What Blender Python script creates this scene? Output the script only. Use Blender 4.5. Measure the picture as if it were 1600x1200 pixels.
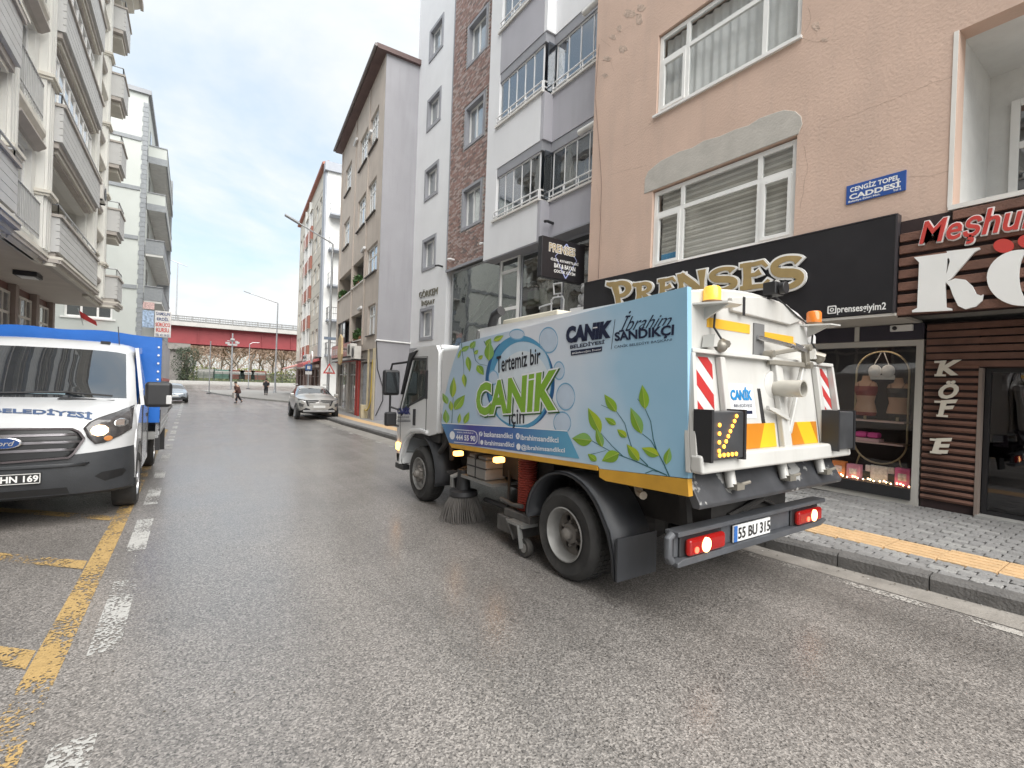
import bpy, bmesh, math, random
from mathutils import Vector, Matrix
R = math.radians
random.seed(7)
sc = bpy.context.scene
for o in list(bpy.data.objects): bpy.data.objects.remove(o)
COL = sc.collection

# ------------------------------------------------------------------ camera
F_PX, YAW, PITCH, ROLL, EYE = 741.8, R(34.2), R(-0.2), R(2.06), 1.6
def _axes():
    cy, sy, cp, sp = math.cos(YAW), math.sin(YAW), math.cos(PITCH), math.sin(PITCH)
    fwd = Vector((sy*cp, cy*cp, sp)); right = Vector((cy, -sy, 0)); up = right.cross(fwd)
    c, s = math.cos(ROLL), math.sin(ROLL)
    return c*right + s*up, -s*right + c*up, fwd
AX_R, AX_U, AX_F = _axes()
EYE_P = Vector((0, 0, EYE))
cam_d = bpy.data.cameras.new('camera'); cam = bpy.data.objects.new('camera', cam_d); COL.objects.link(cam)
cam_d.sensor_width = 36; cam_d.lens = F_PX/1600*36; cam_d.clip_start = .05; cam_d.clip_end = 3000
mw = Matrix.Identity(4)
for i in range(3):
    mw[i][0] = AX_R[i]; mw[i][1] = AX_U[i]; mw[i][2] = -AX_F[i]; mw[i][3] = EYE_P[i]
cam.matrix_world = mw
sc.camera = cam

# ------------------------------------------------------------------ sky, sun, exposure
SUN_EL, SUN_AZ = R(55), R(178)           # azimuth measured from +Y (north) clockwise
w = bpy.data.worlds.new('World'); sc.world = w; w.use_nodes = True
nt = w.node_tree; nt.nodes.clear()
def N(t, **k):
    n = nt.nodes.new(t)
    for a, b in k.items(): setattr(n, a, b)
    return n
out = N('ShaderNodeOutputWorld'); bg = N('ShaderNodeBackground'); bg.inputs[1].default_value = .05
sky = N('ShaderNodeTexSky', sky_type='NISHITA'); sky.sun_disc = False
sky.sun_elevation = SUN_EL; sky.sun_rotation = SUN_AZ; sky.air_density = 1.0; sky.dust_density = .6; sky.ozone_density = 2.0
tc = N('ShaderNodeTexCoord'); sep = N('ShaderNodeSeparateXYZ'); nt.links.new(tc.outputs['Generated'], sep.inputs[0])
zc = N('ShaderNodeMath', operation='MAXIMUM'); zc.inputs[1].default_value = 0; nt.links.new(sep.outputs[2], zc.inputs[0])
za = N('ShaderNodeMath', operation='ADD'); za.inputs[1].default_value = .22; nt.links.new(zc.outputs[0], za.inputs[0])
dv = N('ShaderNodeVectorMath', operation='DIVIDE'); cmb = N('ShaderNodeCombineXYZ')
for i in range(3): nt.links.new(za.outputs[0], cmb.inputs[i])
nt.links.new(tc.outputs['Generated'], dv.inputs[0]); nt.links.new(cmb.outputs[0], dv.inputs[1])
n1 = N('ShaderNodeTexNoise'); n1.inputs['Scale'].default_value = .95; n1.inputs['Detail'].default_value = 7; n1.inputs['Roughness'].default_value = .56
n1.inputs['Distortion'].default_value = .35
mpw = N('ShaderNodeMapping'); mpw.inputs['Location'].default_value = (3.1, 1.7, 0); mpw.inputs['Scale'].default_value = (1, 1, .0)
nt.links.new(dv.outputs[0], mpw.inputs[0]); nt.links.new(mpw.outputs[0], n1.inputs['Vector'])
cr = N('ShaderNodeValToRGB'); cr.color_ramp.elements[0].position = .36; cr.color_ramp.elements[1].position = .56
nt.links.new(n1.outputs[0], cr.inputs[0])
n2 = N('ShaderNodeTexNoise'); n2.inputs['Scale'].default_value = 1.6; n2.inputs['Detail'].default_value = 8; n2.inputs['Roughness'].default_value = .6
nt.links.new(mpw.outputs[0], n2.inputs['Vector'])
cr2 = N('ShaderNodeValToRGB'); e = cr2.color_ramp.elements
e[0].position = .3; e[0].color = (3.45, 3.75, 3.95, 1); e[1].position = .62; e[1].color = (4.1, 4.1, 4.1, 1)
nt.links.new(n2.outputs[0], cr2.inputs[0])
skm = N('ShaderNodeMix', data_type='RGBA', blend_type='MIX'); skm.inputs[0].default_value = .66
nt.links.new(sky.outputs[0], skm.inputs[6]); skm.inputs[7].default_value = (2.85, 3.5, 3.9, 1)      # thin high cloud veil over the blue
mx = N('ShaderNodeMix', data_type='RGBA')
nt.links.new(cr.outputs[0], mx.inputs[0]); nt.links.new(skm.outputs[2], mx.inputs[6]); nt.links.new(cr2.outputs[0], mx.inputs[7])
nt.links.new(mx.outputs[2], bg.inputs[0]); nt.links.new(bg.outputs[0], out.inputs[0])

sd = bpy.data.lights.new('sun', 'SUN'); sd.energy = 1.5; sd.angle = R(76); sd.color = (1, .97, .92)
so = bpy.data.objects.new('sun', sd); COL.objects.link(so); so.location = (-10, -30, 40)
sdir = Vector((math.sin(SUN_AZ)*math.cos(SUN_EL), math.cos(SUN_AZ)*math.cos(SUN_EL), math.sin(SUN_EL)))
so.rotation_euler = sdir.to_track_quat('Z', 'Y').to_euler()
sc.view_settings.view_transform = 'Standard'; sc.view_settings.look = 'None'
sc.view_settings.exposure = 2.4; sc.view_settings.gamma = 1; sc.view_settings.use_curve_mapping = False

# ------------------------------------------------------------------ pixel -> place helpers (a pixel only gives a direction)
def ray(x, y): return AX_R*((x-800)/F_PX) + AX_U*(-(y-600)/F_PX) + AX_F
def onx(x, y, X): d = ray(x, y); return EYE_P + d*(X/d.x)
def ony(x, y, Y): d = ray(x, y); return EYE_P + d*(Y/d.y)
SLOPE = .021
def zroad(Y):
    if Y <= 34: return -SLOPE*Y
    if Y <= 48: t = (Y-34)/14; return -SLOPE*34 - SLOPE*14*(t - t*t/2)
    b = -SLOPE*34 - SLOPE*7
    if Y <= 62: return b
    return b + min((Y-62)*.014, .55)
def onroad(x, y, h=0):
    d = ray(x, y); t = (h-EYE)/(d.z+SLOPE*d.y); return EYE_P + d*t

# ------------------------------------------------------------------ mesh builder
class MB:
    def __init__(s): s.v = []; s.f = []; s.m = []; s.c = 0
    def mat(s, i): s.c = i; return s
    def add(s, vs, fs):
        b = len(s.v); s.v += [tuple(p) for p in vs]; s.f += [tuple(b+i for i in f) for f in fs]; s.m += [s.c]*len(fs); return s
    def box(s, x0, x1, y0, y1, z0, z1):
        return s.add([(x, y, z) for z in (z0, z1) for x, y in ((x0, y0), (x1, y0), (x1, y1), (x0, y1))],
                     [(3, 2, 1, 0), (4, 5, 6, 7), (0, 1, 5, 4), (1, 2, 6, 5), (2, 3, 7, 6), (3, 0, 4, 7)])
    def obox(s, c, ax, ay, az):                       # oriented box: centre and three half axes
        c, ax, ay, az = map(Vector, (c, ax, ay, az))
        return s.add([c+ax*i+ay*j+az*k for k in (-1, 1) for i, j in ((-1, -1), (1, -1), (1, 1), (-1, 1))],
                     [(3, 2, 1, 0), (4, 5, 6, 7), (0, 1, 5, 4), (1, 2, 6, 5), (2, 3, 7, 6), (3, 0, 4, 7)])
    def bar(s, a, b, wd, h, up=(0, 0, 1)):
        a, b, up = Vector(a), Vector(b), Vector(up); d = (b-a); l = d.length; d.normalize()
        sd = d.cross(up)
        if sd.length < 1e-4: sd = d.cross(Vector((1, 0, 0)))
        sd.normalize(); u = sd.cross(d)
        return s.obox((a+b)/2, d*l/2, sd*wd/2, u*h/2)
    def quad(s, *p): return s.add(p, [tuple(range(len(p)))])
    def prism(s, poly, a0, a1, axis='x'):
        n = len(poly)
        def P(p, a): return {'x': (a, p[0], p[1]), 'y': (p[0], a, p[1]), 'z': (p[0], p[1], a)}[axis]
        return s.add([P(p, a0) for p in poly]+[P(p, a1) for p in poly],
                     [tuple(range(n-1, -1, -1)), tuple(range(n, 2*n))]+[(i, (i+1) % n, n+(i+1) % n, n+i) for i in range(n)])
    def tube(s, pts, r, n=8, r2=None, caps=True):
        pts = [Vector(p) for p in pts]; rings = []; m = len(pts); prev = None
        for i, p in enumerate(pts):
            d = (pts[min(i+1, m-1)]-pts[max(i-1, 0)]).normalized()
            a = prev if prev is not None else d.orthogonal()
            a = (a - d*a.dot(d))
            if a.length < 1e-5: a = d.orthogonal()
            a.normalize(); prev = a; b = d.cross(a)
            rr = r if r2 is None else r+(r2-r)*i/max(1, m-1)
            if isinstance(r, (list, tuple)): rr = r[i]
            rings.append([p+(a*math.cos(t)+b*math.sin(t))*rr for t in [2*math.pi*k/n for k in range(n)]])
        vs = [v for q in rings for v in q]; fs = []
        for i in range(m-1):
            for k in range(n): fs.append((i*n+k, i*n+(k+1) % n, (i+1)*n+(k+1) % n, (i+1)*n+k))
        if caps: fs += [tuple(range(n-1, -1, -1)), tuple((m-1)*n+k for k in range(n))]
        return s.add(vs, fs)
    def lathe(s, prof, c=(0, 0, 0), axis='z', n=24, close=False, a0=0, a1=2*math.pi, caps=True):
        c = Vector(c); full = abs(a1-a0-2*math.pi) < 1e-6; k = n if full else n+1; vs = []
        for r, h in prof:
            for i in range(k):
                t = a0+(a1-a0)*i/n; p, q = r*math.cos(t), r*math.sin(t)
                vs.append(c+Vector({'z': (p, q, h), 'x': (h, p, q), 'y': (p, h, q)}[axis]))
        fs = []; m = len(prof)
        for j in range(m-1 if not close else m):
            for i in range(n):
                i2 = (i+1) % k; j2 = (j+1) % m
                fs.append((j*k+i, j*k+i2, j2*k+i2, j2*k+i))
        if not close and full and caps:
            if prof[0][0] > 1e-6: fs.append(tuple(range(k-1, -1, -1)))
            if prof[-1][0] > 1e-6: fs.append(tuple((m-1)*k+i for i in range(k)))
        return s.add(vs, fs)
    def ball(s, c, r, n=12, m=8):
        rx, ry, rz = r if isinstance(r, (tuple, list)) else (r, r, r)
        vs = []; fs = []
        for j in range(m+1):
            a = math.pi*j/m
            for i in range(n):
                t = 2*math.pi*i/n; vs.append((c[0]+rx*math.sin(a)*math.cos(t), c[1]+ry*math.sin(a)*math.sin(t), c[2]+rz*math.cos(a)))
        for j in range(m):
            for i in range(n): fs.append((j*n+i, j*n+(i+1) % n, (j+1)*n+(i+1) % n, (j+1)*n+i))
        return s.add(vs, fs)
    def mesh(s, name, mats, smooth=None, recalc=True, merge=False):
        me = bpy.data.meshes.new(name); me.from_pydata(s.v, [], s.f)
        for m in (mats if isinstance(mats, (list, tuple)) else [mats]): me.materials.append(m)
        me.polygons.foreach_set('material_index', s.m)
        if recalc or merge:
            bm = bmesh.new(); bm.from_mesh(me)
            if merge: bmesh.ops.remove_doubles(bm, verts=bm.verts, dist=1e-4)
            if recalc: bmesh.ops.recalc_face_normals(bm, faces=bm.faces)
            bm.to_mesh(me); bm.free()
        if smooth is not None: me.shade_smooth(); me.set_sharp_from_angle(angle=R(smooth))
        me.update(); return me
    def build(s, name, mats, parent=None, smooth=None, bevel=0, loc=None, rot=None, recalc=True, merge=False, seg=2):
        return obj(name, s.mesh(name, mats, smooth if smooth is not None else (30 if bevel else None), recalc, merge), parent, loc, rot, bevel, seg)
def obj(name, me, parent=None, loc=None, rot=None, bevel=0, seg=2):
    o = bpy.data.objects.new(name, me); COL.objects.link(o)
    if parent is not None: o.parent = parent
    if loc is not None: o.location = loc
    if rot is not None: o.rotation_euler = rot
    if bevel:
        b = o.modifiers.new('bevel', 'BEVEL'); b.width = bevel; b.segments = seg; b.limit_method = 'ANGLE'; b.angle_limit = R(35); b.harden_normals = True
    return o
def empty(name, loc=(0, 0, 0), rot=(0, 0, 0), parent=None):
    o = bpy.data.objects.new(name, None); COL.objects.link(o); o.location = loc; o.rotation_euler = rot; o.empty_display_size = .3
    if parent is not None: o.parent = parent
    return o
def tag(o, label=None, cat=None, group=None, kind=None):
    if label: o['label'] = label
    if cat: o['category'] = cat
    if group: o['group'] = group
    if kind: o['kind'] = kind
    return o
def thing(name, label, cat, loc=(0, 0, 0), rot=(0, 0, 0), group=None): return tag(empty(name, loc, rot), label, cat, group)
def copy_tree(o, parent=None):
    c = o.copy(); COL.objects.link(c); c.parent = parent
    for ch in o.children: copy_tree(ch, c)
    return c
def shape2d(outer, holes=(), depth=.05):
    """flat plate with holes in the xy plane, thickness along z (from a filled 2D curve)"""
    c = bpy.data.curves.new('s', 'CURVE'); c.dimensions = '2D'; c.fill_mode = 'BOTH'; c.extrude = depth/2
    for pts in [outer]+list(holes):
        s = c.splines.new('POLY'); s.points.add(len(pts)-1); s.use_cyclic_u = True
        for p, q in zip(s.points, pts): p.co = (q[0], q[1], 0, 1)
    o = bpy.data.objects.new('s', c); me = o.to_mesh()
    r = ([tuple(v.co) for v in me.vertices], [tuple(p.vertices) for p in me.polygons])
    o.to_mesh_clear(); bpy.data.objects.remove(o); bpy.data.curves.remove(c); return r
def text_geo(s, bold=0, depth=0, shear=0, spacing=1, bev=0, res=3):
    c = bpy.data.curves.new('t', 'FONT'); c.body = s; c.size = 1; c.offset = bold; c.extrude = depth; c.shear = shear
    c.space_character = spacing; c.bevel_depth = bev; c.resolution_u = res
    o = bpy.data.objects.new('t', c); me = o.to_mesh()
    r = ([Vector(v.co) for v in me.vertices], [tuple(p.vertices) for p in me.polygons])
    o.to_mesh_clear(); bpy.data.objects.remove(o); bpy.data.curves.remove(c); return r
def fit_text(mb, s, tl, tr, br, bl, nrm, off=.002, depth=0, bbox=None, **k):
    """lay lettering into a quad given by four corners (Vectors)"""
    vs, fs = text_geo(s, depth=.5 if depth else 0, **k)
    x0, x1 = min(v.x for v in vs), max(v.x for v in vs); y0, y1 = min(v.y for v in vs), max(v.y for v in vs)
    if bbox: x0, x1, y0, y1 = bbox
    tl, tr, br, bl, nrm = map(Vector, (tl, tr, br, bl, nrm)); o = []
    for v in vs:
        a = (v.x-x0)/(x1-x0); b = (v.y-y0)/(y1-y0)
        o.append((bl*(1-a)+br*a)*(1-b)+(tl*(1-a)+tr*a)*b + nrm*(off+(v.z+.5)*depth if depth else off))
    mb.add(o, fs); return (x0, x1, y0, y1)
# ------------------------------------------------------------------ materials (all procedural)
MATS = {}
def mat(name, col, rough=.6, metal=0., var=.12, vs=3., bump=0., bs=60., spec=.5, coat=0., stain=0., stainc=(.05, .045, .04), streak=False, emit=0., ecol=None, alpha=1., rvar=0.):
    if name in MATS: return MATS[name]
    m = bpy.data.materials.new(name); m.use_nodes = True; t = m.node_tree; b = t.nodes['Principled BSDF']; MATS[name] = m
    def n(ty, **k):
        q = t.nodes.new(ty)
        for a, c in k.items(): setattr(q, a, c)
        return q
    L = t.links.new; tcn = n('ShaderNodeTexCoord'); base = None
    rgb = n('ShaderNodeRGB'); rgb.outputs[0].default_value = (*col, 1); base = rgb.outputs[0]
    if var:
        no = n('ShaderNodeTexNoise'); no.inputs['Scale'].default_value = vs; no.inputs['Detail'].default_value = 6; L(tcn.outputs['Object'], no.inputs['Vector'])
        mr = n('ShaderNodeMapRange'); mr.inputs[1].default_value = .25; mr.inputs[2].default_value = .75; mr.inputs[3].default_value = 1-var; mr.inputs[4].default_value = 1+var
        L(no.outputs[0], mr.inputs[0]); hs = n('ShaderNodeHueSaturation'); L(mr.outputs[0], hs.inputs['Value']); L(base, hs.inputs['Color']); base = hs.outputs[0]
    if stain:
        no = n('ShaderNodeTexNoise'); no.inputs['Detail'].default_value = 9; no.inputs['Roughness'].default_value = .65; no.inputs['Scale'].default_value = 1.4
        if streak:
            mp = n('ShaderNodeMapping'); mp.inputs['Scale'].default_value = (2.2, 2.2, .22); L(tcn.outputs['Object'], mp.inputs[0]); L(mp.outputs[0], no.inputs['Vector'])
        else: L(tcn.outputs['Object'], no.inputs['Vector'])
        rp = n('ShaderNodeMapRange'); rp.inputs[1].default_value = .5; rp.inputs[2].default_value = .78; rp.inputs[4].default_value = stain; L(no.outputs[0], rp.inputs[0])
        mi = n('ShaderNodeMix', data_type='RGBA'); L(rp.outputs[0], mi.inputs[0]); L(base, mi.inputs[6]); mi.inputs[7].default_value = (*stainc, 1); base = mi.outputs[2]
    L(base, b.inputs['Base Color'])
    b.inputs['Roughness'].default_value = rough; b.inputs['Metallic'].default_value = metal; b.inputs['Specular IOR Level'].default_value = spec
    b.inputs['Coat Weight'].default_value = coat; b.inputs['Coat Roughness'].default_value = .06
    if rvar:
        no = n('ShaderNodeTexNoise'); no.inputs['Scale'].default_value = 6; no.inputs['Detail'].default_value = 5; L(tcn.outputs['Object'], no.inputs['Vector'])
        mr = n('ShaderNodeMapRange'); mr.inputs[1].default_value = .3; mr.inputs[2].default_value = .7; mr.inputs[3].default_value = max(.02, rough-rvar); mr.inputs[4].default_value = min(1, rough+rvar); L(no.outputs[0], mr.inputs[0]); L(mr.outputs[0], b.inputs['Roughness'])
    if bump:
        no = n('ShaderNodeTexNoise'); no.inputs['Scale'].default_value = bs; no.inputs['Detail'].default_value = 4; L(tcn.outputs['Object'], no.inputs['Vector'])
        bp = n('ShaderNodeBump'); bp.inputs['Strength'].default_value = bump; bp.inputs['Distance'].default_value = .02; L(no.outputs[0], bp.inputs['Height']); L(bp.outputs[0], b.inputs['Normal'])
    if emit:
        b.inputs['Emission Color'].default_value = (*(ecol or col), 1); b.inputs['Emission Strength'].default_value = emit
    return m
def glass_mat(name, tint=(.75, .8, .8), refl=.12, rough=.015, wav=.0, dark=None):
    """sheet glass: fresnel mirror over a tinted see-through sheet (or over a dark body when 'dark' is set)"""
    if name in MATS: return MATS[name]
    m = bpy.data.materials.new(name); m.use_nodes = True; t = m.node_tree; t.nodes.clear(); L = t.links.new; MATS[name] = m
    o = t.nodes.new('ShaderNodeOutputMaterial'); mi = t.nodes.new('ShaderNodeMixShader'); g = t.nodes.new('ShaderNodeBsdfGlossy'); g.inputs['Roughness'].default_value = rough
    fr = t.nodes.new('ShaderNodeLayerWeight'); fr.inputs[0].default_value = .5                      # Schlick: same on both faces of the sheet
    pw_ = t.nodes.new('ShaderNodeMath'); pw_.operation = 'POWER'; pw_.inputs[1].default_value = 4.; L(fr.outputs['Facing'], pw_.inputs[0])
    ad = t.nodes.new('ShaderNodeMath'); ad.operation = 'MULTIPLY_ADD'; ad.use_clamp = True; ad.inputs[1].default_value = .9; ad.inputs[2].default_value = refl+.03; L(pw_.outputs[0], ad.inputs[0]); L(ad.outputs[0], mi.inputs[0])
    if dark:
        d = t.nodes.new('ShaderNodeBsdfDiffuse'); d.inputs[0].default_value = (*dark, 1)
    else:
        d = t.nodes.new('ShaderNodeBsdfTransparent'); d.inputs[0].default_value = (*tint, 1)
    L(d.outputs[0], mi.inputs[1]); L(g.outputs[0], mi.inputs[2]); L(mi.outputs[0], o.inputs[0])
    if wav:
        tcn = t.nodes.new('ShaderNodeTexCoord'); no = t.nodes.new('ShaderNodeTexNoise'); no.inputs['Scale'].default_value = 1.3; no.inputs['Detail'].default_value = 2; L(tcn.outputs['Object'], no.inputs['Vector'])
        bp = t.nodes.new('ShaderNodeBump'); bp.inputs['Strength'].default_value = wav; bp.inputs['Distance'].default_value = .05; L(no.outputs[0], bp.inputs['Height']); L(bp.outputs[0], g.inputs['Normal']); L(bp.outputs[0], fr.inputs['Normal'])
    return m
def asphalt_mat():
    m = bpy.data.materials.new('asphalt'); m.use_nodes = True; t = m.node_tree; b = t.nodes['Principled BSDF']; L = t.links.new; n = t.nodes.new
    tcn = n('ShaderNodeTexCoord')
    v = n('ShaderNodeTexVoronoi'); v.inputs['Scale'].default_value = 105; L(tcn.outputs['Object'], v.inputs['Vector'])
    v2 = n('ShaderNodeTexNoise'); v2.inputs['Scale'].default_value = 80; v2.inputs['Detail'].default_value = 3; L(tcn.outputs['Object'], v2.inputs['Vector'])
    big = n('ShaderNodeTexNoise'); big.inputs['Scale'].default_value = .55; big.inputs['Detail'].default_value = 7; L(tcn.outputs['Object'], big.inputs['Vector'])
    mp = n('ShaderNodeMapping'); mp.inputs['Scale'].default_value = (1.5, .07, 1); L(tcn.outputs['Object'], mp.inputs[0])       # wheel tracks run along the street
    trk = n('ShaderNodeTexNoise'); trk.inputs['Scale'].default_value = 1; trk.inputs['Detail'].default_value = 5; L(mp.outputs[0], trk.inputs['Vector'])
    sepc = n('ShaderNodeSeparateColor'); L(v.outputs['Color'], sepc.inputs[0])
    rp = n('ShaderNodeValToRGB'); e = rp.color_ramp.elements; e[0].position = 0; e[0].color = (.125, .116, .108, 1); e[1].position = 1; e[1].color = (.36, .335, .312, 1)
    k = rp.color_ramp.elements.new(.6); k.color = (.232, .215, .2, 1); L(sepc.outputs[0], rp.inputs[0])
    pit = n('ShaderNodeMapRange'); pit.inputs[1].default_value = .32; pit.inputs[2].default_value = .47; L(v2.outputs[0], pit.inputs[0])
    mi = n('ShaderNodeMix'); mi.data_type = 'RGBA'; L(pit.outputs[0], mi.inputs[0]); mi.inputs[6].default_value = (.05, .046, .043, 1); L(rp.outputs[0], mi.inputs[7])
    sm2 = n('ShaderNodeMath'); sm2.operation = 'ADD'; L(big.outputs[0], sm2.inputs[0]); L(trk.outputs[0], sm2.inputs[1])
    mr = n('ShaderNodeMapRange'); mr.inputs[1].default_value = .75; mr.inputs[2].default_value = 1.3; mr.inputs[3].default_value = .74; mr.inputs[4].default_value = 1.22; L(sm2.outputs[0], mr.inputs[0])
    hs = n('ShaderNodeHueSaturation'); L(mr.outputs[0], hs.inputs['Value']); L(mi.outputs[2], hs.inputs['Color']); L(hs.outputs[0], b.inputs['Base Color'])
    b.inputs['Roughness'].default_value = .5; b.inputs['Specular IOR Level'].default_value = .5
    # a damp film lies over the stones: patchy coat with its own gloss
    cw_ = n('ShaderNodeMapRange'); cw_.inputs[1].default_value = .8; cw_.inputs[2].default_value = 1.25; cw_.inputs[3].default_value = 1.; cw_.inputs[4].default_value = .4; L(sm2.outputs[0], cw_.inputs[0]); L(cw_.outputs[0], b.inputs['Coat Weight'])
    b.inputs['Coat Roughness'].default_value = .24; b.inputs['Coat IOR'].default_value = 1.45
    bp = n('ShaderNodeBump'); bp.inputs['Strength'].default_value = .5; bp.inputs['Distance'].default_value = .004
    sm = n('ShaderNodeMath'); sm.operation = 'ADD'; L(v2.outputs[0], sm.inputs[0]); L(v.outputs['Distance'], sm.inputs[1]); L(sm.outputs[0], bp.inputs['Height']); L(bp.outputs[0], b.inputs['Normal'])
    bp2 = n('ShaderNodeBump'); bp2.inputs['Strength'].default_value = .25; bp2.inputs['Distance'].default_value = .003; L(v2.outputs[0], bp2.inputs['Height']); L(bp2.outputs[0], b.inputs['Coat Normal'])
    MATS['asphalt'] = m; return m
def paint_mat(name, col, wear=.5):
    """worn road paint: the asphalt shows through in chips (alpha)"""
    m = mat(name, col, .6, var=.1, vs=9, bump=.5, bs=50); t = m.node_tree; b = t.nodes['Principled BSDF']; L = t.links.new
    tcn = t.nodes.new('ShaderNodeTexCoord'); a = t.nodes.new('ShaderNodeTexNoise'); a.inputs['Scale'].default_value = 48; a.inputs['Detail'].default_value = 3; L(tcn.outputs['Object'], a.inputs['Vector'])
    c = t.nodes.new('ShaderNodeTexNoise'); c.inputs['Scale'].default_value = 2.2; c.inputs['Detail'].default_value = 5; L(tcn.outputs['Object'], c.inputs['Vector'])
    ad = t.nodes.new('ShaderNodeMath'); ad.operation = 'MULTIPLY_ADD'; L(c.outputs[0], ad.inputs[0]); ad.inputs[1].default_value = .9; L(a.outputs[0], ad.inputs[2])
    r = t.nodes.new('ShaderNodeMapRange'); r.inputs[1].default_value = .45+wear; r.inputs[2].default_value = .5+wear; r.inputs[3].default_value = 0; r.inputs[4].default_value = 1; L(ad.outputs[0], r.inputs[0])
    L(r.outputs[0], b.inputs['Alpha']); return m

asphalt = asphalt_mat()
white_paint = paint_mat('white_road_paint', (.47, .465, .445), .45); yellow_paint = paint_mat('yellow_road_paint', (.46, .31, .125), .46)
edge_paint = paint_mat('edge_line_paint', (.42, .4, .37), .5)
frame_white = mat('white_pvc', (.8, .8, .78), .4, var=.05); frame_grey = mat('grey_frame', (.32, .33, .35), .5, var=.05)
win_glass = glass_mat('window_glass', dark=(.03, .035, .04), refl=.22, wav=.12)
win_bright = glass_mat('window_glass_painted_sky', dark=(.28, .3, .31), refl=.25, wav=.12)  # pale body colour stands in for the bright sky reflected in the panes
clear_glass = glass_mat('clear_glass', (.96, .97, .97), .03, wav=.05)
black_plastic = mat('black_plastic', (.025, .025, .027), .45, var=.15)
rubber = mat('tyre_rubber', (.035, .034, .033), .8, var=.3, vs=9, stain=.75, stainc=(.15, .135, .12))
steel = mat('galvanised_steel', (.42, .43, .44), .45, metal=.7, var=.1)
chrome = mat('chrome', (.75, .75, .77), .15, metal=1, var=0)
dark_iron = mat('dark_iron', (.04, .04, .042), .5, metal=.3, var=.2)
# ------------------------------------------------------------------ ground, roads, pavements
def strip(mb, left, right, ys, dz=0.):
    """sheet between two X(Y) lines following the fall of the street"""
    L = [(left(y) if callable(left) else left, y, zroad(y)+dz) for y in ys]; Rr = [(right(y) if callable(right) else right, y, zroad(y)+dz) for y in ys]
    b = len(mb.v); mb.v += L+Rr; n = len(ys)
    for i in range(n-1): mb.f.append((b+i, b+n+i, b+n+i+1, b+i+1)); mb.m.append(mb.c)
def lerp_line(pts):
    def f(y):
        for (a, b), (c, d) in zip(pts, pts[1:]):
            if y <= d: return a+(c-a)*(y-b)/(d-b)
        return pts[-1][0]
    return f
def frange(a, b, s):
    n = max(1, round((b-a)/s)); return [a+(b-a)*i/n for i in range(n+1)]
KERB_R = lerp_line([(5.27, -4), (5.22, .75), (5.08, 2.6), (5.1, 8), (5.24, 15.6), (5.3, 20.3), (5.9, 33)])
KH = .13
soil = mat('bare_ground', (.16, .15, .13), .9, var=.2, vs=1.5, bump=.4, bs=12)
concrete = mat('concrete', (.36, .355, .34), .8, var=.15, vs=2.5, bump=.3, bs=40, stain=.3)
gm = MB(); ysg = [-400, -60, -8]+frange(0, 62, 4)+[70, 80, 90, 101.3, 130, 200, 500, 1500]
strip(gm, -1500, 1500, ysg, -.16)
tag(gm.build('ground', soil, recalc=False), kind='structure')
rm = MB(); strip(rm, -2.8, lambda y: KERB_R(y)+.05 if y < 33 else 12.5, frange(-8, 48, 1))
road = tag(rm.build('road', asphalt, recalc=False), kind='structure')
rm = MB(); strip(rm, -70, 90, frange(48, 84, 2), .004)
tag(rm.build('crossing_road', asphalt, recalc=False), kind='structure')
rm = MB(); strip(rm, 5.9, 40, frange(33, 41, 2), .008)
tag(rm.build('side_road', asphalt, recalc=False), kind='structure')

def mark(name, pts, m, dz=.004):
    b = MB(); n = len(pts); b.add([(x, y, zroad(y)+dz) for x, y in pts], [tuple(range(n))]); return b.build(name, m, road, recalc=False)
for k in range(-3, 21):                                    # broken white line beside the parking bays
    y0 = 3.62+2.06*k; mark('painted_dash', [(-.45, y0), (-.30, y0), (-.30, y0+1.24), (-.45, y0+1.24)], white_paint)
for a, b in zip(frange(-3, 20, 1), frange(-3, 20, 1)[1:]):
    if a == -3: ml = MB()
    ml.add([(-.69, a, zroad(a)+.005), (-.545, a, zroad(a)+.005), (-.545, b, zroad(b)+.005), (-.69, b, zroad(b)+.005)], [(0, 1, 2, 3)])
ml.build('yellow_bay_line', yellow_paint, road, recalc=False)
for y0 in (-.0, 1.85, 3.62, 5.32, 7.03, 8.8, 10.6, 12.4, 14.2, 16):
    mark('yellow_bay_divider', [(-.70, y0), (-.70, y0+.22), (-2.6, y0+2.0), (-2.6, y0+1.78)], yellow_paint, .006)
ml = MB(); EDGE = lerp_line([(4.9, -4), (4.86, .7), (4.8, 2.07), (4.62, 8), (4.66, 15.8), (4.85, 23.7), (5.2, 33)])
strip(ml, lambda y: EDGE(y)-.1, EDGE, frange(-3, 33, 1), .005); ml.build('painted_edge_line', edge_paint, road, recalc=False)
gut = mat('gutter_concrete', (.27, .25, .225), .75, var=.2, vs=5, bump=.4, bs=50, stain=.3)
ml = MB(); strip(ml, lambda y: EDGE(y)+.03, lambda y: KERB_R(y)+.02, frange(-3, 33, 1), .0035); ml.build('gutter_strip', gut, road, recalc=False)

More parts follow.
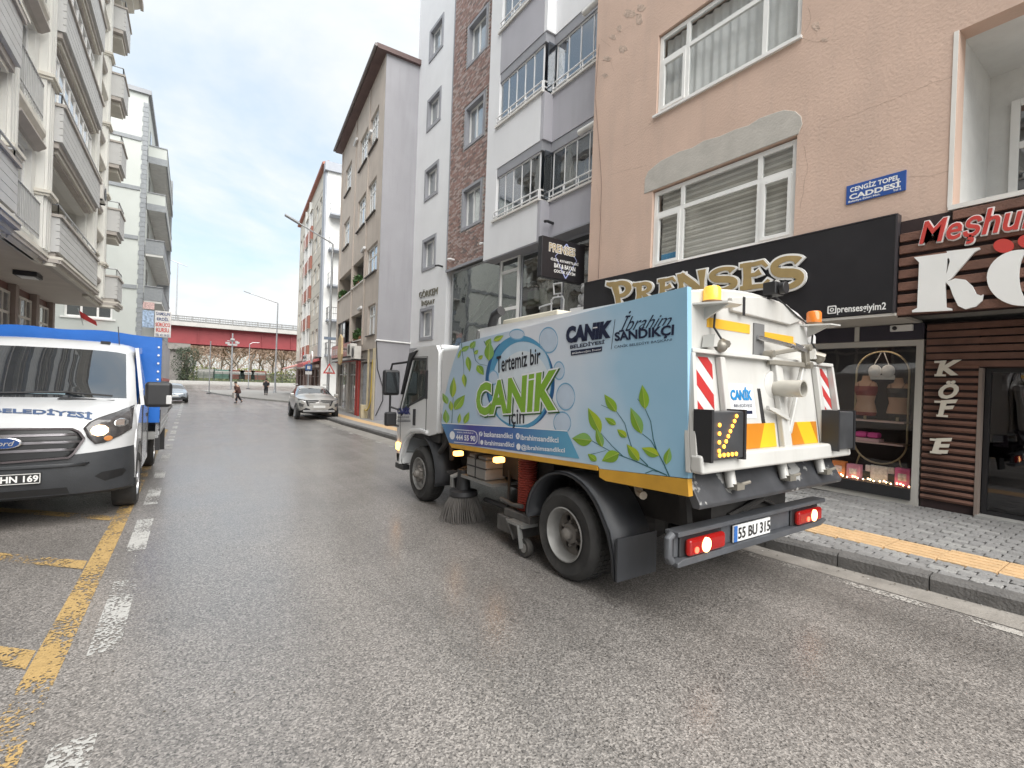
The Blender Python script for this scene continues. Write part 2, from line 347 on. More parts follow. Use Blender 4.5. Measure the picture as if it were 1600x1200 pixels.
# right pavement: bed, kerb stones, tactile tiles, interlocking pavers
kerb_m = mat('kerb_stone', (.12, .115, .11), .8, var=.25, vs=6, bump=.6, bs=45, stain=.3, stainc=(.2, .19, .18))
pav_a = mat('paver_grey', (.25, .245, .24), .75, var=.2, vs=14, bump=.5, bs=70, stain=.35, stainc=(.14, .13, .12))
pav_b = mat('paver_dark', (.22, .215, .21), .75, var=.2, vs=14, bump=.5, bs=70, stain=.35, stainc=(.12, .11, .1))
pav_c = mat('paver_pale', (.3, .295, .285), .75, var=.2, vs=14, bump=.5, bs=70, stain=.3, stainc=(.16, .15, .14))
tact_m = mat('tactile_tile', (.62, .42, .23), .7, var=.16, vs=8, bump=.4, bs=70, stain=.4, stainc=(.4, .28, .16))
joint_m = mat('paver_joint', (.13, .125, .115), .95, var=.2, bump=.4, bs=80)
far_pave = mat('far_paving', (.29, .28, .27), .8, var=.22, vs=6, bump=.5, bs=20, stain=.3)
rm = MB(); strip(rm, lambda y: KERB_R(y)+.15, 10.5, frange(-4, 9, 1), KH-.028)
rm.c = 1; strip(rm, lambda y: KERB_R(y)+.15, 10.5, frange(9, 33, 1), KH)
pave = tag(rm.build('pavement_right', [joint_m, far_pave], recalc=False), kind='structure')
kst = MB(); kst.prism([(0, -.16), (.15, -.16), (.15, KH), (.025, KH), (0, KH-.025)], -.326, .326, 'y')
kme = kst.mesh('kerb_stone', kerb_m)
for k in range(56):
    yc = -3+.66*k; ang = math.atan((KERB_R(yc+.33)-KERB_R(yc-.33))/.66)
    o = obj('kerb_stone', kme, pave, (KERB_R(yc)+random.uniform(-.004, .004), yc, zroad(yc)+random.uniform(-.004, .003)), (-math.atan(SLOPE), random.uniform(-.01, .01), -ang))
T0, T1 = .62, 1.1                                        # tactile strip, distance from the kerb line
tt = MB(); tt.prism([(-.237, -.05), (.237, -.05), (.237, 0), (.228, .008), (-.228, .008), (-.237, 0)], -.197, .197, 'y')
for i in range(4): tt.box(-.2+.113*i, -.14+.113*i, -.185, .185, .008, .0125)
tme = tt.mesh('tactile_tile', tact_m); ktt = 0
for k in range(34):
    yc = -1.6+.4*k
    if yc > 9: break
    obj('tactile_tile', tme, pave, (KERB_R(yc)+(T0+T1)/2, yc, zroad(yc)+KH-.006+random.uniform(-.004, .004)), (-math.atan(SLOPE)+random.uniform(-.012, .012), random.uniform(-.012, .012), random.uniform(-.012, .012)))
mt = MB(); strip(mt, lambda y: KERB_R(y)+T0, lambda y: KERB_R(y)+T1, frange(9, 33, 1), KH+.004); mt.build('tactile_strip_far', tact_m, pave, recalc=False)
# interlocking paver outline, 200 x 165 mm with the wavy long edges
PW, PL = .108, .198
def paver_outline(g=.0045):
    a, b, s = PL/2-g, PW/2-g, .011
    return [(-a, -b+s), (-a*.55, -b-s), (-a*.1, -b+s), (a*.1, -b-s), (a*.55, -b+s), (a, -b-s), (a, b-s), (a*.55, b+s), (a*.1, b-s), (-a*.1, b+s), (-a*.55, b-s), (-a, b+s)]
po = paver_outline(); pov = [(x*.94, y*.9) for x, y in po]
pmb = MB(); n = len(po)
pmb.add([(x, y, -.05) for x, y in po]+[(x, y, -.005) for x, y in po]+[(x, y, 0) for x, y in pov],
        [(i, (i+1) % n, n+(i+1) % n, n+i) for i in range(n)]+[(n+i, n+(i+1) % n, 2*n+(i+1) % n, 2*n+i) for i in range(n)]+[tuple(range(2*n, 3*n))])
pme = [pmb.mesh('paver', m_, recalc=False) for m_ in (pav_a, pav_b, pav_c)]
spots = []
for row in range(80):
    for c in range(-12, 55):
        y = c*PL+(row % 2)*PL/2; d = .155+PW/2+row*PW
        if T0-PW/2 < d < T1+PW/2-.005: continue
        x = KERB_R(y)+d
        if x > 8.62 or y < -1.4 or y > 8.8: continue
        spots.append((x, y))
spots.sort(key=lambda p: (p[0]-6.5)**2*.3+(p[1]-2.1)**2 if .3 < p[1] else 1e3+p[1]**2)
rest = {0: MB(), 1: MB(), 2: MB()}
for i, (x, y) in enumerate(spots):
    k = random.choices((0, 1, 2), (6, 2, 2))[0]; z = zroad(y)+KH+random.uniform(-.005, .004); rx, ry = -math.atan(SLOPE)+random.gauss(0, .012), random.gauss(0, .012)
    if i < 300: obj('paver', pme[k], pave, (x, y, z), (rx, ry, math.pi/2+random.gauss(0, .012)))
    else:
        mt_ = Matrix.Translation((x, y, z)) @ Matrix.Rotation(rx, 4, 'X') @ Matrix.Rotation(math.pi/2+random.gauss(0, .012), 4, 'Z')
        rest[k].add([mt_ @ Vector(v) for v in pmb.v[n:]], [tuple(a-n for a in f) for f in pmb.f[n:]])
for k, m_ in enumerate((pav_a, pav_b, pav_c)): tag(rest[k].build('paver_field', m_, pave, recalc=False), kind='stuff')

# left pavement
KERB_L = lerp_line([(-2.72, -6), (-2.72, 17), (-.9, 19.5), (-.9, 38), (-2.2, 41), (-2.2, 60)])
rm = MB(); strip(rm, -12, lambda y: KERB_L(y)-.14, [-6]+frange(0, 17, 1)+frange(17, 19.5, .5)[1:]+frange(20, 56, 2), KH)
pav_l = tag(rm.build('pavement_left', far_pave, recalc=False), kind='structure')
for k in range(88):
    yc = -5+.66*k
    if yc > 55.5: break
    ang = math.atan((KERB_L(yc+.33)-KERB_L(yc-.33))/.66)
    sc_ = 1/math.cos(ang)
    o = obj('kerb_stone', kme, pav_l, (KERB_L(yc), yc, zroad(yc)), (0, 0, math.pi-ang)); o.scale = (1, min(sc_, 1.3), 1)
# corner pavement with its kerb in front of the far right block
poly = [(1.2, 70), (2.4, 60.5), (4.2, 52.5), (6.3, 46.8), (8.6, 41.6), (14, 42), (16, 66), (8, 72)]
cz = zroad(58)
rm = MB(); rm.prism([(x, y) for x, y in poly], cz-.1, cz+.16, 'z')
tag(rm.build('corner_pavement', mat('corner_paving', (.27, .26, .245), .8, var=.15, vs=1.2, bump=.3, bs=20, stain=.3, stainc=(.2, .19, .17)), bevel=.03), kind='structure')

lt_ = MB(); rl = random.Random(4)                       # small litter and grit in the gutter and between the bays
for k in range(420):
    if k < 330: y = rl.uniform(-.5, 14); x = KERB_R(y)-abs(rl.gauss(0, .1)); s = rl.uniform(.004, .014)
    else: y = rl.uniform(1.5, 9); x = rl.uniform(-1.6, .6); s = rl.uniform(.004, .012)
    a = rl.uniform(0, 6.28); c_, s_ = math.cos(a)*s, math.sin(a)*s; z = zroad(y)+.009; lt_.c = 0 if rl.random() < .85 else 1
    lt_.add([(x+c_, y+s_, z), (x-s_*.6, y+c_*.6, z+.004), (x-c_, y-s_, z), (x+s_*.6, y-c_*.6, z+.003)], [(0, 1, 2, 3)])
tag(lt_.build('litter', [mat('grit_brown', (.09, .075, .055), .9, var=.4), mat('paper_scrap', (.6, .59, .56), .8)], recalc=False), 'scattered grit and paper scraps along the gutter', 'litter', kind='stuff')
# ------------------------------------------------------------------ facade helpers: local frame u (along the wall), d (out of the wall), z
class Fac:
    def __init__(s, P0, ang): s.P0 = Vector((P0[0], P0[1], 0)); s.a = R(ang); s.u = Vector((math.cos(s.a), math.sin(s.a), 0)); s.n = Vector((-math.sin(s.a), math.cos(s.a), 0))
    def px(s, x, y, d=0.):
        r = ray(x, y); t = ((s.P0+s.n*d-EYE_P).dot(s.n))/r.dot(s.n); P = EYE_P+r*t; return ((P-s.P0).dot(s.u), P.z)
    def thing(s, name, label, cat, group=None): return thing(name, label, cat, s.P0, (0, 0, s.a), group)
    def q(s, pts, d): return [Vector((u, d, z)) for u, z in [s.px(x, y, d) for x, y in pts]]
def wall_holes(mb, u0, u1, z0, z1, d0, d1, holes):
    us = sorted({u0, u1, *[min(max(h[i], u0), u1) for h in holes for i in (0, 1)]}); zs = sorted({z0, z1, *[min(max(h[i], z0), z1) for h in holes for i in (2, 3)]})
    for a, b in zip(us, us[1:]):
        run = None
        for c, e in zip(zs, zs[1:]):
            um, zm = (a+b)/2, (c+e)/2; solid = not any(h[0] < um < h[1] and h[2] < zm < h[3] for h in holes)
            if solid: run = (run[0] if run else c, e)
            if not solid and run: mb.box(a, b, d0, d1, *run); run = None
        if run: mb.box(a, b, d0, d1, *run)
def window(par, u0, u1, z0, z1, d=-.1, us=(), zs=(), fw=.06, fm=None, gm=None, th=.06, sill=None, sillm=None, name='window', casing=0, casem=None, blank=(), sash=()):
    """frame with mullions at us / transoms at zs (absolute), one pane per field; sash = (i,j) fields with an extra opening frame"""
    fm = fm or frame_white; gm = gm or win_glass; f = MB()
    f.box(u0, u0+fw, d-th, d, z0, z1); f.box(u1-fw, u1, d-th, d, z0, z1); f.box(u0+fw, u1-fw, d-th, d, z0, z0+fw); f.box(u0+fw, u1-fw, d-th, d, z1-fw, z1)
    U = [u0+fw/2]+sorted(us)+[u1-fw/2]; Z = [z0+fw/2]+sorted(zs)+[z1-fw/2]
    for z in sorted(zs): f.box(u0+fw, u1-fw, d-th+.004, d-.004, z-fw/2, z+fw/2)
    for u in sorted(us):
        for za, zb in zip(Z, Z[1:]): f.box(u-fw/2, u+fw/2, d-th+.002, d-.002, za+fw/2, zb-fw/2)
    for i, j in sash:
        a, b, c, e = U[i]+fw/2, U[i+1]-fw/2, Z[j]+fw/2, Z[j+1]-fw/2; k = fw*.75
        f.box(a, a+k, d-th+.01, d+.012, c, e); f.box(b-k, b, d-th+.01, d+.012, c, e); f.box(a+k, b-k, d-th+.01, d+.012, c, c+k); f.box(a+k, b-k, d-th+.01, d+.012, e-k, e)
    o = f.build(name, fm, par, bevel=.006 if (u1-u0)*20 > 60 else 0)
    for i, (a, b) in enumerate(zip(U, U[1:])):
        for j, (c, e) in enumerate(zip(Z, Z[1:])):
            if (i, j) in blank: continue
            MB().box(a+fw/2, b-fw/2, d-th*.6, d-th*.45, c+fw/2, e-fw/2).build('pane', gm, o)
    if sill: MB().box(u0-sill[0], u1+sill[0], d-.02, sill[1], z0-sill[2], z0-.002).build('sill', sillm or fm, o)
    if casing:
        c = MB(); k = casing
        for a, b, e, g in ((u0-k, u0+.004, z0-k, z1+k), (u1-.004, u1+k, z0-k, z1+k), (u0+.004, u1-.004, z0-k, z0+.004), (u0+.004, u1-.004, z1-.004, z1+k)): c.box(a, b, d+.001, .035, e, g)
        c.build('casing', casem or fm, o)
    return o
def railing(mb, pts, z0, h, r=.02, rails=(1., .5), step=.12, br=.008, posts=True):
    """handrail + intermediate rails + balusters along a polyline of (u,d)"""
    for k in rails: mb.tube([(u, d, z0+h*k) for u, d in pts], r if k == 1. else r*.7, 6)
    for (a, b), (c, e) in zip(pts, pts[1:]):
        l = math.hypot(c-a, e-b); n = max(1, int(l/step))
        for i in range(n+1): t = i/n; mb.tube([(a+(c-a)*t, b+(e-b)*t, z0), (a+(c-a)*t, b+(e-b)*t, z0+h)], br, 4, caps=False)
def stroke(pts, ws):
    """thick pen stroke as a list of quads (2D)"""
    n = len(pts); Ls, Rs = [], []
    for i, (x, y) in enumerate(pts):
        a, b = pts[max(0, i-1)], pts[min(n-1, i+1)]; dx, dy = b[0]-a[0], b[1]-a[1]; l = math.hypot(dx, dy) or 1
        w_ = (ws[i] if isinstance(ws, (list, tuple)) else ws)/2; Ls.append((x-dy/l*w_, y+dx/l*w_)); Rs.append((x+dy/l*w_, y-dx/l*w_))
    return Ls+Rs[::-1]
def arc(cx, cy, rx, ry, a0, a1, n=14): return [(cx+rx*math.cos(R(a0+(a1-a0)*i/n)), cy+ry*math.sin(R(a0+(a1-a0)*i/n))) for i in range(n+1)]
def disc(cx, cy, rx, ry=None, n=16): return [(cx+rx*math.cos(2*math.pi*i/n), cy+(ry or rx)*math.sin(2*math.pi*i/n)) for i in range(n)]
GLY = {   # display letters with wedge serifs, drawn as pen strokes in a 1 x 1 box
 'P': [([(.0, .97), (.1, .92), (.3, .93)], [.1, .16, .14]), ([(.3, .97), (.3, .4), (.27, 0)], [.24, .2, .3]), ([(.3, .91)]+arc(.5, .68, .34, .25, 85, -95)+[(.34, .42)], [.14]+[.14, .15, .16, .17, .19, .2, .21, .21, .2, .19, .17, .15, .13, .12, .11]+[.1])],
 'R': [([(.0, .97), (.1, .92), (.3, .93)], [.1, .16, .14]), ([(.3, .97), (.3, .4), (.27, 0)], [.24, .2, .3]), ([(.3, .91)]+arc(.5, .71, .3, .22, 85, -95)+[(.34, .48)], [.14]+[.14, .15, .16, .17, .19, .2, .21, .21, .2, .19, .17, .15, .13, .12, .11]+[.1]), ([(.45, .48), (.68, .2), (.95, .02)], [.12, .2, .18])],
 'E': [([(.28, 1), (.28, .5), (.28, 0)], [.26, .22, .3]), ([(.05, .93), (.5, .92), (.8, .95), (.93, .78)], [.12, .13, .14, .07]), ([(.3, .52), (.55, .53), (.7, .6)], [.1, .12, .2]), ([(.05, .08), (.5, .08), (.82, .07), (.97, .26)], [.12, .14, .15, .07])],
 'N': [([(.12, 1), (.12, .5), (.12, 0)], [.26, .12, .28]), ([(.1, .96), (.5, .5), (.86, .04)], [.22, .24, .2]), ([(.88, 1), (.88, .5), (.87, .0)], [.26, .12, .1])],
 'S': [(arc(.5, .73, .36, .2, 20, 180)+arc(.5, .73, .36, .22, 180, 265, 6)[1:]+arc(.5, .27, .4, .22, 80, 0, 6)+arc(.5, .27, .4, .2, 0, -165)[1:], [.22, .2, .16, .13, .12, .12, .13, .14, .15, .16, .17, .18, .19, .2, .2]+[.21, .22, .23, .24, .24, .24]+[.24, .24, .23, .23, .22, .22, .2]+[.2, .19, .18, .16, .15, .13, .12, .12, .12, .13, .14, .17, .2, .22])],
}
def glyph(mb, ch, quad, nrm, d0, d1, grow=0.):
    """one display letter as solid strokes between depths d0..d1 in front of the quad's plane"""
    tl, tr, br, bl = [Vector(p) for p in quad]; nrm = Vector(nrm)
    for k, (pts, ws) in enumerate(GLY[ch]):
        ws = [w_+grow for w_ in (ws if isinstance(ws, list) else [ws]*len(pts))]
        if grow:
            (x0, y0), (x1, y1) = pts[0], pts[1]; l = math.hypot(x1-x0, y1-y0); pts = [(x0-(x1-x0)/l*grow/2, y0-(y1-y0)/l*grow/2)]+list(pts[1:])
            (x0, y0), (x1, y1) = pts[-1], pts[-2]; l = math.hypot(x1-x0, y1-y0); pts[-1] = (x0-(x1-x0)/l*grow/2, y0-(y1-y0)/l*grow/2)
        po_ = stroke(pts, ws); n = len(po_); h = n//2; e = .0008*k
        P3 = [(bl*(1-a)+br*a)*(1-b)+(tl*(1-a)+tr*a)*b for a, b in po_]
        vs = [p+nrm*d0 for p in P3]+[p+nrm*(d1+e) for p in P3]
        fs = [(i, i+1, n-2-i, n-1-i) for i in range(h-1)]; fs = [f[::-1] for f in fs]+[tuple(n+i for i in f) for f in fs]+[(i, (i+1) % n, n+(i+1) % n, n+i) for i in range(n)]
        mb.add(vs, fs)
# ------------------------------------------------------------------ pink corner building with its shops
FA = Fac((7.6, 0), 90)
pink = mat('pink_render', (.60, .44, .355), .9, var=.08, vs=1.2, bump=.3, bs=26, stain=.45, stainc=(.45, .345, .29), streak=True)
def add_peel(m, col, lo=.64, hi=.66, sc_=1.1, loc=(0, 0, 0)):
    t = m.node_tree; b = t.nodes['Principled BSDF']; L = t.links.new; src = b.inputs['Base Color'].links[0].from_socket
    tcn = t.nodes.new('ShaderNodeTexCoord'); no = t.nodes.new('ShaderNodeTexNoise'); no.inputs['Scale'].default_value = sc_; no.inputs['Detail'].default_value = 12; no.inputs['Roughness'].default_value = .62
    mp = t.nodes.new('ShaderNodeMapping'); mp.inputs['Location'].default_value = loc; L(tcn.outputs['Object'], mp.inputs[0]); L(mp.outputs[0], no.inputs['Vector'])
    r = t.nodes.new('ShaderNodeMapRange'); r.inputs[1].default_value = lo; r.inputs[2].default_value = hi; L(no.outputs[0], r.inputs[0])
    mi = t.nodes.new('ShaderNodeMix'); mi.data_type = 'RGBA'; L(r.outputs[0], mi.inputs[0]); L(src, mi.inputs[6]); mi.inputs[7].default_value = (*col, 1); L(mi.outputs[2], b.inputs['Base Color'])
add_peel(pink, (.4, .36, .31), .69, .7, 1.5)
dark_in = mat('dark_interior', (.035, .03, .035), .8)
patchm = mat('cement_patch', (.47, .445, .405), .9, var=.12, vs=3, bump=.25, bs=30)
PB = FA.thing('pink_apartment_building', 'weathered pink rendered apartment building above the black and brown shop fronts', 'building')
LW, UW, RC = (3.65, 6.40, 3.97, 5.55), (3.65, 6.39, 7.06, 8.66), (-3.2, 1.81, 3.93, 6.06)
m = MB(); wall_holes(m, -6, 8.2, 2.66, 12.2, -.26, 0, [LW, UW, RC])
m.box(7.94, 8.2, -9, -.26, 0, 12.2); m.box(-6, 7.94, -9, -.26, 11.9, 12.2)
m.build('wall', pink, PB)
MB().box(-6, 7.94, -9, -2.2, 0, 11.9).build('rear_rooms', dark_in, PB)
MB().box(-6, 7.94, -2.2, -.9, 2.69, 3.6).build('floor_slab', concrete, PB)
# recessed balcony
rmx = mat('balcony_white', (.66, .66, .64), .85, var=.08, bump=.3, bs=30, stain=.25, stainc=(.42, .4, .38))
m = MB(); m.box(1.82, 1.97, -1.5, -.262, 3.8, 6.2); m.box(-3.2, 1.82, -1.5, -.262, 6.07, 6.2); m.box(-3.2, 1.82, -1.62, -1.5, 3.8, 6.2); m.box(-3.2, 1.82, -1.5, -.262, 3.8, 3.925)
m.build('balcony_recess', rmx, PB)
m = MB(); m.box(-3.2, 1.84, -.26, .07, 3.87, 3.925); m.box(1.815, 1.86, -.2, .012, 3.925, 6.06); m.build('balcony_sill', mat('cream_trim', (.72, .7, .66), .6, var=.06), PB)
window(PB, -1.6, 1.6, 4.0, 5.62, -1.44, us=[.75], zs=[5.0], fw=.09, gm=win_glass, name='balcony_door')
# windows
def pw(x, y): return FA.px(x, y)[0]
wl = window(PB, LW[0]+.01, LW[1]-.01, LW[2]+.01, LW[3]-.03, -.06, us=[pw(1062, 340), pw(1183, 300)], zs=[FA.px(1062, 322)[1]], fw=.075, gm=clear_glass, sash=[(2, 0), (0, 0)], name='blind_window')
wu = window(PB, UW[0]+.01, UW[1]-.01, UW[2]+.01, UW[3]-.03, -.05, us=[pw(1071, 100), pw(1192, 60)], zs=[FA.px(1040, 90)[1]], fw=.075, gm=clear_glass, sash=[(2, 0)], name='curtain_window')
for o_, W_ in ((wl, LW), (wu, UW)):
    MB().box(W_[0]-.02, W_[1]+.05, -.05, .05, W_[2]-.045, W_[2]-.003).build('sill', frame_white, o_)
blm = mat('zebra_blind_grey', (.5, .47, .42), .8, var=.05); blm2 = mat('zebra_blind_cream', (.8, .77, .71), .8, var=.05)
b = MB(); z = LW[2]+.05; i = 0
while z < LW[3]-.05:
    b.c = i % 2; b.box(LW[0]+.1, LW[1]-.1, -.215-.012*(i % 2), -.2-.012*(i % 2), z, z+.052); z += .05; i += 1
b.build('zebra_blind', [blm, blm2], wl)
c = MB(); n = 120; vs = []
for i in range(n+1):
    u = UW[0]+.06+(UW[1]-UW[0]-.12)*i/n; dd = -.24+.018*math.sin(i*.8)+.012*math.sin(i*.37+1); vs += [(u, dd, UW[2]+.05), (u, dd, UW[3]-.05)]
c.add(vs, [(2*i, 2*i+2, 2*i+3, 2*i+1) for i in range(n)]).build('net_curtain', mat('net_curtain', (.82, .82, .81), .9, var=.06), wu, smooth=60)
m = MB(); m.box(LW[0], LW[1], -.6, -.55, LW[2]-.2, LW[3]+.2); m.box(UW[0], UW[1], -.6, -.55, UW[2]-.2, UW[3]+.2); m.build('room_back', dark_in, PB)
m = MB(); m.box(5.85, 6.28, -.19, -.185, LW[2]+.08, LW[2]+.3); m.build('window_notice', mat('notice_blue', (.1, .35, .6), .5), wl)
# plaster repair and cracks
pts = [FA.px(x, y) for x, y in [(1007, 297), (1008, 280), (1013, 268), (1032, 252), (1062, 237), (1082, 231), (1100, 220), (1125, 213), (1150, 202), (1170, 196), (1187, 185), (1206, 178), (1225, 172), (1243, 174), (1252, 182), (1254, 194), (1248, 206)]]
pts[0] = (pts[0][0], LW[3]+.004); pts[-1] = (pts[-1][0], LW[3]+.004)
MB().prism([(u, z) for u, z in pts], -.05, .012, 'y').build('plaster_patch', patchm, PB, bevel=.008)
def crack(px, wd=.0035):
    p = []
    for (a, b_), (c_, d_) in zip(px, px[1:]):
        n = max(2, int(math.hypot(c_-a, d_-b_)/9))
        for i in range(n): t = i/n; p.append((a+(c_-a)*t+random.uniform(-1.2, 1.2), b_+(d_-b_)*t+random.uniform(-1.5, 1.5)))
    p.append(px[-1]); uz = [FA.px(*q) for q in p]; po_ = stroke(uz, [wd*random.uniform(.5, 1.3) for _ in uz]); n = len(po_); h = n//2
    MB().add([(u, .0025, z) for u, z in po_], [(i, i+1, n-2-i, n-1-i) for i in range(h-1)]).build('crack', mat('crack_shadow', (.34, .25, .2), .95, var=.2), PB, recalc=False)
for c_ in ([(1300, 415), (1345, 400), (1400, 378), (1445, 352), (1487, 330)], [(1420, 278), (1450, 274), (1487, 267)], [(1300, 192), (1350, 172), (1420, 145), (1490, 118)], [(1252, 60), (1262, 45), (1268, 28), (1262, 10)], [(1252, 60), (1280, 66), (1296, 58)],
           [(1018, 190), (1000, 215), (975, 228)], [(932, 290), (940, 345), (938, 420)], [(1255, 225), (1262, 260), (1250, 330)], [(950, 275), (1010, 258)], [(938, 60), (955, 75), (962, 55), (985, 40)], [(940, 100), (955, 95), (960, 112)]): crack(c_)
rk = random.Random(12)
for cx, cy, rx, ry in ((973, 76, 9, 7), (985, 22, 12, 8), (998, 30, 7, 10), (958, 58, 6, 5), (948, 92, 8, 4), (1002, 12, 8, 6), (968, 44, 5, 6), (1276, 40, 7, 9), (1288, 62, 6, 4), (945, 118, 6, 4)):
    pp = [(cx+rx*rk.uniform(.55, 1.15)*math.cos(2*math.pi*k/14), cy+ry*rk.uniform(.55, 1.15)*math.sin(2*math.pi*k/14)) for k in range(14)]
    MB().prism([FA.px(*q) for q in pp], -.02, .0035, 'y').build('peeled_patch', mat('peeled_render', (.5, .385, .315), .95, var=.3, vs=12, bump=.6, bs=40), PB)
# street cable down the left edge
MB().tube([(FA.px(x, y)[0], .02, FA.px(x, y)[1]) for x, y in [(937, 70), (931, 150), (938, 240), (941, 285), (938, 380), (936, 436)]], .006, 5).build('cable', mat('old_cable', (.2, .14, .12), .8), PB)

# black fascia sign
sg_black = mat('black_sign_panel', (.018, .017, .02), .38, var=.2, stain=.1, stainc=(.06, .06, .06))
gold = mat('gold_letter', (.37, .27, .12), .45, var=.12, vs=6); lw = mat('white_letter', (.82, .82, .8), .45, var=.04); sidew = mat('letter_side', (.3, .27, .22), .6)
FS = FA.thing('fascia_sign', 'long black shop fascia with gold serif letters and an account name at its end', 'shop sign')
m = MB(); m.box(2.33, 8.18, .01, .13, 2.68, 3.94); m.build('panel', sg_black, FS, bevel=.006)
m = MB(); m.box(2.31, 2.33, .005, .135, 2.67, 3.95); m.box(2.33, 8.18, .005, .135, 3.942, 3.955); m.build('edge_trim', mat('dark_trim', (.05, .045, .05), .4), FS)
letters = [('P', (951, 443), (992, 437), (990, 476), (964, 482)), ('R', (992, 444), (1025, 439), (1024, 470), (993, 475)), ('E', (1030, 438), (1060, 433), (1061, 464), (1029, 468)), ('N', (1062, 430), (1105, 422), (1106, 457), (1063, 463)),
           ('S', (1110, 423), (1155, 414), (1155, 453), (1110, 459)), ('E', (1158, 414), (1204, 407), (1206, 449), (1158, 455)), ('S', (1205, 407), (1260, 396), (1258, 449), (1207, 458))]
for ch, *qd in letters:
    Q = [Vector((*(lambda t: (t[0], .13, t[1]))(FA.px(x, y, .13)),)) for x, y in qd]
    a = MB(); a.c = 1; glyph(a, ch, Q, (0, 1, 0), .02, .055, .16); a.c = 0; glyph(a, ch, Q, (0, 1, 0), .056, .064, .03)
    o = a.build('letter', [gold, lw], FS)
m = MB(); fit_text(m, 'prensesgiyim2', *FA.q([(1308, 478), (1385, 472), (1384, 487), (1308, 492)], .13), (0, 1, 0), bold=.02); m.build('account_name', lw, FS, recalc=False)
u0, z0 = FA.px(1300, 484, .13); m = MB()
for a, b in ((.075, .055),):
    sh = shape2d([(-.075, -.06), (-.06, -.075), (.06, -.075), (.075, -.06), (.075, .06), (.06, .075), (-.06, .075), (-.075, .06)], [[(-.055, -.045), (-.045, -.055), (.045, -.055), (.055, -.045), (.055, .045), (.045, .055), (-.045, .055), (-.055, .045)]], .004)
    m.add([(u0+x*.75, .134+z_, z0+y*.75) for x, y, z_ in sh[0]], sh[1]); sh = shape2d(disc(0, 0, .036), [disc(0, 0, .02)], .004); m.add([(u0+x*.75, .134+z_, z0+y*.75) for x, y, z_ in sh[0]], sh[1])
m.build('camera_icon', lw, FS, recalc=False)
# enamel street name plate
SN = FA.thing('street_name_plate', 'blue enamel street name plate with white capitals on the pink wall', 'street sign')
q = FA.q([(1322, 291), (1416.5, 265), (1415, 296), (1322, 321)], .02); us_, zs_ = [p.x for p in q], [p.z for p in q]
uu0, uu1, zz0, zz1 = (us_[1]+us_[2])/2, (us_[0]+us_[3])/2, (zs_[2]+zs_[3])/2, (zs_[0]+zs_[1])/2
blue_sign = mat('blue_enamel', (.03, .09, .33), .35, var=.1)
MB().box(uu0, uu1, .002, .02, zz0, zz1).build('plate', blue_sign, SN, bevel=.004)
m = MB(); W_, H_ = uu1-uu0, zz1-zz0
def tin(m, s, a0, a1, b0, b1, d=.02, **k):                # text inside the plate, fractions from left / bottom
    fit_text(m, s, (uu1-W_*a0, d, zz0+H_*b1), (uu1-W_*a1, d, zz0+H_*b1), (uu1-W_*a1, d, zz0+H_*b0), (uu1-W_*a0, d, zz0+H_*b0), (0, 1, 0), **k)
tin(m, 'CENGİZ TOPEL', .07, .9, .6, .93, bold=.03); tin(m, 'CADDESİ', .06, .92, .22, .58, bold=.035); tin(m, 'Belediye Evleri Mah.', .05, .6, .04, .17, bold=.02); tin(m, 'Yol 2', .8, .93, .07, .18, bold=.02)
m.build('lettering', lw, SN, recalc=False)
# brown slatted kofte fascia
wood = mat('brown_slat', (.17, .085, .06), .55, var=.3, vs=5, bump=.4, bs=50, stain=.4, stainc=(.07, .035, .03)); wood_d = mat('brown_slat_back', (.03, .016, .016), .7, var=.2)
KS = FA.thing('slatted_shop_fascia', 'brown horizontal slat fascia with big white and red letters over the grill shop', 'shop sign')
MB().box(-3.2, 2.305, .01, .03, 2.62, 3.86).build('backing', wood_d, KS)
sl = MB().box(-2.75, 2.75, 0, .055, 0, .105).mesh('slat', wood); z = 2.64
while z < 3.8:
    if z < 3.66: obj('slat', sl, KS, (-.452, .03, z), None, .006)
    else: obj('slat', MB().box(-3.2, 1.79, 0, .055, 0, .105).mesh('slat', wood), KS, (0, .03, z), None, .006)
    z += .157
def kq(pts, d=.09): return FA.q(pts, d)
red_l = mat('red_letter', (.55, .06, .05), .4, var=.1)
def uzpoly(mb, px, d0, d1): mb.prism([FA.px(x, y, d1) for x, y in px], d0, d1, 'y')
m = MB()
qm = kq([(1434, 346), (1652, 300), (1652, 362), (1434, 392)])
for bold, dep, off, mi in ((.045, .03, 0, 1), (.012, .012, .031, 0)):
    m.c = mi; fit_text(m, 'Meşhur', *qm, (0, 1, 0), off=off, depth=dep, bold=bold, shear=.25, bbox=(-.02, 3.62, -.2, .78))
m.build('red_script_lettering', [red_l, lw], KS, recalc=False)
m = MB()   # the fat K
K = [[(1428, 402), (1488, 394), (1490, 400), (1480, 404), (1477, 448), (1478, 480), (1487, 482), (1487, 485), (1425, 488), (1425, 485), (1433, 481), (1436, 410)],
     [(1479, 392.5), (1530, 386.5), (1531, 389), (1522, 394), (1487, 434), (1477.5, 442), (1478, 430), (1484, 408)],
     [(1478, 441), (1492, 435), (1508, 437), (1519, 447), (1525, 459), (1533, 462), (1536, 460), (1534, 470), (1524, 479), (1508, 483), (1497, 478), (1489, 462), (1484, 448)]]
for i, p in enumerate(K): uzpoly(m, p, .09, .125+i*.001)
m.build('letter', lw, KS)
m = MB(); cx, cy = 1598, 438
sh = shape2d([FA.px(cx+56*math.cos(t), cy-4+44*math.sin(t), .12) for t in [2*math.pi*i/40 for i in range(40)]], [[FA.px(cx+10+16*math.cos(t), cy-7+38*math.sin(t), .12) for t in [2*math.pi*i/28 for i in range(28)]]], .035)
m.add([(u, .107+d_, z) for u, z, d_ in sh[0]], sh[1]); m.build('letter', lw, KS)
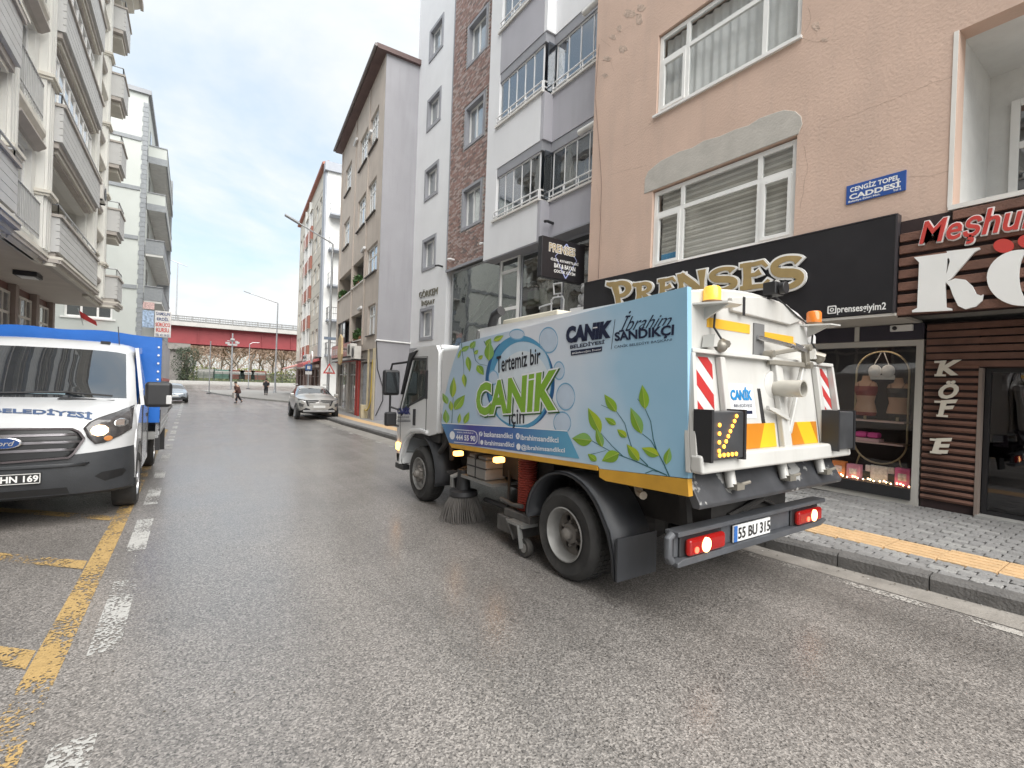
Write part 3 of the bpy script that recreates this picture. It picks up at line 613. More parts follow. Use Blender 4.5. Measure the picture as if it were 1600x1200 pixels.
m = MB(); uzpoly(m, disc(1568, 384, 16, 11), .09, .125); m.build('letter_dot', red_l, KS); m = MB(); uzpoly(m, disc(1606, 377, 16, 11), .09, .125); m.build('letter_dot', red_l, KS)
# soffit, recessed slats above the door
m = MB(); m.box(2.3, 8.1, -.9, .12, 2.635, 2.672); m.build('soffit', mat('soffit_panel', (.5, .48, .44), .7, var=.08), PB)
m = MB()
for i in range(6):
    z = 2.02+.1*i
    MB().box(-3.2, 2.22, -.86, -.8, z, z+.075).build('slat', wood, KS)
MB().box(-3.2, 2.22, -.9, -.87, 2.0, 2.62).build('backing', wood_d, KS)
MB().box(-.3, 1.2, -.2, -.15, 2.56, 2.6).build('tube_light', mat('tube_light_off', (.6, .6, .58), .5), KS)

# slatted pillar with vertical letters
FP = Fac((8.4, 0), 90)
SP = FP.thing('slatted_pillar', 'brown slatted pillar with white vertical letters between window and dark door', 'pillar')
u0, u1 = 1.68, 2.235; zb = zroad(1.9)+KH
MB().box(u0+.01, u1-.005, -.12, -.03, zb, 2.62).build('backing', wood_d, SP)
MB().box(u0-.035, u0, -.1, .02, zb, 2.0).build('edge_post', mat('grey_brown_post', (.25, .2, .17), .6), SP)
i = 0; z = zb+.12
while z < 2.0:
    o = obj('slat', bpy.data.meshes.get('pillar_slat') or MB().prism([(-.03, 0), (.0, 0), (.016, .028), (.004, .058), (-.03, .058)], u0, u1-.01, 'x').mesh('pillar_slat', wood), SP, (0, 0, z), (random.uniform(-.03, .03), 0, 0)); z += .094
for s, qd in (('K', [(1463, 564), (1503, 562), (1502, 586), (1463, 588)]), ('Ö', [(1467, 596), (1499, 594), (1498, 622), (1467, 624)]), ('F', [(1463, 626), (1497, 624), (1490, 650), (1466, 651)]), ('E', [(1456, 685), (1488, 684), (1488, 709), (1456, 708)])):
    m = MB(); fit_text(m, s, *FP.q(qd, .02), (0, 1, 0), depth=.025, bold=.04, shear=.2)
    a, b, c_, e = [p for p in FP.q(qd, .02)]
    if s != 'Ö':                                        # slab serifs
        for p, q_ in ((a, .1), (e, .1)): m.box(p.x-.1, p.x+.015, .02, .043, p.z-(.0 if p is e else .028), p.z+(.028 if p is e else 0))
    m.build('letter', mat('cream_letter', (.75, .7, .6), .5), SP)
# dark glazed entrance
ED = FP.thing('glazed_entrance', 'dark glazed grill shop entrance beside the slatted pillar', 'door')
window(ED, -.9, 1.64, zb+.03, 2.0, -.12, us=[.55], fw=.05, fm=mat('black_alu', (.02, .02, .022), .35), gm=glass_mat('dark_shop_glass', (.35, .33, .36), .06, wav=.05), name='door_frame')
MB().box(-.95, 1.66, -.3, .06, zb-.03, zb+.03).build('threshold', concrete, ED)
m = MB(); m.box(-1, 1.64, -1.1, -1.05, zb, 2.3); m.box(-1, 1.64, -1.05, -.19, zb-.02, zb+.02); m.build('dark_room', mat('grill_room', (.05, .035, .06), .6, var=.8, vs=2.5), ED)
for a_ in ((1.3, 1.5, 1.85, 1.93), (1.3, 1.5, 1.72, 1.8), (1.42, 1.56, 1.0, 1.14)): MB().box(a_[0], a_[1], -.185, -.18, a_[2], a_[3]).build('door_sticker', mat('pale_sticker', (.55, .52, .52), .5), ED)
# lingerie shop window
SW = FP.thing('shop_window', 'grey framed shop display window with lit lower shelf beside the slatted pillar', 'shop window')
zb2 = zroad(3)+KH
fmx = mat('beige_alu', (.5, .48, .44), .45, var=.06)
window(SW, 2.25, 4.9, zb2, 2.4, -.0, fw=.08, th=.1, fm=fmx, gm=clear_glass, name='window_frame')
m = MB(); m.box(2.25, 8, -.06, .0, 2.41, 2.63); m.build('dark_band', mat('shop_band', (.03, .026, .04), .35), SW)
m = MB(); uz = FP.px(1340, 515); m.box(uz[0]-.03, uz[0]+.03, 0.002, .02, 2.41, 2.63); m.build('band_post', fmx, SW)
m = MB(); m.box(2.33, 4.82, .004, .03, zb2+.08, zb2+.24); m.build('dark_plinth', black_plastic, SW)
m = MB(); m.box(2.2, 4.95, -1.6, -1.5, 0, 2.6); m.box(4.9, 5.0, -1.5, -.1, 0, 2.6); m.box(2.16, 2.22, -1.5, -.12, 0, 2.6); m.box(2.22, 4.9, -1.5, -.1, zb2-.02, zb2+.22); m.box(2.22, 4.9, -1.5, -.1, 2.42, 2.5); m.build('display_box', mat('display_dark', (.05, .045, .055), .6, var=.4, vs=2), SW)
m = MB(); m.box(4.98, 8, -.1, 0, zb2-.05, 2.41); m.build('side_panel', mat('shop_side', (.2, .2, .21), .5), SW)
EL = FP.thing('emergency_light', 'small white box lamp fixed on the dark band above the display window', 'lamp')
uz = FP.px(1410, 513); m = MB(); m.box(uz[0]-.13, uz[0]+.13, .002, .06, uz[1]-.045, uz[1]+.045); m.build('housing', frame_white, EL, bevel=.01)
m = MB(); m.lathe([(.028, 0), (.028, .02), (.015, .025)], (uz[0]+.07, .058, uz[1]), 'y', 14); m.build('lens', black_plastic, EL)

# goods in the lit display
def fp(x, y, d): u, z = FP.px(x, y, d); return (u, d, z)
goldm = mat('brass_tube', (.5, .4, .25), .35, metal=.6)
DS = FP.thing('oval_display_stand', 'oval brass tube display stand with shelves in the shop window', 'display stand')
a_, b_, c_, e_ = fp(1336, 640, -.45)[0], fp(1419, 640, -.45)[0], fp(1378, 549, -.45)[2], fp(1385, 726, -.45)[2]; uc, hw = (a_+b_)/2, abs(a_-b_)/2
pts = [(uc+hw*math.cos(R(t_)), -.45, c_-hw+hw*math.sin(R(t_))) for t_ in range(0, 181, 12)]+[(uc+hw*math.cos(R(t_)), -.45, e_+hw+hw*math.sin(R(t_))) for t_ in range(180, 361, 12)]; pts.append(pts[0])
MB().tube(pts, .014, 8).build('ring', goldm, DS, smooth=50)
for y_ in (658, 692): z_ = fp(1375, y_, -.45)[2]; MB().box(uc-hw, uc+hw, -.6, -.3, z_-.012, z_+.012).build('shelf', mat('pink_shelf', (.6, .42, .38), .5), DS)
for s_ in (-1, 1): MB().tube([(uc+s_*.25, -.45, e_+.12), (uc+s_*.35, -.45, zb2+.22)], .012, 6).build('leg', goldm, DS)
skn = [mat('mannequin_skin', (.5, .3, .2), .5, var=.08), mat('mannequin_pale', (.45, .3, .22), .5, var=.08)]
def torso(c, s_, label, cloth, rz=0.):
    t = FP.thing('mannequin_torso', label, 'mannequin', 'mannequin torsos in the shop window'); b = MB(); n = 18
    secs = [(.0, .15, .1), (.06, .165, .115), (.14, .15, .1), (.24, .125, .085), (.34, .145, .1), (.42, .165, .12), (.5, .17, .1), (.56, .15, .075), (.6, .07, .06), (.68, .055, .055)]
    for z_, rx, ry in secs:
        for k in range(n): a = 2*math.pi*k/n; bust = .045*math.exp(-((z_-.42)/.06)**2)*max(0, math.cos(a-math.pi/2-.45))**4+.045*math.exp(-((z_-.42)/.06)**2)*max(0, math.cos(a-math.pi/2+.45))**4; b.v.append((c[0]+s_*(rx*math.cos(a)), c[1]+s_*((ry+bust)*math.sin(a)), c[2]+s_*z_))
    for j in range(len(secs)-1):
        for k in range(n): q = (j*n+k, j*n+(k+1) % n, (j+1)*n+(k+1) % n, (j+1)*n+k); b.f.append(q); b.m.append(1 if secs[j][0] in (.34, .42) or j == 0 else 0)
    b.f += [tuple(range(n))[::-1], tuple((len(secs)-1)*n+k for k in range(n))]; b.m += [0, 0]
    b.build('torso', [skn[0], cloth], t, smooth=60); MB().tube([(c[0], c[1], c[2]), (c[0], c[1], c[2]-.06)], .02, 8).build('stand', goldm, t)
    for sx_ in (-1, 1): MB().tube([(c[0]+s_*sx_*.07, c[1]+s_*.12, c[2]+s_*.47), (c[0]+s_*sx_*.1, c[1]+s_*.03, c[2]+s_*.585)], .006, 5).build('strap', cloth, t)
redc = mat('dark_red_lace', (.22, .03, .025), .6, var=.2); blkc = mat('black_lace', (.02, .018, .02), .6); whc = mat('white_lace', (.7, .68, .66), .7, var=.1)
z1 = fp(1375, 658, -.45)[2]+.075
torso((uc+.2, -.45, z1), .92, 'tan mannequin torso in dark red lingerie on the upper shelf', redc); torso((uc-.2, -.5, z1), .88, 'tan mannequin torso in black lingerie on the upper shelf', blkc)
t = FP.thing('white_lingerie', 'white lace lingerie set hanging at the top of the oval stand', 'clothing'); u_, d_, z_ = fp(1378, 580, -.45)
b = MB()
for s_ in (-1, 1): b.ball((u_+s_*.085, -.43, z_), (.09, .05, .1), 12, 8)
b.build('cups', whc, t, smooth=60); b = MB(); b.box(u_-.17, u_+.17, -.46, -.43, z_-.13, z_-.06); b.build('band', whc, t, bevel=.01)
for s_ in (-1, 1): MB().tube([(u_+s_*.1, -.42, z_+.08), (u_+s_*.02, -.45, c_-.02)], .006, 5).build('strap', whc, t)
pinkm = mat('pink_goods', (.75, .1, .33), .5, var=.15); z2 = fp(1375, 692, -.45)[2]+.013
t = FP.thing('pink_gift_box', 'bright pink boxes of goods on the lower display shelf', 'box')
for k, du in enumerate((.18, .02)): MB().box(uc+du-.02, uc+du+.13, -.55, -.38, z2+.05, z2+.14).build('lid', pinkm, t, bevel=.03)
MB().box(uc-.02, uc+.32, -.57, -.36, z2, z2+.045).build('tray', mat('pale_pink', (.7, .45, .45), .5), t)
zf_ = zb2+.221
t = FP.thing('white_folded_pyjamas', 'white printed pyjamas propped under the oval stand', 'clothing'); u_, d_, z_ = fp(1372, 738, -.35)
b = MB(); b.box(u_-.12, u_+.1, -.38, -.34, zf_+.02, zf_+.24); b.box(u_-.2, u_-.12, -.38, -.35, zf_+.14, zf_+.24); b.box(u_+.1, u_+.17, -.38, -.35, zf_+.13, zf_+.23); b.build('garment', mat('white_print_cloth', (.72, .7, .68), .7, var=.25, vs=30), t, bevel=.01); MB().box(u_-.16, u_+.14, -.42, -.3, zf_-.0, zf_+.02).build('base', frame_white, t)
for px2, lb, cc, hh in ((1335, 'pink printed carton at the left of the display floor', (.72, .3, .42), .22), (1412, 'pink paper bag in the right corner of the display floor', (.75, .15, .35), .26), (1312, 'orange carton at the far left of the display floor', (.7, .25, .08), .24)):
    u_ = fp(px2, 740, -.3)[0]; t = FP.thing('display_carton', lb, 'box', 'cartons on the display floor'); mm = mat('carton_%d' % px2, cc, .5, var=.25, vs=12); MB().box(u_-.09, u_+.09, -.36, -.24, zf_, zf_+hh).build('carton', mm, t, bevel=.006); MB().box(u_-.05, u_+.05, -.239, -.236, zf_+hh*.3, zf_+hh*.7).build('print', mat('carton_print', (.7, .6, .6), .5, var=.5, vs=25), t)
t = FP.thing('fairy_lights', 'warm fairy lights strung along the display floor', 'string lights'); warm = mat('warm_bulb', (1, .6, .3), .3, var=0, emit=3.5, ecol=(1, .6, .28)); b = MB(); cb2 = MB(); prev = None
for k in range(46):
    u_ = 2.4+2.3*k/45; p = (u_, -.17+.05*math.sin(k*1.7), zf_+.02+.02*abs(math.sin(k*2.3))); b.ball(p, .011, 6, 4)
    if prev: cb2.tube([prev, p], .003, 4, caps=False)
    prev = p
tag(b.build('bulbs', warm, t), kind='stuff'); cb2.build('wire', black_plastic, t)
t = FP.thing('display_lamp', 'warm strip lamp under the ceiling of the shop display', 'lamp'); MB().box(2.6, 4.6, -.34, -.3, 2.36, 2.4).build('casing', frame_white, t); MB().box(2.62, 4.58, -.335, -.305, 2.352, 2.36).build('diffuser', mat('strip_light', (1, .85, .7), .3, var=0, emit=2.5, ecol=(1, .82, .65)), t)
# ------------------------------------------------------------------ white modern block with brick panel and glazed balconies
FB = Fac((8.3, 8.2), 90)
WB = FB.thing('white_apartment_block', 'white modern apartment block with red brick panel and glazed balconies', 'building')
wr = mat('white_render', (.74, .745, .76), .85, var=.04, vs=1, bump=.25, bs=40, stain=.14, stainc=(.55, .55, .56), streak=True)
lil = mat('lilac_grey_render', (.42, .415, .45), .85, var=.05, vs=1, bump=.25, bs=40, stain=.12, streak=True)
gcas = mat('grey_casing', (.3, .305, .33), .7, var=.05); trimc = mat('cream_cornice', (.68, .66, .62), .7, var=.06)
SZ = [3.27, 6.27, 9.33, 12.37, 15.4]; BZ = [7.17, 10.22, 13.27, 16.3]
holes = [(9.95+.13, 11.35-.13, z+.13, z+1.4-.13) for z in SZ]
m = MB(); wall_holes(m, 8.87, 12.6, 2.98, 19, -.3, 0, holes); m.box(12.3, 12.6, -9, -.3, -1, 19); m.build('white_wall', wr, WB)
for h in holes: window(WB, h[0], h[1], h[2], h[3], -.12, fw=.07, gm=win_bright, us=[(h[0]+h[1])/2-.12], casing=.13, casem=gcas)
m = MB(); m.box(-.0, 12.28, -9, -2.6, -1, 19); m.build('core', dark_in, WB)
m = MB(); m.box(8.6, 12.6, -.3, .03, -1, 2.97); m.box(0, 12.28, -2.6, -.32, 5.95, 6.1); m.build('grey_base', mat('base_grey', (.33, .33, .345), .8, var=.06, stain=.2), WB)
bh = [(6.27+.12, 7.78-.12, z+.1, z+1.58-.1) for z in BZ]
m = MB(); wall_holes(m, 5.5, 8.87, 5.9, 19, -.3, 0, bh); mw_ = m.build('brick_backing', mat('mortar', (.42, .4, .38), .95, var=.1), WB)
for h in bh: window(WB, h[0], h[1], h[2], h[3], -.14, fw=.07, gm=win_bright, us=[h[0]+.58*(h[1]-h[0])], casing=.1, casem=gcas)
brm = [mat('brick_'+n_, c_, .85, var=.25, vs=9, bump=.5, bs=60) for n_, c_ in (('red', (.31, .2, .175)), ('brown', (.25, .175, .155)), ('pale', (.40, .32, .295)), ('dark', (.19, .155, .145)))]
bl, bh_, g = .205, .06, .007; bmes = [MB().box(g/2, bl-g/2, 0, .022, g/2, bh_+.006-g/2).mesh('brick', x_) for x_ in brm]
rest = [MB() for _ in brm]; cnt = 0; z = 5.93; row = 0
while z < 18.9:
    u = 5.58-(row % 2)*bl/2
    while u < 8.85:
        a, b = max(u, 5.58), min(u+bl, 8.85)
        if b-a > .03 and not any(h[0]-.11 < b and a < h[1]+.11 and h[2]-.11 < z+bh_ and z < h[3]+.11 for h in bh):
            k = random.choices(range(4), (5, 3, 4, 1))[0]; e = random.uniform(-.003, .005)
            if b-a > bl-.01 and cnt < 300: obj('brick', bmes[k], WB, (a, .001+e, z)); cnt += 1
            else: rest[k].box(a+g/2, b-g/2, 0, .022+e, z+g/2, z+bh_+.006-g/2)
        u += bl
    z += bh_+.006; row += 1
for k, r_ in enumerate(rest): tag(r_.build('brick_field', brm[k], WB, recalc=False), kind='stuff')
m = MB(); m.box(5.5, 8.9, -.02, .06, 5.84, 5.93); m.box(8.86, 8.92, -.02, .04, 5.93, 19); m.build('brick_edge_trim', gcas, WB)
# balcony bays: left bay stands 0.32 m proud, right bay flush
D1 = .32
m = MB(); m.box(4.86, 5.52, -1.6, D1, 5.6, 19); m.build('white_column', wr, WB)
balg = glass_mat('balcony_glass', (.5, .56, .62), .2, wav=.08); whm = mat('white_metal', (.78, .78, .78), .35, var=.04)
for k in range(5):
    z0 = 5.6+3.04*k; zt = z0+1.13; zc_ = z0+2.56
    a, b = (wr, lil) if k < 2 else (lil, wr)
    zl_ = z0-(.2 if k else 0); m = MB(); m.box(2.6, 4.86, D1-.18, D1, zl_, zt); m.build('parapet', a, WB)
    m = MB(); m.box(-.1, 2.58, -.18, -.0, zl_, zt); m.box(2.44, 2.58, 0, D1-.005, zl_, zt); m.build('parapet', b, WB)
    m = MB(); m.box(2.5, 5.0, D1-.25, D1+.06, zt, zt+.06); m.box(-.1, 2.5, -.25, .06, zt, zt+.06); m.build('parapet_coping', trimc, WB)
    m = MB(); m.box(2.5, 4.86, -1.6, D1-.02, zc_, z0+2.838); m.box(-.1, 2.5, -1.6, -.02, zc_, z0+2.838); m.build('ceiling_band', gcas, WB)  # ceiling band's grey paints in the shadow below the parapet above
    m = MB(); m.box(-.1, 4.86, -1.7, -1.6, z0, zc_); m.build('balcony_back', mat('balcony_inner', (.3, .3, .32), .8, var=.3, vs=2), WB)
    m = MB(); m.box(-.1, 4.86, -1.6, -.2, z0+.02, z0+.1); m.build('balcony_floor', concrete, WB)
    # sliding glass leaves
    us_ = [2.62+(4.84-2.62)*i/5 for i in range(6)]
    f = MB()
    for u in us_: f.box(u-.012, u+.012, D1-.1, D1-.06, zt+.06, zc_)
    f.box(2.62, 4.84, D1-.1, D1-.06, zc_-.05, zc_-.001); fo = f.build('glazing_frame', whm, WB)
    for a_, b_ in zip(us_, us_[1:]): MB().box(a_+.014, b_-.014, D1-.085, D1-.077, zt+.065, zc_-.055).build('pane', balg, fo)
    us_ = [-.05+(2.4-(-.05))*i/5 for i in range(6)]; f = MB()
    for u in us_: f.box(u-.012, u+.012, -.1, -.06, zt+.06, zc_)
    f.box(-.05, 2.4, -.1, -.06, zc_-.05, zc_-.001); fo = f.build('glazing_frame', whm, WB)
    for a_, b_ in zip(us_, us_[1:]): MB().box(a_+.014, b_-.014, -.085, -.077, zt+.065, zc_-.055).build('pane', balg, fo)
    MB().box(2.45, 2.46, -.06, D1-.1, zt+.065, zc_).build('pane', balg, fo)
    r_ = MB()
    for pts in ([(4.9, D1+.03), (2.52, D1+.03)], [(2.48, D1), (2.48, .04)], [(2.44, .03), (.0, .03)]):
        for h in (.3, .14): r_.tube([(u, d, zt+h) for u, d in pts], .022, 6)
        l = math.dist(*pts); n = max(1, int(l/.6))
        for i in range(n+1): t = i/n; u, d = [pts[0][j]+(pts[1][j]-pts[0][j])*t for j in (0, 1)]; r_.tube([(u, d, zt), (u, d, zt+.3)], .018, 6)
    r_.build('low_rail', whm, WB, smooth=40)
    if k in (0, 1): MB().tube([(.2, .25, z0+2.42), (1.0, .25, z0+2.42)], .075, 10).build('rolled_awning', mat('awning_casing', (.74, .73, .7), .6), WB, smooth=40)
m = MB(); m.box(-.1, 5.52, -1.6, D1-.01, 5.56, 5.6); m.build('bay_underside', gcas, WB)
# glazed ground floor show room
GF = [(5.05, 8.6), (3.95, 5.05), (0, 3.95)]
sg_room = mat('show_room', (.32, .33, .33), .8, var=.25, vs=1.5)
m = MB(); m.box(0, 8.6, -3, -2.9, 2, 5.9); m.box(0, 8.6, -2.9, -.1, 2.8, 2.9); m.build('show_room', sg_room, WB)
shopg = glass_mat('show_window_glass', (.5, .53, .52), .16, wav=.1)
window(WB, 5.08, 8.58, .6, 5.82, -.1, fw=.07, fm=mat('grey_alu', (.33, .34, .35), .4), gm=shopg, name='show_window')
window(WB, 3.93, 5.02, .6, 5.62, -.06, us=[], zs=[3.95, 5.15], fw=.1, gm=shopg, name='show_door')
window(WB, .02, 3.88, .6, 5.56, -.1, us=[1.9], fw=.06, fm=frame_grey, gm=shopg, name='show_window')
m = MB(); m.bar((8.5, -.35, 3.2), (5.9, -.5, 5.2), .09, .06); m.build('stair_string', mat('pale_rail', (.5, .52, .5), .5), WB)
m = MB(); m.bar((8.2, -.4, 3.3), (6.0, -.55, 4.5), .06, .06); m.build('stair_rail', mat('pale_rail', (.5, .52, .5), .5), WB)
m = MB(); gu = FB.px(843, 475, -.5); m.box(gu[0]-.45, gu[0]+.5, -.9, -.4, gu[1], gu[1]+.42); m.build('green_cabinet', mat('green_cabinet', (.12, .36, .1), .5), WB)
# metal lettering on the white wall
ml = mat('bronze_letter', (.2, .19, .15), .4, metal=.6)
m = MB(); fit_text(m, 'GÖRKEM', *FB.q([(655, 455), (685, 446), (684, 460), (656, 466)], 0), (0, 1, 0), depth=.03, off=.004, bold=.0); m.build('lettering', ml, WB)
m = MB(); fit_text(m, 'İNŞAAT', *FB.q([(659, 469), (680, 465), (679, 476), (659, 480)], 0), (0, 1, 0), depth=.03, off=.004); m.build('lettering', ml, WB)
for x, y in ((707, 406), (758, 382), (688, 416), (860, 348)):
    u, z = FB.px(x, y, .1); MB().tube([(u, -.02, z), (u, .2, z+.02), (u-.06, .34, z-.03)], .04, 8).build('spot_lamp', dark_iron if y in (416, 348) else whm, WB, smooth=40)
# hanging light box of the shop
FL = Fac((8.3, 8.75), 180)
LB = FL.thing('hanging_light_box', 'small black projecting light box with gold and white shop lettering', 'shop sign')
q = FL.q([(847, 377), (915, 383), (912, 440), (846, 433)], 0); a0, a1 = min(p.x for p in q), max(p.x for p in q); b0, b1 = min(p.z for p in q)+.02, max(p.z for p in q)-.02
MB().box(a0, a1, -.16, 0, b0, b1).build('box', sg_black, LB, bevel=.02)
uu0, uu1, zz0, zz1 = a0, a1, b0, b1; W_, H_ = a1-a0, b1-b0
m = MB()
for mi, bo, o_ in ((1, .06, .002), (0, .01, .004)): m.c = mi; tin(m, 'PRENSES', .15, .88, .66, .86, d=o_, bold=bo, bbox=(0, 4.6, 0, .72))
m.build('shop_name', [gold, lw], LB, recalc=False)
m = MB(); tin(m, 'ÖZEL KIYAFETLERİ', .2, .84, .44, .52, d=.003, bold=.02); tin(m, 'BAY & BAYAN', .28, .77, .28, .39, d=.003, bold=.03); tin(m, 'ÇOCUK GİYİM', .28, .77, .15, .26, d=.003, bold=.03); m.build('lettering', lw, LB, recalc=False)
m = MB()
for s_ in (-1, 1):
    po_ = stroke([(a0+W_*.45+s_*.25*W_, b0+H_*(.56)), (a0+W_*.45, b0+H_*(.92 if s_ > 0 else .06))], [.012, .03]); m.add([(u, .0015, z) for u, z in po_], [(0, 1, 2, 3)])
    po_ = stroke([(a0+W_*.45-s_*.25*W_, b0+H_*(.56)), (a0+W_*.45, b0+H_*(.92 if s_ > 0 else .06))], [.012, .03]); m.add([(u, .0025, z) for u, z in po_], [(0, 1, 2, 3)])
m.build('star_outline', mat('pale_violet', (.4, .45, .75), .4), LB, recalc=False)
MB().box(a0-.25, a0+.1, -.1, -.06, b1+.0, b1+.04).build('bracket', dark_iron, LB)
# white tube figure and bear ornament standing on the shop canopy
CP = FB.thing('shop_canopy', 'flat grey canopy ledge over the shop door behind the sweeper', 'canopy')
cz_ = FB.px(880, 497, .5)[1]
m = MB(); m.box(-.2, 3.6, .0, .9, cz_-.12, cz_); m.build('ledge', mat('canopy_grey', (.4, .4, .39), .6), CP, bevel=.01)
m = MB()
for u in (.1, 1.8, 3.4): m.bar((u, .02, cz_-.5), (u, .8, cz_-.12), .03, .03)
for i in range(3): m.box(.05+1.6*i, .11+1.6*i, .004, .04, cz_-.6, cz_-.1)
m.build('brackets', dark_iron, CP)
def fpt(x, y, d=.5): u, z = FB.px(x, y, d); return (u, d, z)
TF = FB.thing('tube_figure', 'white bent tube stick figure with square head standing on the shop canopy', 'ornament')
m = MB(); m.tube([fpt(865, 444), fpt(878, 442), fpt(878, 458), fpt(866, 460), fpt(865, 444)], .022, 8); m.build('head', whm, TF, smooth=50)
m = MB(); m.tube([fpt(872, 460), fpt(872, 465)], .02, 8); m.tube([fpt(862, 470), fpt(865, 465), fpt(879, 463), fpt(881, 468), fpt(880, 486)], .022, 8); m.tube([fpt(862, 468), fpt(861, 497)], .022, 8); m.build('body', whm, TF, smooth=50)
m = MB(); m.tube([fpt(863, 474), fpt(852, 477), fpt(843, 480), fpt(843, 483)], .022, 8); m.build('arm', whm, TF, smooth=50)
BO = FB.thing('bear_ornament', 'black and white bear shaped ornament on a white box', 'ornament')
m = MB(); u, d, z = fpt(917, 482); m.box(u-.33, u+.33, .35, .75, cz_, z-.0); m.build('box', whm, BO, bevel=.01)
m = MB(); m.ball((u, .55, z+.18), (.17, .13, .2), 14, 10); m.ball((u, .55, z+.45), (.14, .12, .13), 14, 10)
for s_ in (-1, 1): m.ball((u+s_*.11, .55, z+.56), .055, 10, 6); m.ball((u+s_*.16, .58, z+.24), (.05, .06, .12), 10, 6); m.ball((u+s_*.1, .62, z+.04), (.07, .09, .05), 10, 6)
m.build('figure', mat('mottled_bear', (.3, .3, .3), .5, var=.9, vs=9), BO, smooth=60)
# ------------------------------------------------------------------ old grey beige block at the bend
FC = Fac((6.8, 20.8), 85)
GB = FC.thing('old_grey_beige_block', 'old stained grey beige apartment block with brown eaves and open loggias', 'building')
beige = mat('grey_beige_render', (.52, .455, .40), .9, var=.1, vs=1.2, bump=.4, bs=25, stain=.5, stainc=(.34, .28, .24), streak=True)
lilw = mat('lilac_side_render', (.35, .345, .365), .9, var=.06, vs=.8, bump=.3, bs=30, stain=.4, stainc=(.25, .245, .26), streak=True)
ha = [(1.08, 2.78), (3.3, 5.25), (7.62, 9.5)]
hs = [(a, b, z, z+1.65) for a, b in ha for z in (12.6, 9.33)]+[(.45, 2.65, 6.45, 7.8), (.42, 1.95, 3.55, 4.98)]
lg = [(3.1, 6.1, 6.45, 7.72), (6.42, 10.6, 6.4, 7.72), (3.1, 6.1, 3.5, 4.9), (6.42, 10.6, 3.4, 4.9)]
m = MB(); wall_holes(m, 0, 10.8, 2.9, 15.9, -.25, 0, hs+lg); m.box(10.5, 10.8, -9, -.25, -1, 15.9); m.box(0, 10.5, -9, -.25, 15.6, 15.9); m.build('front_wall', beige, GB)
m = MB(); m.box(-.06, 0, -9, -.004, -1, 15.9); m.build('side_wall', lilw, GB)
MB().box(.02, 10.5, -9, -1.7, -1, 15.6).build('core', dark_in, GB)
for h in hs: window(GB, h[0]+.01, h[1]-.01, h[2]+.01, h[3]-.01, -.1, us=[h[0]+(h[1]-h[0])*.4, h[0]+(h[1]-h[0])*.72] if h[2] > 9 else [h[0]+(h[1]-h[0])*.5], zs=[h[3]-.5], fw=.07, gm=win_bright, sill=(.08, .09, .05), sillm=mat('dark_sill', (.1, .09, .085), .7))
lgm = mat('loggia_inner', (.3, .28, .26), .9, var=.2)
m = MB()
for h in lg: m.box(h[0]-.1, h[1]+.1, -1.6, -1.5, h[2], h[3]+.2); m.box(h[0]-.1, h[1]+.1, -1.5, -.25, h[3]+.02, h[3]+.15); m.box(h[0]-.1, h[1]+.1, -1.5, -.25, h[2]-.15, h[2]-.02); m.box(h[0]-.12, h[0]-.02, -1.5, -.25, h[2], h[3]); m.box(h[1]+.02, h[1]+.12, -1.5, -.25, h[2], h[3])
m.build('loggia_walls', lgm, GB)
for h in lg: MB().box(h[0]-.02, h[1]+.02, -.1, .07, h[2]-.06, h[2]-.004).build('loggia_sill', trimc, GB)
m = MB(); m.box(3.1, 5.0, -1.49, -1.45, 3.5, 4.9); m.build('white_loggia_panel', frame_white, GB)
window(GB, 8.3, 10.55, 3.45, 4.88, -.06, us=[9.4], fw=.06, fm=black_plastic, gm=win_bright, name='loggia_glazing'); window(GB, 6.5, 8.2, 3.45, 4.88, -.2, fw=.06, fm=black_plastic, gm=win_glass, name='loggia_glazing')
# raised pilaster lines and stains between windows
m = MB()
for u in (2.95, 6.25): m.box(u-.1, u+.1, 0, .05, 3.2, 15.8)
m.box(10.5, 10.8, 0, .05, 3.2, 15.8); m.build('pilaster', beige, GB)
eav = mat('brown_eaves', (.13, .085, .08), .7, var=.15); gut_ = mat('dark_gutter', (.2, .175, .17), .5)
m = MB(); m.prism([(-9.2, 15.55), (.42, 15.92), (.46, 16.12), (-9.2, 15.85)], -.22, 11.1, 'x'); m.build('roof', eav, GB)
m = MB(); m.tube([(-.22, .5, 16.02), (11.1, .5, 16.02)], .07, 8); m.build('gutter', gut_, GB, smooth=40)
for u, z in ((2.95, 13.4), (6.6, 14.6), (3.6, 7.95), (3.9, 5.05)): MB().tube([(u, .06, z), (u-.85, .1, z+.02)], .07, 8).build('rolled_awning', whm, GB, smooth=40)
MB().tube([(-.02, .04, 3.2), (-.1, .03, 3.25), (-.1, -1.9, 3.2), (-.1, -2.1, 3.12), (-.1, -2.1, 2.3)], .035, 8).build('white_pipe', frame_white, GB, smooth=40)
MB().tube([(-.1, .02, 3.2), (-.1, -.06, 2.0), (-.1, -.32, 1.2), (-.1, -.35, .6), (-.1, -.05, -.1)], .02, 6).build('hanging_cable', black_plastic, GB, smooth=40)
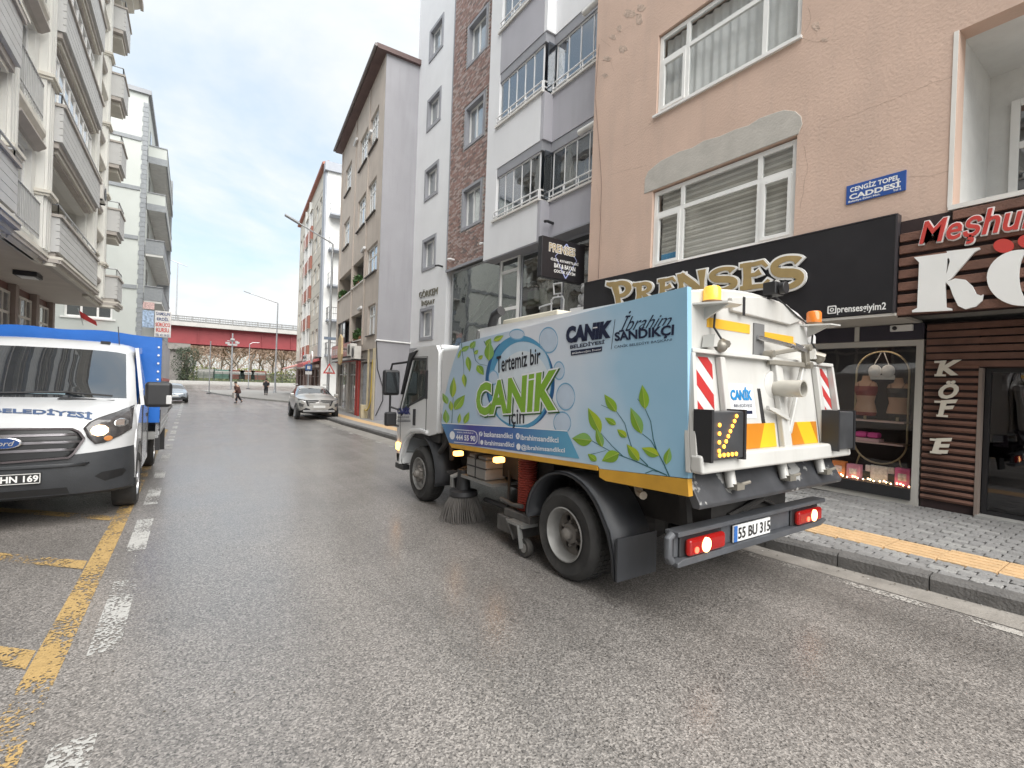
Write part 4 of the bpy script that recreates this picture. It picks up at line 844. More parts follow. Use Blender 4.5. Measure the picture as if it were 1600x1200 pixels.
# ground floor: shutters, doors, red posts
gz = zroad(22)+KH
wallg = mat('shop_plaster', (.36, .33, .3), .9, var=.2, stain=.4)
m = MB(); wall_holes(m, 0, 10.8, -1, 2.9, -.3, -.05, [(.5, 1.35, gz, 2.3), (1.7, 3.3, gz, 2.35), (4.1, 6.6, gz, 2.4), (7.2, 10.2, gz, 2.4)]); m.build('ground_wall', wallg, GB)
m = MB(); m.box(.5, 1.35, -.3, -.25, gz, 2.3); m.build('brown_door', mat('olive_door', (.24, .2, .11), .6, var=.2), GB)
m = MB()
for i in range(26): m.box(1.7, 3.3, -.22-.012*(i % 2), -.16-.012*(i % 2), gz+.1*i, gz+.1*i+.098)
m.build('roller_shutter', mat('shutter_blue_grey', (.42, .46, .5), .5, var=.3, vs=3, stain=.4, stainc=(.6, .6, .6)), GB)
window(GB, 4.1, 6.6, gz, 2.4, -.15, us=[4.9, 5.7], zs=[1.7], fw=.07, fm=mat('grey_shop_frame', (.4, .38, .36), .5), gm=win_bright, name='shop_front')
window(GB, 7.2, 10.2, gz, 2.4, -.15, us=[8.2, 9.2], zs=[1.7], fw=.07, fm=mat('grey_shop_frame', (.4, .38, .36), .5), gm=win_glass, name='shop_front')
redp = mat('red_post', (.42, .06, .05), .5, var=.15)
for u in (3.45, 4.0): MB().box(u-.09, u+.09, -.04, .06, gz-.05, 2.55).build('red_post', redp, GB)
m = MB(); m.box(3.3, 10.4, -.03, .12, 2.42, 2.62); m.build('red_lintel', redp, GB)
# things on the front
GS = FC.thing('step', 'low concrete doorstep at the lilac side wall of the old block', 'step')
m = MB(); m.box(-1.2, -.08, -2.4, -.5, gz-.1, gz+.16); m.box(-.75, -.08, -2.4, -.7, gz+.16, gz+.3); m.build('slab', concrete, GS, bevel=.02)
def awn_sign(u0, u1, z0, z1, d, name, label, panels):
    t = FC.thing(name, label, 'shop sign'); MB().box(u0, u1, d-.1, d, z0, z1).build('board', mat('sign_dark', (.06, .045, .045), .5), t)
    for i, (a, b, c, e, mm) in enumerate(panels): MB().box(u0+(u1-u0)*a, u0+(u1-u0)*b, d, d+.02, z0+(z1-z0)*c, z0+(z1-z0)*e).build('panel', mm, t)
    return t
sgr = mat('sign_pinkred', (.55, .25, .22), .5, var=.5, vs=7); sgw = mat('sign_white', (.7, .68, .66), .5, var=.2, vs=5)
t = awn_sign(4.2, 10.2, 2.65, 3.42, .35, 'printed_shop_sign', 'long pink and white printed shop sign below the loggia plants', [(0, .36, .05, .95, sgr), (.37, .55, .1, .9, sgw), (.56, 1, .05, .95, sgr)])
m = MB()
for i in range(9):
    u = 4.5+i*.6; fit_text(m, random.choice(['KAHVE', 'ÇAY', 'KEBAP']), (u+.45, .375, 3.2), (u, .375, 3.2), (u, .375, 2.85), (u+.45, .375, 2.85), (0, 1, 0), bold=.03)
m.build('lettering', lw, t, recalc=False)
t = FC.thing('striped_fascia', 'white banded fascia strip over the red shop posts', 'shop sign'); m = MB(); m.box(3.4, 10.4, .12, .3, 2.44, 2.64); m.build('board', black_plastic, t); m = MB(); m.box(3.5, 10.3, .3, .32, 2.49, 2.59); m.build('stripe', sgw, t)
t = FC.thing('tan_shield_sign', 'tan shield shaped projecting sign beside the printed shop sign', 'shop sign')
u, z = FC.px(532, 545, .75); MB().prism([(u-.6, z-.3), (u-.45, z+.55), (u, z+.75), (u+.45, z+.55), (u+.6, z-.3), (u+.3, z-.75), (u, z-.85), (u-.3, z-.75)], .7, .8, 'y').build('shield', mat('tan_sign', (.55, .41, .22), .5, var=.1), t, bevel=.02)
MB().box(u-.03, u+.03, .1, .7, z-.03, z+.03).build('bracket', dark_iron, t)
def ac_unit(u, z, d, label, fac=FC):
    t = fac.thing('air_conditioner', label, 'air conditioner', 'outdoor air conditioner units')
    MB().box(u, u+.85, d, d+.32, z, z+.62).build('casing', mat('ac_casing', (.62, .6, .56), .5, var=.08, stain=.2), t, bevel=.015)
    m = MB(); m.lathe([(.21, 0), (.23, .012), (.23, .02), (.2, .02)], (u+.34, d+.32, z+.31), 'y', 20)
    for k in range(6): m.tube([(u+.34, d+.335, z+.31), (u+.34+.2*math.cos(k), d+.335, z+.31+.2*math.sin(k))], .006, 4)
    m.build('fan_grille', black_plastic, t)
    for k in (.05, .72): MB().box(u+k, u+k+.05, d-.3, d+.3, z-.05, z).build('bracket', dark_iron, t)
ac_unit(2.95, 2.62, .25, 'dusty white air conditioner hung left of the sign on the old block'); ac_unit(2.05, 2.45, .22, 'white air conditioner by the corner window of the old block')
leafm = mat('house_plant_leaf', (.06, .13, .035), .6, var=.4, vs=6)
def bush(par, c, r, n, m, s=.07, name='foliage'):
    b = MB()
    for _ in range(n):
        v = Vector((random.gauss(0, 1), random.gauss(0, 1), random.gauss(0, 1))); v = v.normalized()*random.random()**.45
        p = Vector((c[0]+v.x*r[0], c[1]+v.y*r[1], c[2]+v.z*r[2])); a = Vector((random.gauss(0, 1), random.gauss(0, 1), random.gauss(0, 1))).normalized(); d = a.orthogonal().normalized(); e = a.cross(d)
        k = s*random.uniform(.6, 1.4); b.add([p-d*k, p+e*k*.45, p+d*k, p-e*k*.45], [(0, 1, 2, 3)])
    return b.build(name, m, par, recalc=False)
for i, (u, z, rr, lb) in enumerate(((5.2, 6.75, .8, 'green pot plants on the upper right loggia sill of the old block'), (9.9, 6.65, .7, 'trailing green plants on the far loggia sill of the old block'), (4.6, 3.8, 1.0, 'leafy pot plants on the lower loggia above the air conditioner'))):
    t = FC.thing('loggia_plant', lb, 'plant', 'plants on the loggias')
    bush(t, (u, -.15, z), (rr, .25, .35), 420, leafm, .09)
    MB().box(u-rr*.8, u+rr*.8, -.3, -.02, z-.28, z-.1).build('planter', mat('terracotta', (.3, .13, .07), .8), t)
# gas meter box and yellow pipe at the corner
t = FC.thing('gas_meter_box', 'cream gas meter box with yellow pipe by the shutters', 'utility box')
MB().box(1.45, 1.75, .0, .25, gz, gz+.62).build('box', mat('cream_box', (.6, .52, .36), .6), t, bevel=.01)
yp = mat('yellow_gas_pipe', (.55, .4, .06), .5)
MB().tube([(1.4, .1, gz+.4), (.9, .12, gz+.4), (.6, .1, gz+.55), (.45, .06, gz+.9), (.42, .04, 2.4)], .03, 8).build('pipe', yp, t, smooth=40)
for u in (.15, .4, 1.45): MB().box(u-.04, u+.04, -.04, .04, gz, 2.9).build('conduit', mat('cream_box', (.6, .52, .36), .6), t)
# ------------------------------------------------------------------ cream and red block at the corner
FD = Fac((9.27, 42.9), 85.6)
RB = FD.thing('cream_and_red_block', 'tall cream stone block with red panels at the far street corner', 'building')
cream = mat('cream_stone', (.58, .54, .47), .85, var=.08, vs=1.2, bump=.3, bs=20, stain=.2); redpan = mat('red_panel', (.36, .15, .11), .7, var=.12); bgrey = mat('blue_grey_pilaster', (.37, .39, .43), .8, var=.06); wside = mat('white_side', (.76, .76, .74), .85, var=.05, stain=.12)
TOP = 19.4; bz = zroad(50)
zf = [3.6+3.0*k for k in range(5)]
wh = [(a, a+1.5, z+.75, z+2.25) for z in zf for a in (2.6, 5.2)]+[(a, a+1.6, z+.75, z+2.25) for z in zf for a in (16, 18.6)]
m = MB(); wall_holes(m, 1.3, 21, 3.2, TOP, -.3, 0, wh); m.box(.0, 21, -.3, 0, TOP, TOP+.5); m.build('front_wall', cream, RB)
m = MB(); m.box(0, 1.3, -.3, .12, 3.2, TOP); m.build('corner_pilaster', bgrey, RB)
m = MB(); m.box(-.05, 0, -9, -.02, bz, TOP); m.build('side_wall', wside, RB)
MB().box(.02, 20.9, -9, -.32, bz, TOP).build('core', dark_in, RB)
for h in wh: window(RB, *h, -.1, us=[(h[0]+h[1])/2], fw=.08, gm=win_bright)
for a in (8.2, 11.6):
    m = MB(); m.box(a+1.45, a+1.65, 0, .26, 3.2, TOP); m.build('white_rib', wside, RB)
    for k, z in enumerate(zf):
        MB().box(a, a+3.1, .02, .2, z-.3, z+1.0).build('red_panel', redpan, RB); window(RB, a+.1, a+3.0, z+1.02, z+2.65, .1, us=[a+1.0, a+2.0], fw=.07, gm=win_glass)
        MB().box(a, a+3.1, .02, .22, z+2.66, z+2.69).build('band', cream, RB)
m = MB()
for k in range(14): m.box(1.32, 8.1, .0, .012, 3.3+1.15*k, 3.33+1.15*k)
m.build('stone_course', mat('course_joint', (.3, .28, .25), .9), RB)
m = MB(); m.prism([(-.2, TOP+.5), (.3, TOP+.5), (.34, TOP+.66), (-.2, TOP+.9)], .6, 21.3, 'x'); m.build('roof_edge', redpan, RB)
m = MB(); m.box(-.3, .6, -9, .2, TOP-.3, TOP+.45); m.build('roof_slab', bgrey, RB)
gzz = bz+.16; rwd = mat('dark_red_shop', (.3, .06, .05), .6, var=.2)
m = MB(); wall_holes(m, 0, 21, bz, 3.2, -.3, -.04, [(a, a+2.2, gzz, 2.2) for a in (1.2, 4.2, 7.2, 10.2, 13.2, 16.2)]); m.build('ground_wall', mat('shop_brown', (.2, .14, .12), .7, var=.3), RB)
for a in (1.2, 4.2, 7.2, 10.2, 13.2, 16.2): window(RB, a, a+2.2, gzz, 2.2, -.12, us=[a+1.1], zs=[1.5], fw=.08, fm=mat('brown_shop_frame', (.16, .09, .07), .5), gm=win_glass, name='shop_front')
# balconies on the side wall facing the camera
FDs = Fac((9.27, 42.85), 175.6-0)
for z in (3.4, 6.4, 9.35, 12.4, 15.35):
    m = MB(); m.box(-3.0, -.25, 0, 1.0, z-.16, z); bo = m.build('balcony_slab', bgrey, None); bo.location = FDs.P0; bo.rotation_euler = (0, 0, FDs.a); bo.parent = RB; bo.matrix_parent_inverse = (Matrix.Translation(FD.P0) @ Matrix.Rotation(FD.a, 4, 'Z')).inverted()
    r_ = MB(); railing(r_, [(-3.0, .95), (-.3, .95), (-.3, .02)], z, 1.0, .025, (1., .5), .14, .009); ro = r_.build('balcony_rail', dark_iron if z < 7 else steel, bo)
    window(bo, -2.6, -1.3, z+.05, z+2.2, .06, us=[-1.95], zs=[z+1.5], fw=.08, gm=win_glass, name='balcony_door')
# shop signs and awnings of the far shops
t = FD.thing('red_awning', 'faded red shop awning at the foot of the cream and red block', 'awning')
MB().prism([(0, 3.1), (1.3, 2.6), (1.3, 2.45), (0, 2.9)], .6, 5.5, 'x').build('canopy', mat('awning_red', (.45, .12, .12), .8, var=.12), t)
for i in range(9): MB().box(.62+.54*i, 1.1+.54*i, 1.3, 1.32, 2.28, 2.46).build('valance', mat('awning_red', (.45, .12, .12), .8, var=.12), t)
t = FD.thing('pink_awning', 'pale pink awning at the far end of the cream and red block', 'awning')
MB().prism([(0, 2.9), (1.6, 2.3), (1.6, 2.2), (0, 2.75)], 13, 20, 'x').build('canopy', mat('awning_pink', (.6, .3, .26), .8, var=.12), t)
MB().box(13, 13.05, .02, 1.55, 2.3, 2.36).build('arm', steel, t)
t = FD.thing('white_box_sign', 'white box sign with dark lettering above the far shop doors', 'shop sign')
MB().box(6, 9.5, .1, .45, 2.7, 3.6).build('box', sgw, t, bevel=.02)
m = MB(); fit_text(m, 'EMLAK', (9.3, .46, 3.5), (6.2, .46, 3.5), (6.2, .46, 3.2), (9.3, .46, 3.2), (0, 1, 0), bold=.03); fit_text(m, 'OFİS', (9.0, .46, 3.1), (6.6, .46, 3.1), (6.6, .46, 2.8), (9.0, .46, 2.8), (0, 1, 0), bold=.03); m.build('lettering', black_plastic, t, recalc=False)
t = FD.thing('red_vertical_sign', 'narrow red vertical sign on the cream and red block', 'shop sign')
MB().box(10.6, 11.2, .1, .3, 2.6, 4.0).build('panel', mat('sign_red', (.5, .05, .04), .5), t)
t = FD.thing('round_sign', 'round white projecting sign above the red awning', 'shop sign')
u, z = FD.px(487, 558, .8); m = MB(); m.lathe([(0, -.05), (.5, -.05), (.5, .05), (0, .05)], (u, .8, z), 'y', 24); m.build('disc', sgw, t); m = MB(); m.lathe([(.3, .051), (.3, .06), (0, .06)], (u, .8, z), 'y', 24); m.build('emblem', redpan, t); MB().box(u-.03, u+.03, .0, .75, z-.03, z+.03).build('bracket', dark_iron, t)
t = FD.thing('striped_fascia_far', 'white strip fascia above the brown far shop fronts', 'shop sign'); MB().box(1, 20, .0, .25, 2.3, 2.55).build('board', mat('fascia_cream', (.55, .5, .44), .6, var=.2), t)
# ------------------------------------------------------------------ ornate left building with grooved balconies
FE = Fac((-3.25, 31), -90); DF = .36
OB = FE.thing('ornate_balcony_block', 'ornate cream apartment block with grooved grey balconies and heavy mouldings', 'building')
crm = mat('pale_cream_render', (.69, .685, .645), .85, var=.05, vs=1, bump=.3, bs=30, stain=.2, stainc=(.5, .49, .44), streak=True)
gpan = mat('grooved_grey_panel', (.52, .52, .51), .85, var=.06, vs=2, bump=.2, bs=30, stain=.15, stainc=(.4, .4, .38), streak=True)
mold = mat('cream_moulding', (.64, .61, .54), .8, var=.08, vs=3, stain=.3, stainc=(.4, .37, .32)); moldd = mat('taupe_moulding', (.43, .395, .36), .8, var=.1)
soff = mat('taupe_soffit', (.5, .45, .40), .85, var=.08, vs=1.5); logm = mat('loggia_cream', (.62, .61, .57), .85, var=.06)
ZF = [4.5+2.85*k for k in range(5)]; ZT = 18.2
longb = [(8.0, 14.1), (17.75, 23.8), (27.4, 33.4)]; jul = [(14.85, 17.1), (24.6, 26.8)]; farw = [(5.6, 7.0)]
holes = [(a+.12, b-.12, z+.1, z+2.5) for z in ZF for a, b in longb]+[(a+.25, b-.25, z+.2, z+2.2) for z in ZF for a, b in jul]+[(a, b, z+.7, z+2.2) for z in ZF for a, b in farw]+[(3.1, 4.6, z+.1, z+2.45) for z in ZF]
m = MB(); wall_holes(m, 2.9, 36, 4.4, ZT, -.25, 0, holes); m.box(2.9, 3.08, -8, -.25, 4.4, ZT); m.box(2.9, 3.1, -8, -1.98, -1.5, 4.3); m.box(3.1, 36, -8, -.25, ZT-.3, ZT); m.build('front_wall', crm, OB)
MB().box(3.12, 36, -8, -2.0, -1.5, ZT-.3).build('core', dark_in, OB)
def boards(a, b, z, dn=DF):
    bk = MB().box(a, b, dn-.1, dn-.07, z+.05, z+.95).build('parapet', gpan, OB)
    for k in range(5): MB().box(a, b, dn-.07, dn, z+.057+.18*k, z+.223+.18*k).build('board', gpan, bk)
    for c, e in ((a, a+.07), (b-.07, b)): MB().box(c, e, 0, dn-.1, z+.05, z+.95).build('parapet_end', gpan, OB)
    c = MB(); c.box(a-.04, b+.04, dn-.16, dn+.05, z+.955, z+1.03); c.box(b-.12, b+.04, 0, dn-.16, z+.955, z+1.03); c.box(a-.04, a+.12, 0, dn-.16, z+.955, z+1.03); c.build('coping', moldd, OB)
for z in ZF:
    for i, (a, b) in enumerate(longb):
        m = MB(); m.box(a, b, -1.42, -1.35, z, z+2.75); m.box(a, a+.1, -1.35, -.25, z, z+2.7); m.box(b-.1, b, -1.35, -.25, z, z+2.7); m.box(a, b, -1.35, -.25, z+2.52, z+2.7); m.build('loggia_wall', logm, OB)
        window(OB, a+.6, b-2.4, z+.1, z+2.2, -1.3, us=[a+.6+(b-a-3)*k/4 for k in (1, 2, 3)], zs=[z+1.7], fw=.08, gm=win_bright, name='balcony_window')
        boards(a, b, z)
        MB().box(a+.05, b-.05, -1.35, DF-.08, z-.1, z+.045).build('balcony_slab', moldd, OB); MB().box(a+.2, b-.2, 0.002, DF-.13, z-.2, z-.105).build('slab_moulding', mold, OB); MB().box(a+.35, b-.35, 0.002, DF-.2, z-.28, z-.205).build('slab_moulding', moldd, OB)
        if z < 8.5: r_ = MB(); railing(r_, [(b-.05, .02), (b-.05, DF-.05), (a+.05, DF-.05), (a+.05, .02)], z+1.03, .26, .024, (1.,), .8, .016); r_.build('handrail', steel, OB, smooth=40)
        if z > 7 and i != 1:
            us_ = [a+.15+(b-a-.3)*k/8 for k in range(9)]; f = MB()
            for u in us_: f.box(u-.025, u+.025, .05, .1, z+1.03, z+2.48)
            f.box(a+.12, b-.12, .05, .1, z+2.43, z+2.495); fo = f.build('glazing_frame', frame_white, OB)
            for u, v in zip(us_, us_[1:]): MB().box(u+.03, v-.03, .07, .075, z+1.04, z+2.43).build('pane', glass_mat('white_blind_glass', dark=(.6, .62, .62), refl=.18, wav=.08), fo)
        if z < 8 and i < 2:
            MB().tube([(b-1.6, -.9, z+1.9), (b-3.4, -.9, z+1.9)], .07, 8).build('rolled_awning', whm, OB, smooth=40); MB().box(a+.9, a+1.8, -1.3, -.95, z+.05, z+1.6).build('white_cabinet', frame_white, OB)
    for a, b in jul:
        window(OB, a+.25, b-.25, z+.2, z+2.2, -.12, us=[(a+b)/2], fw=.07, gm=win_glass, name='french_window')
        r_ = MB(); railing(r_, [(a+.15, .14), (b-.15, .14)], z+.15, .85, .024, (1., .12), .13, .014); r_.build('window_rail', mat('pale_rail2', (.42, .42, .41), .4, metal=.2), OB)
        c = MB(); c.prism([(0, z-.34), (.06, z-.34), (.19, z-.14), (.19, z-.04), (0, z-.04)], a, b, 'x'); c.build('hood_moulding', mold, OB)
        c = MB(); c.prism([(0, z+2.26), (.08, z+2.26), (.22, z+2.38), (.22, z+2.42), (0, z+2.42)], a+.08, b-.08, 'x'); c.build('lintel_moulding', moldd, OB)
    for a, b in farw:
        window(OB, a, b, z+.7, z+2.2, -.12, us=[(a+b)/2], fw=.07, gm=win_glass)
        c = MB(); c.prism([(0, z+2.22), (.08, z+2.22), (.2, z+2.36), (.2, z+2.44), (0, z+2.44)], a-.2, b+.2, 'x'); c.build('lintel_moulding', mold, OB)
        c = MB(); c.prism([(0, z+.5), (.1, z+.5), (.16, z+.6), (.16, z+.68), (0, z+.68)], a-.15, b+.15, 'x'); c.build('sill', moldd, OB)
    a, b = 2.95, 4.7                                      # small corner balconies at the far end
    DE = .6; boards(a, b, z, DE); MB().box(a+.02, b-.02, -1.0, DE-.08, z-.1, z+.045).build('balcony_slab', moldd, OB); MB().box(a+.2, b-.25, .002, DE-.14, z-.24, z-.105).build('slab_moulding', mold, OB)
    m = MB(); m.box(a+.1, b, -1.0, -.95, z, z+2.6); m.box(b-.1, b, -.95, -.25, z, z+2.6); m.build('loggia_wall', logm, OB)
    r_ = MB(); railing(r_, [(b-.05, .02), (b-.05, DE-.04), (a, DE-.04)], z+1.03, .28, .024, (1.,), .4, .016); r_.build('handrail', steel, OB, smooth=40)
    window(OB, a+.4, b-.4, z+.1, z+2.2, -.9, us=[3.8], zs=[z+1.6], fw=.08, gm=win_glass, name='balcony_door')
for u in (5.1, 7.45, 14.45, 17.4, 24.2, 27.1, 33.7):          # fluted pilasters with a capital ring on every floor
    MB().box(u-.32, u+.32, 0.002, .16, 4.35, ZT).build('pilaster', crm, OB)
    for k in (-.19, 0, .19): MB().box(u+k-.055, u+k+.055, .16, .21, 4.5, ZT-.2).build('flute', crm, OB)
    for z in ZF:
        c = MB(); c.box(u-.36, u+.36, .0, .27, z+1.28, z+1.34); c.box(u-.4, u+.4, 0, .31, z+1.34, z+1.42); c.build('capital', mold, OB)
m = MB(); m.prism([(0, ZT-.5), (.3, ZT-.4), (.3, ZT-.15), (.65, ZT), (.65, ZT+.18), (.85, ZT+.3), (.85, ZT+.5), (0, ZT+.9)], 2.3, 36, 'x'); m.build('eaves', mold, OB)
m = MB(); m.box(2.2, 36, .86, .98, ZT+.3, ZT+.55); m.build('gutter', moldd, OB)
# soffit over the arcade and its stepped edge moulding
m = MB(); m.box(2.9, 36, -1.97, .03, 4.28, 4.39); m.build('arcade_soffit', soff, OB)
def edge(c, pts, z, k):
    for (u, d), (v, e) in zip(pts, pts[1:]): c.bar((u, d, z), (v, e, z), k, k)
out_ = [(2.9, .58), (4.75, .58), (4.8, .1), (7.9, .1), (7.95, .36), (14.15, .36), (14.2, .12), (17.65, .12), (17.7, .36), (23.85, .36), (23.9, .1), (27.3, .1), (27.35, .36), (33.5, .36)]
for z, off, k in ((4.21, -.1, .1), (4.3, 0, .1), (4.38, .04, .07)):
    c = MB(); edge(c, [(u, d+off) for u, d in out_], z, k); c.build('edge_moulding', mold if z != 4.3 else moldd, OB)
# arcade shop fronts
shopbr = mat('brown_red_cladding', (.16, .075, .06), .55, var=.2); post_c = mat('taupe_post', (.3, .24, .21), .7, var=.1)
m = MB(); m.box(3.1, 36, -1.98, -1.8, -1.5, 4.28); m.build('arcade_wall', shopbr, OB)
for k in range(12):
    u = 3.2+2.6*k; g0 = zroad(31-u)+KH
    MB().box(u-.18, u+.18, -1.8, -1.6, g0-.1, 4.275).build('post', post_c, OB)
    window(OB, u+.25, u+2.35, g0+.1, 4.0, -1.72, us=[u+.95, u+1.65], zs=[3.3, 2.1], fw=.08, fm=mat('cream_frame', (.6, .56, .5), .5), gm=win_bright, name='shop_front')
ac_unit(6.4, 8.0, .03, 'air conditioner on the ornate block between two far windows', FE); ac_unit(15.6, 10.45, .2, 'air conditioner above a french window of the ornate block', FE)
t = FE.thing('soffit_lamp', 'square black framed lamp under the arcade soffit', 'lamp'); P = EYE_P+ray(44, 427)*((4.26-EYE)/ray(44, 427).z); u = 31-P.y; dd = P.x+3.25
MB().box(u-.35, u+.35, dd-.25, dd+.25, 4.14, 4.278).build('frame', black_plastic, t, bevel=.02); MB().box(u-.28, u+.28, dd-.18, dd+.18, 4.125, 4.14).build('lens', frame_white, t)

# ------------------------------------------------------------------ pale green-white block with grey bands
FFs = Fac((-2.45, 35.5), 180); FF = Fac((-2.45, 35.5), -90)
PG = FFs.thing('pale_banded_block', 'pale mint white block with grey bands and grey corner balconies', 'building')
mint = mat('mint_white_render', (.52, .545, .52), .85, var=.04, vs=1, bump=.2, bs=30, stain=.12, stainc=(.42, .44, .42), streak=True); band = mat('grey_band', (.26, .275, .29), .7, var=.12, vs=8)
zb_ = zroad(42)
m = MB(); wall_holes(m, 0, 9, zb_, 17.7, -.3, 0, [(1.3, 3.35, 4.38, 5.38)]); m.box(0, .3, -18, -.3, zb_, 17.7); m.box(.3, 9, -18, -.3, 17.4, 17.7); m.build('walls', mint, PG)
MB().box(.32, 9, -17.9, -1, zb_, 17.4).build('core', dark_in, PG)
window(PG, 1.3, 3.35, 4.38, 5.38, -.08, us=[1.95, 2.65], fw=.1, gm=win_glass, sill=(.15, .06, .08)); window(PG, 4.0, 5.3, 7.2, 8.4, .02, us=[4.6], fw=.1, gm=win_glass)
for k in range(4): MB().box(.25, 9, .002, .05, 6.28+2.88*k, 6.5+2.88*k).build('grey_band', band, PG)
q = MB()
for i in range(58): z = 1.0+.28*i; q.box(-.04, .2 if i % 2 else .24, -.26 if i % 2 else -.22, .03, z, z+.26)
q.build('quoin_column', band, PG)
m = MB(); m.box(-.15, 9.1, -18.1, .15, 17.7, 17.95); m.build('roof_cap', mat('grey_cap', (.3, .31, .33), .6), PG)
for k in range(4):                                     # balconies on the street side
    z = 5.85+2.88*k; pm = band if k in (0, 1) else mint
    p = MB(); p.box(-.9, -.82, -13.4, -1.5, z, z+.85); p.box(-.82, 0, -1.6, -1.5, z, z+.85); p.build('balcony_parapet', pm, PG)
    p = MB(); p.box(-.88, -.02, -13.4, -1.52, z-.14, z-.002); p.build('balcony_slab', mat('slab_white', (.62, .62, .6), .8), PG)
    p = MB(); p.box(-.93, -.8, -13.45, -1.45, z+.852, z+.9); p.box(-.8, 0, -1.62, -1.45, z+.852, z+.9); p.build('balcony_coping', mat('grey_cap', (.3, .31, .33), .6), PG)
    if k > 1: p = MB(); p.box(-.94, -.9, -13.4, -1.46, z-.2, z+.2); p.box(-.9, 0, -1.5, -1.46, z-.2, z+.2); p.build('balcony_grey_edge', band, PG)
    m = MB(); m.box(-.03, -.002, -.95, -.65, z-.35, z+.35); m.build('slit_window', win_glass, PG)
    m = MB(); m.box(-.03, -.002, -3.2, -2.2, z+.05, z+2.0); m.build('balcony_door', win_glass, PG)
m = MB(); m.box(-.85, 0, -14.5, -13.6, zb_, 17.4); m.build('rear_bay', band, PG)
t = FFs.thing('driving_school_sign', 'white projecting driving school sign with red and blue lettering', 'sign')
FW = Fac((-2.45, 37), 180); q = [FW.px(x, y) for x, y in ((242, 485), (268, 486), (268, 529), (242, 526))]; uu0, uu1 = q[1][0], q[0][0]; zz0, zz1 = q[3][1], q[0][1]; W_, H_ = uu1-uu0, zz1-zz0
t.location = FW.P0; MB().box(uu0, uu1, -.15, 0, zz0, zz1).build('board', sgw, t, bevel=.02)
m = MB(); m.c = 0; tin(m, 'SAMSUN', .08, .92, .83, .95, d=.004, bold=.02); tin(m, 'ERDİL', .14, .86, .63, .78, d=.004, bold=.03); tin(m, 'TEL 431 00 55', .08, .92, .03, .12, d=.004, bold=.02); m.c = 1; tin(m, 'SÜRÜCÜ', .06, .94, .4, .57, d=.004, bold=.03); tin(m, 'KURSU', .12, .88, .19, .35, d=.004, bold=.03)
m.build('lettering', [mat('ink_blue', (.05, .08, .2), .5), red_l], t, recalc=False)
MB().box(uu1, uu1+.6, -.1, -.05, zz1-.3, zz1-.25).build('bracket', dark_iron, t)
t = FFs.thing('blue_window_banner', 'blue and white printed window banner under the lowest grey balcony', 'banner'); FW2 = Fac((-2.45, 36.3), 180); t.location = FW2.P0
q = [FW2.px(x, y) for x, y in ((222, 484), (241, 486), (241, 512), (222, 511))]; MB().box(q[1][0], q[0][0], -.05, 0, q[3][1], q[0][1]).build('sheet', mat('blue_white_print', (.35, .45, .6), .5, var=.6, vs=9), t)
MB().box(q[1][0], q[0][0]+.1, -.06, .01, q[0][1]+.08, q[0][1]+.5).build('red_strip', mat('red_white_print', (.6, .42, .4), .5, var=.5, vs=12), t)
t = FFs.thing('red_flag', 'small red flag on a slanted pole beside the three part window', 'flag'); p0 = ony(120, 480, 35.2); p1 = ony(133, 503, 34.6); t.location = (0, 0, 0); t.rotation_euler = (0, 0, 0)
a, b = Vector(ony(130, 508, 35.45)), Vector(ony(122, 482, 34.9)); MB().tube([a, b], .02, 6).build('pole', steel, t)
m = MB(); n = 8; vs = []
for i in range(n+1): x = i/n; vs += [b*(1-.1)+a*.1+Vector((.75*x, .05*math.sin(5*x), -.55*x)), b*.45+a*.55+Vector((.7*x, .05*math.sin(5*x+1), -.4*x))]
m.add(vs, [(2*i, 2*i+2, 2*i+3, 2*i+1) for i in range(n)]).build('cloth', mat('flag_red', (.5, .04, .04), .8), t)
# ------------------------------------------------------------------ overpass, park and crossing at the street end
BY = 100
BR = thing('red_girder_overpass', 'road overpass with red steel girders crossing the end of the street', 'bridge', (0, BY, 0))
redg = mat('red_girder', (.24, .035, .04), .55, var=.12, vs=.6, stain=.25, stainc=(.15, .04, .04)); deck = mat('pale_deck', (.4, .39, .37), .8, var=.12, vs=.7, stain=.35, stainc=(.3, .28, .25), streak=True)
m = MB(); m.box(-80, 90, 0, .35, 6.4, 9.1); m.box(-80, 90, -.25, .5, 6.3, 6.42); m.box(-80, 90, -.1, .5, 9.1, 9.25); m.box(-80, 90, 7, 7.4, 6.4, 9.1)
m.build('girder', redg, BR)
for i in range(34): MB().box(-79+5*i, -78.85+5*i, -.18, 0, 6.42, 9.1).build('girder_stiffener', redg, BR)
m = MB(); m.box(-80, 90, -1.3, 9, 9.26, 9.95); m.build('deck', deck, BR)
for yy in (-1.1, 8.7):
    r_ = MB()
    for h in (.95, .55, .2): r_.tube([(-80, yy, 9.95+h), (90, yy, 9.95+h)], .085, 6)
    for i in range(85): r_.box(-79.98+2*i, -79.8+2*i, yy-.09, yy+.09, 9.95, 11.0)
    for i in range(500): r_.box(-45+.25*i, -44.92+.25*i, yy-.03, yy+.03, 10.05, 10.9)
    r_.build('railing', mat('rail_grey', (.22, .22, .215), .6), BR)
m = MB(); m.box(-6.5, -1.2, .5, 7, zroad(BY)-.3, 6.3); m.box(-8, 0, -.2, 7.6, 5.2, 6.3); m.build('pier', mat('pier_concrete', (.22, .205, .19), .9, var=.2, stain=.4), BR)
m = MB(); m.box(26, 31, .5, 7, zroad(BY)-.3, 6.3); m.build('pier', mat('pier_concrete', (.22, .205, .19), .9, var=.2, stain=.4), BR)
g1 = zroad(BY)
ivy = mat('dark_evergreen', (.03, .042, .022), .7, var=.5, vs=3)
t = thing('dark_evergreen_tree', 'dark drooping evergreen growing beside the bridge pier', 'tree', (-.6, 97.5, g1))
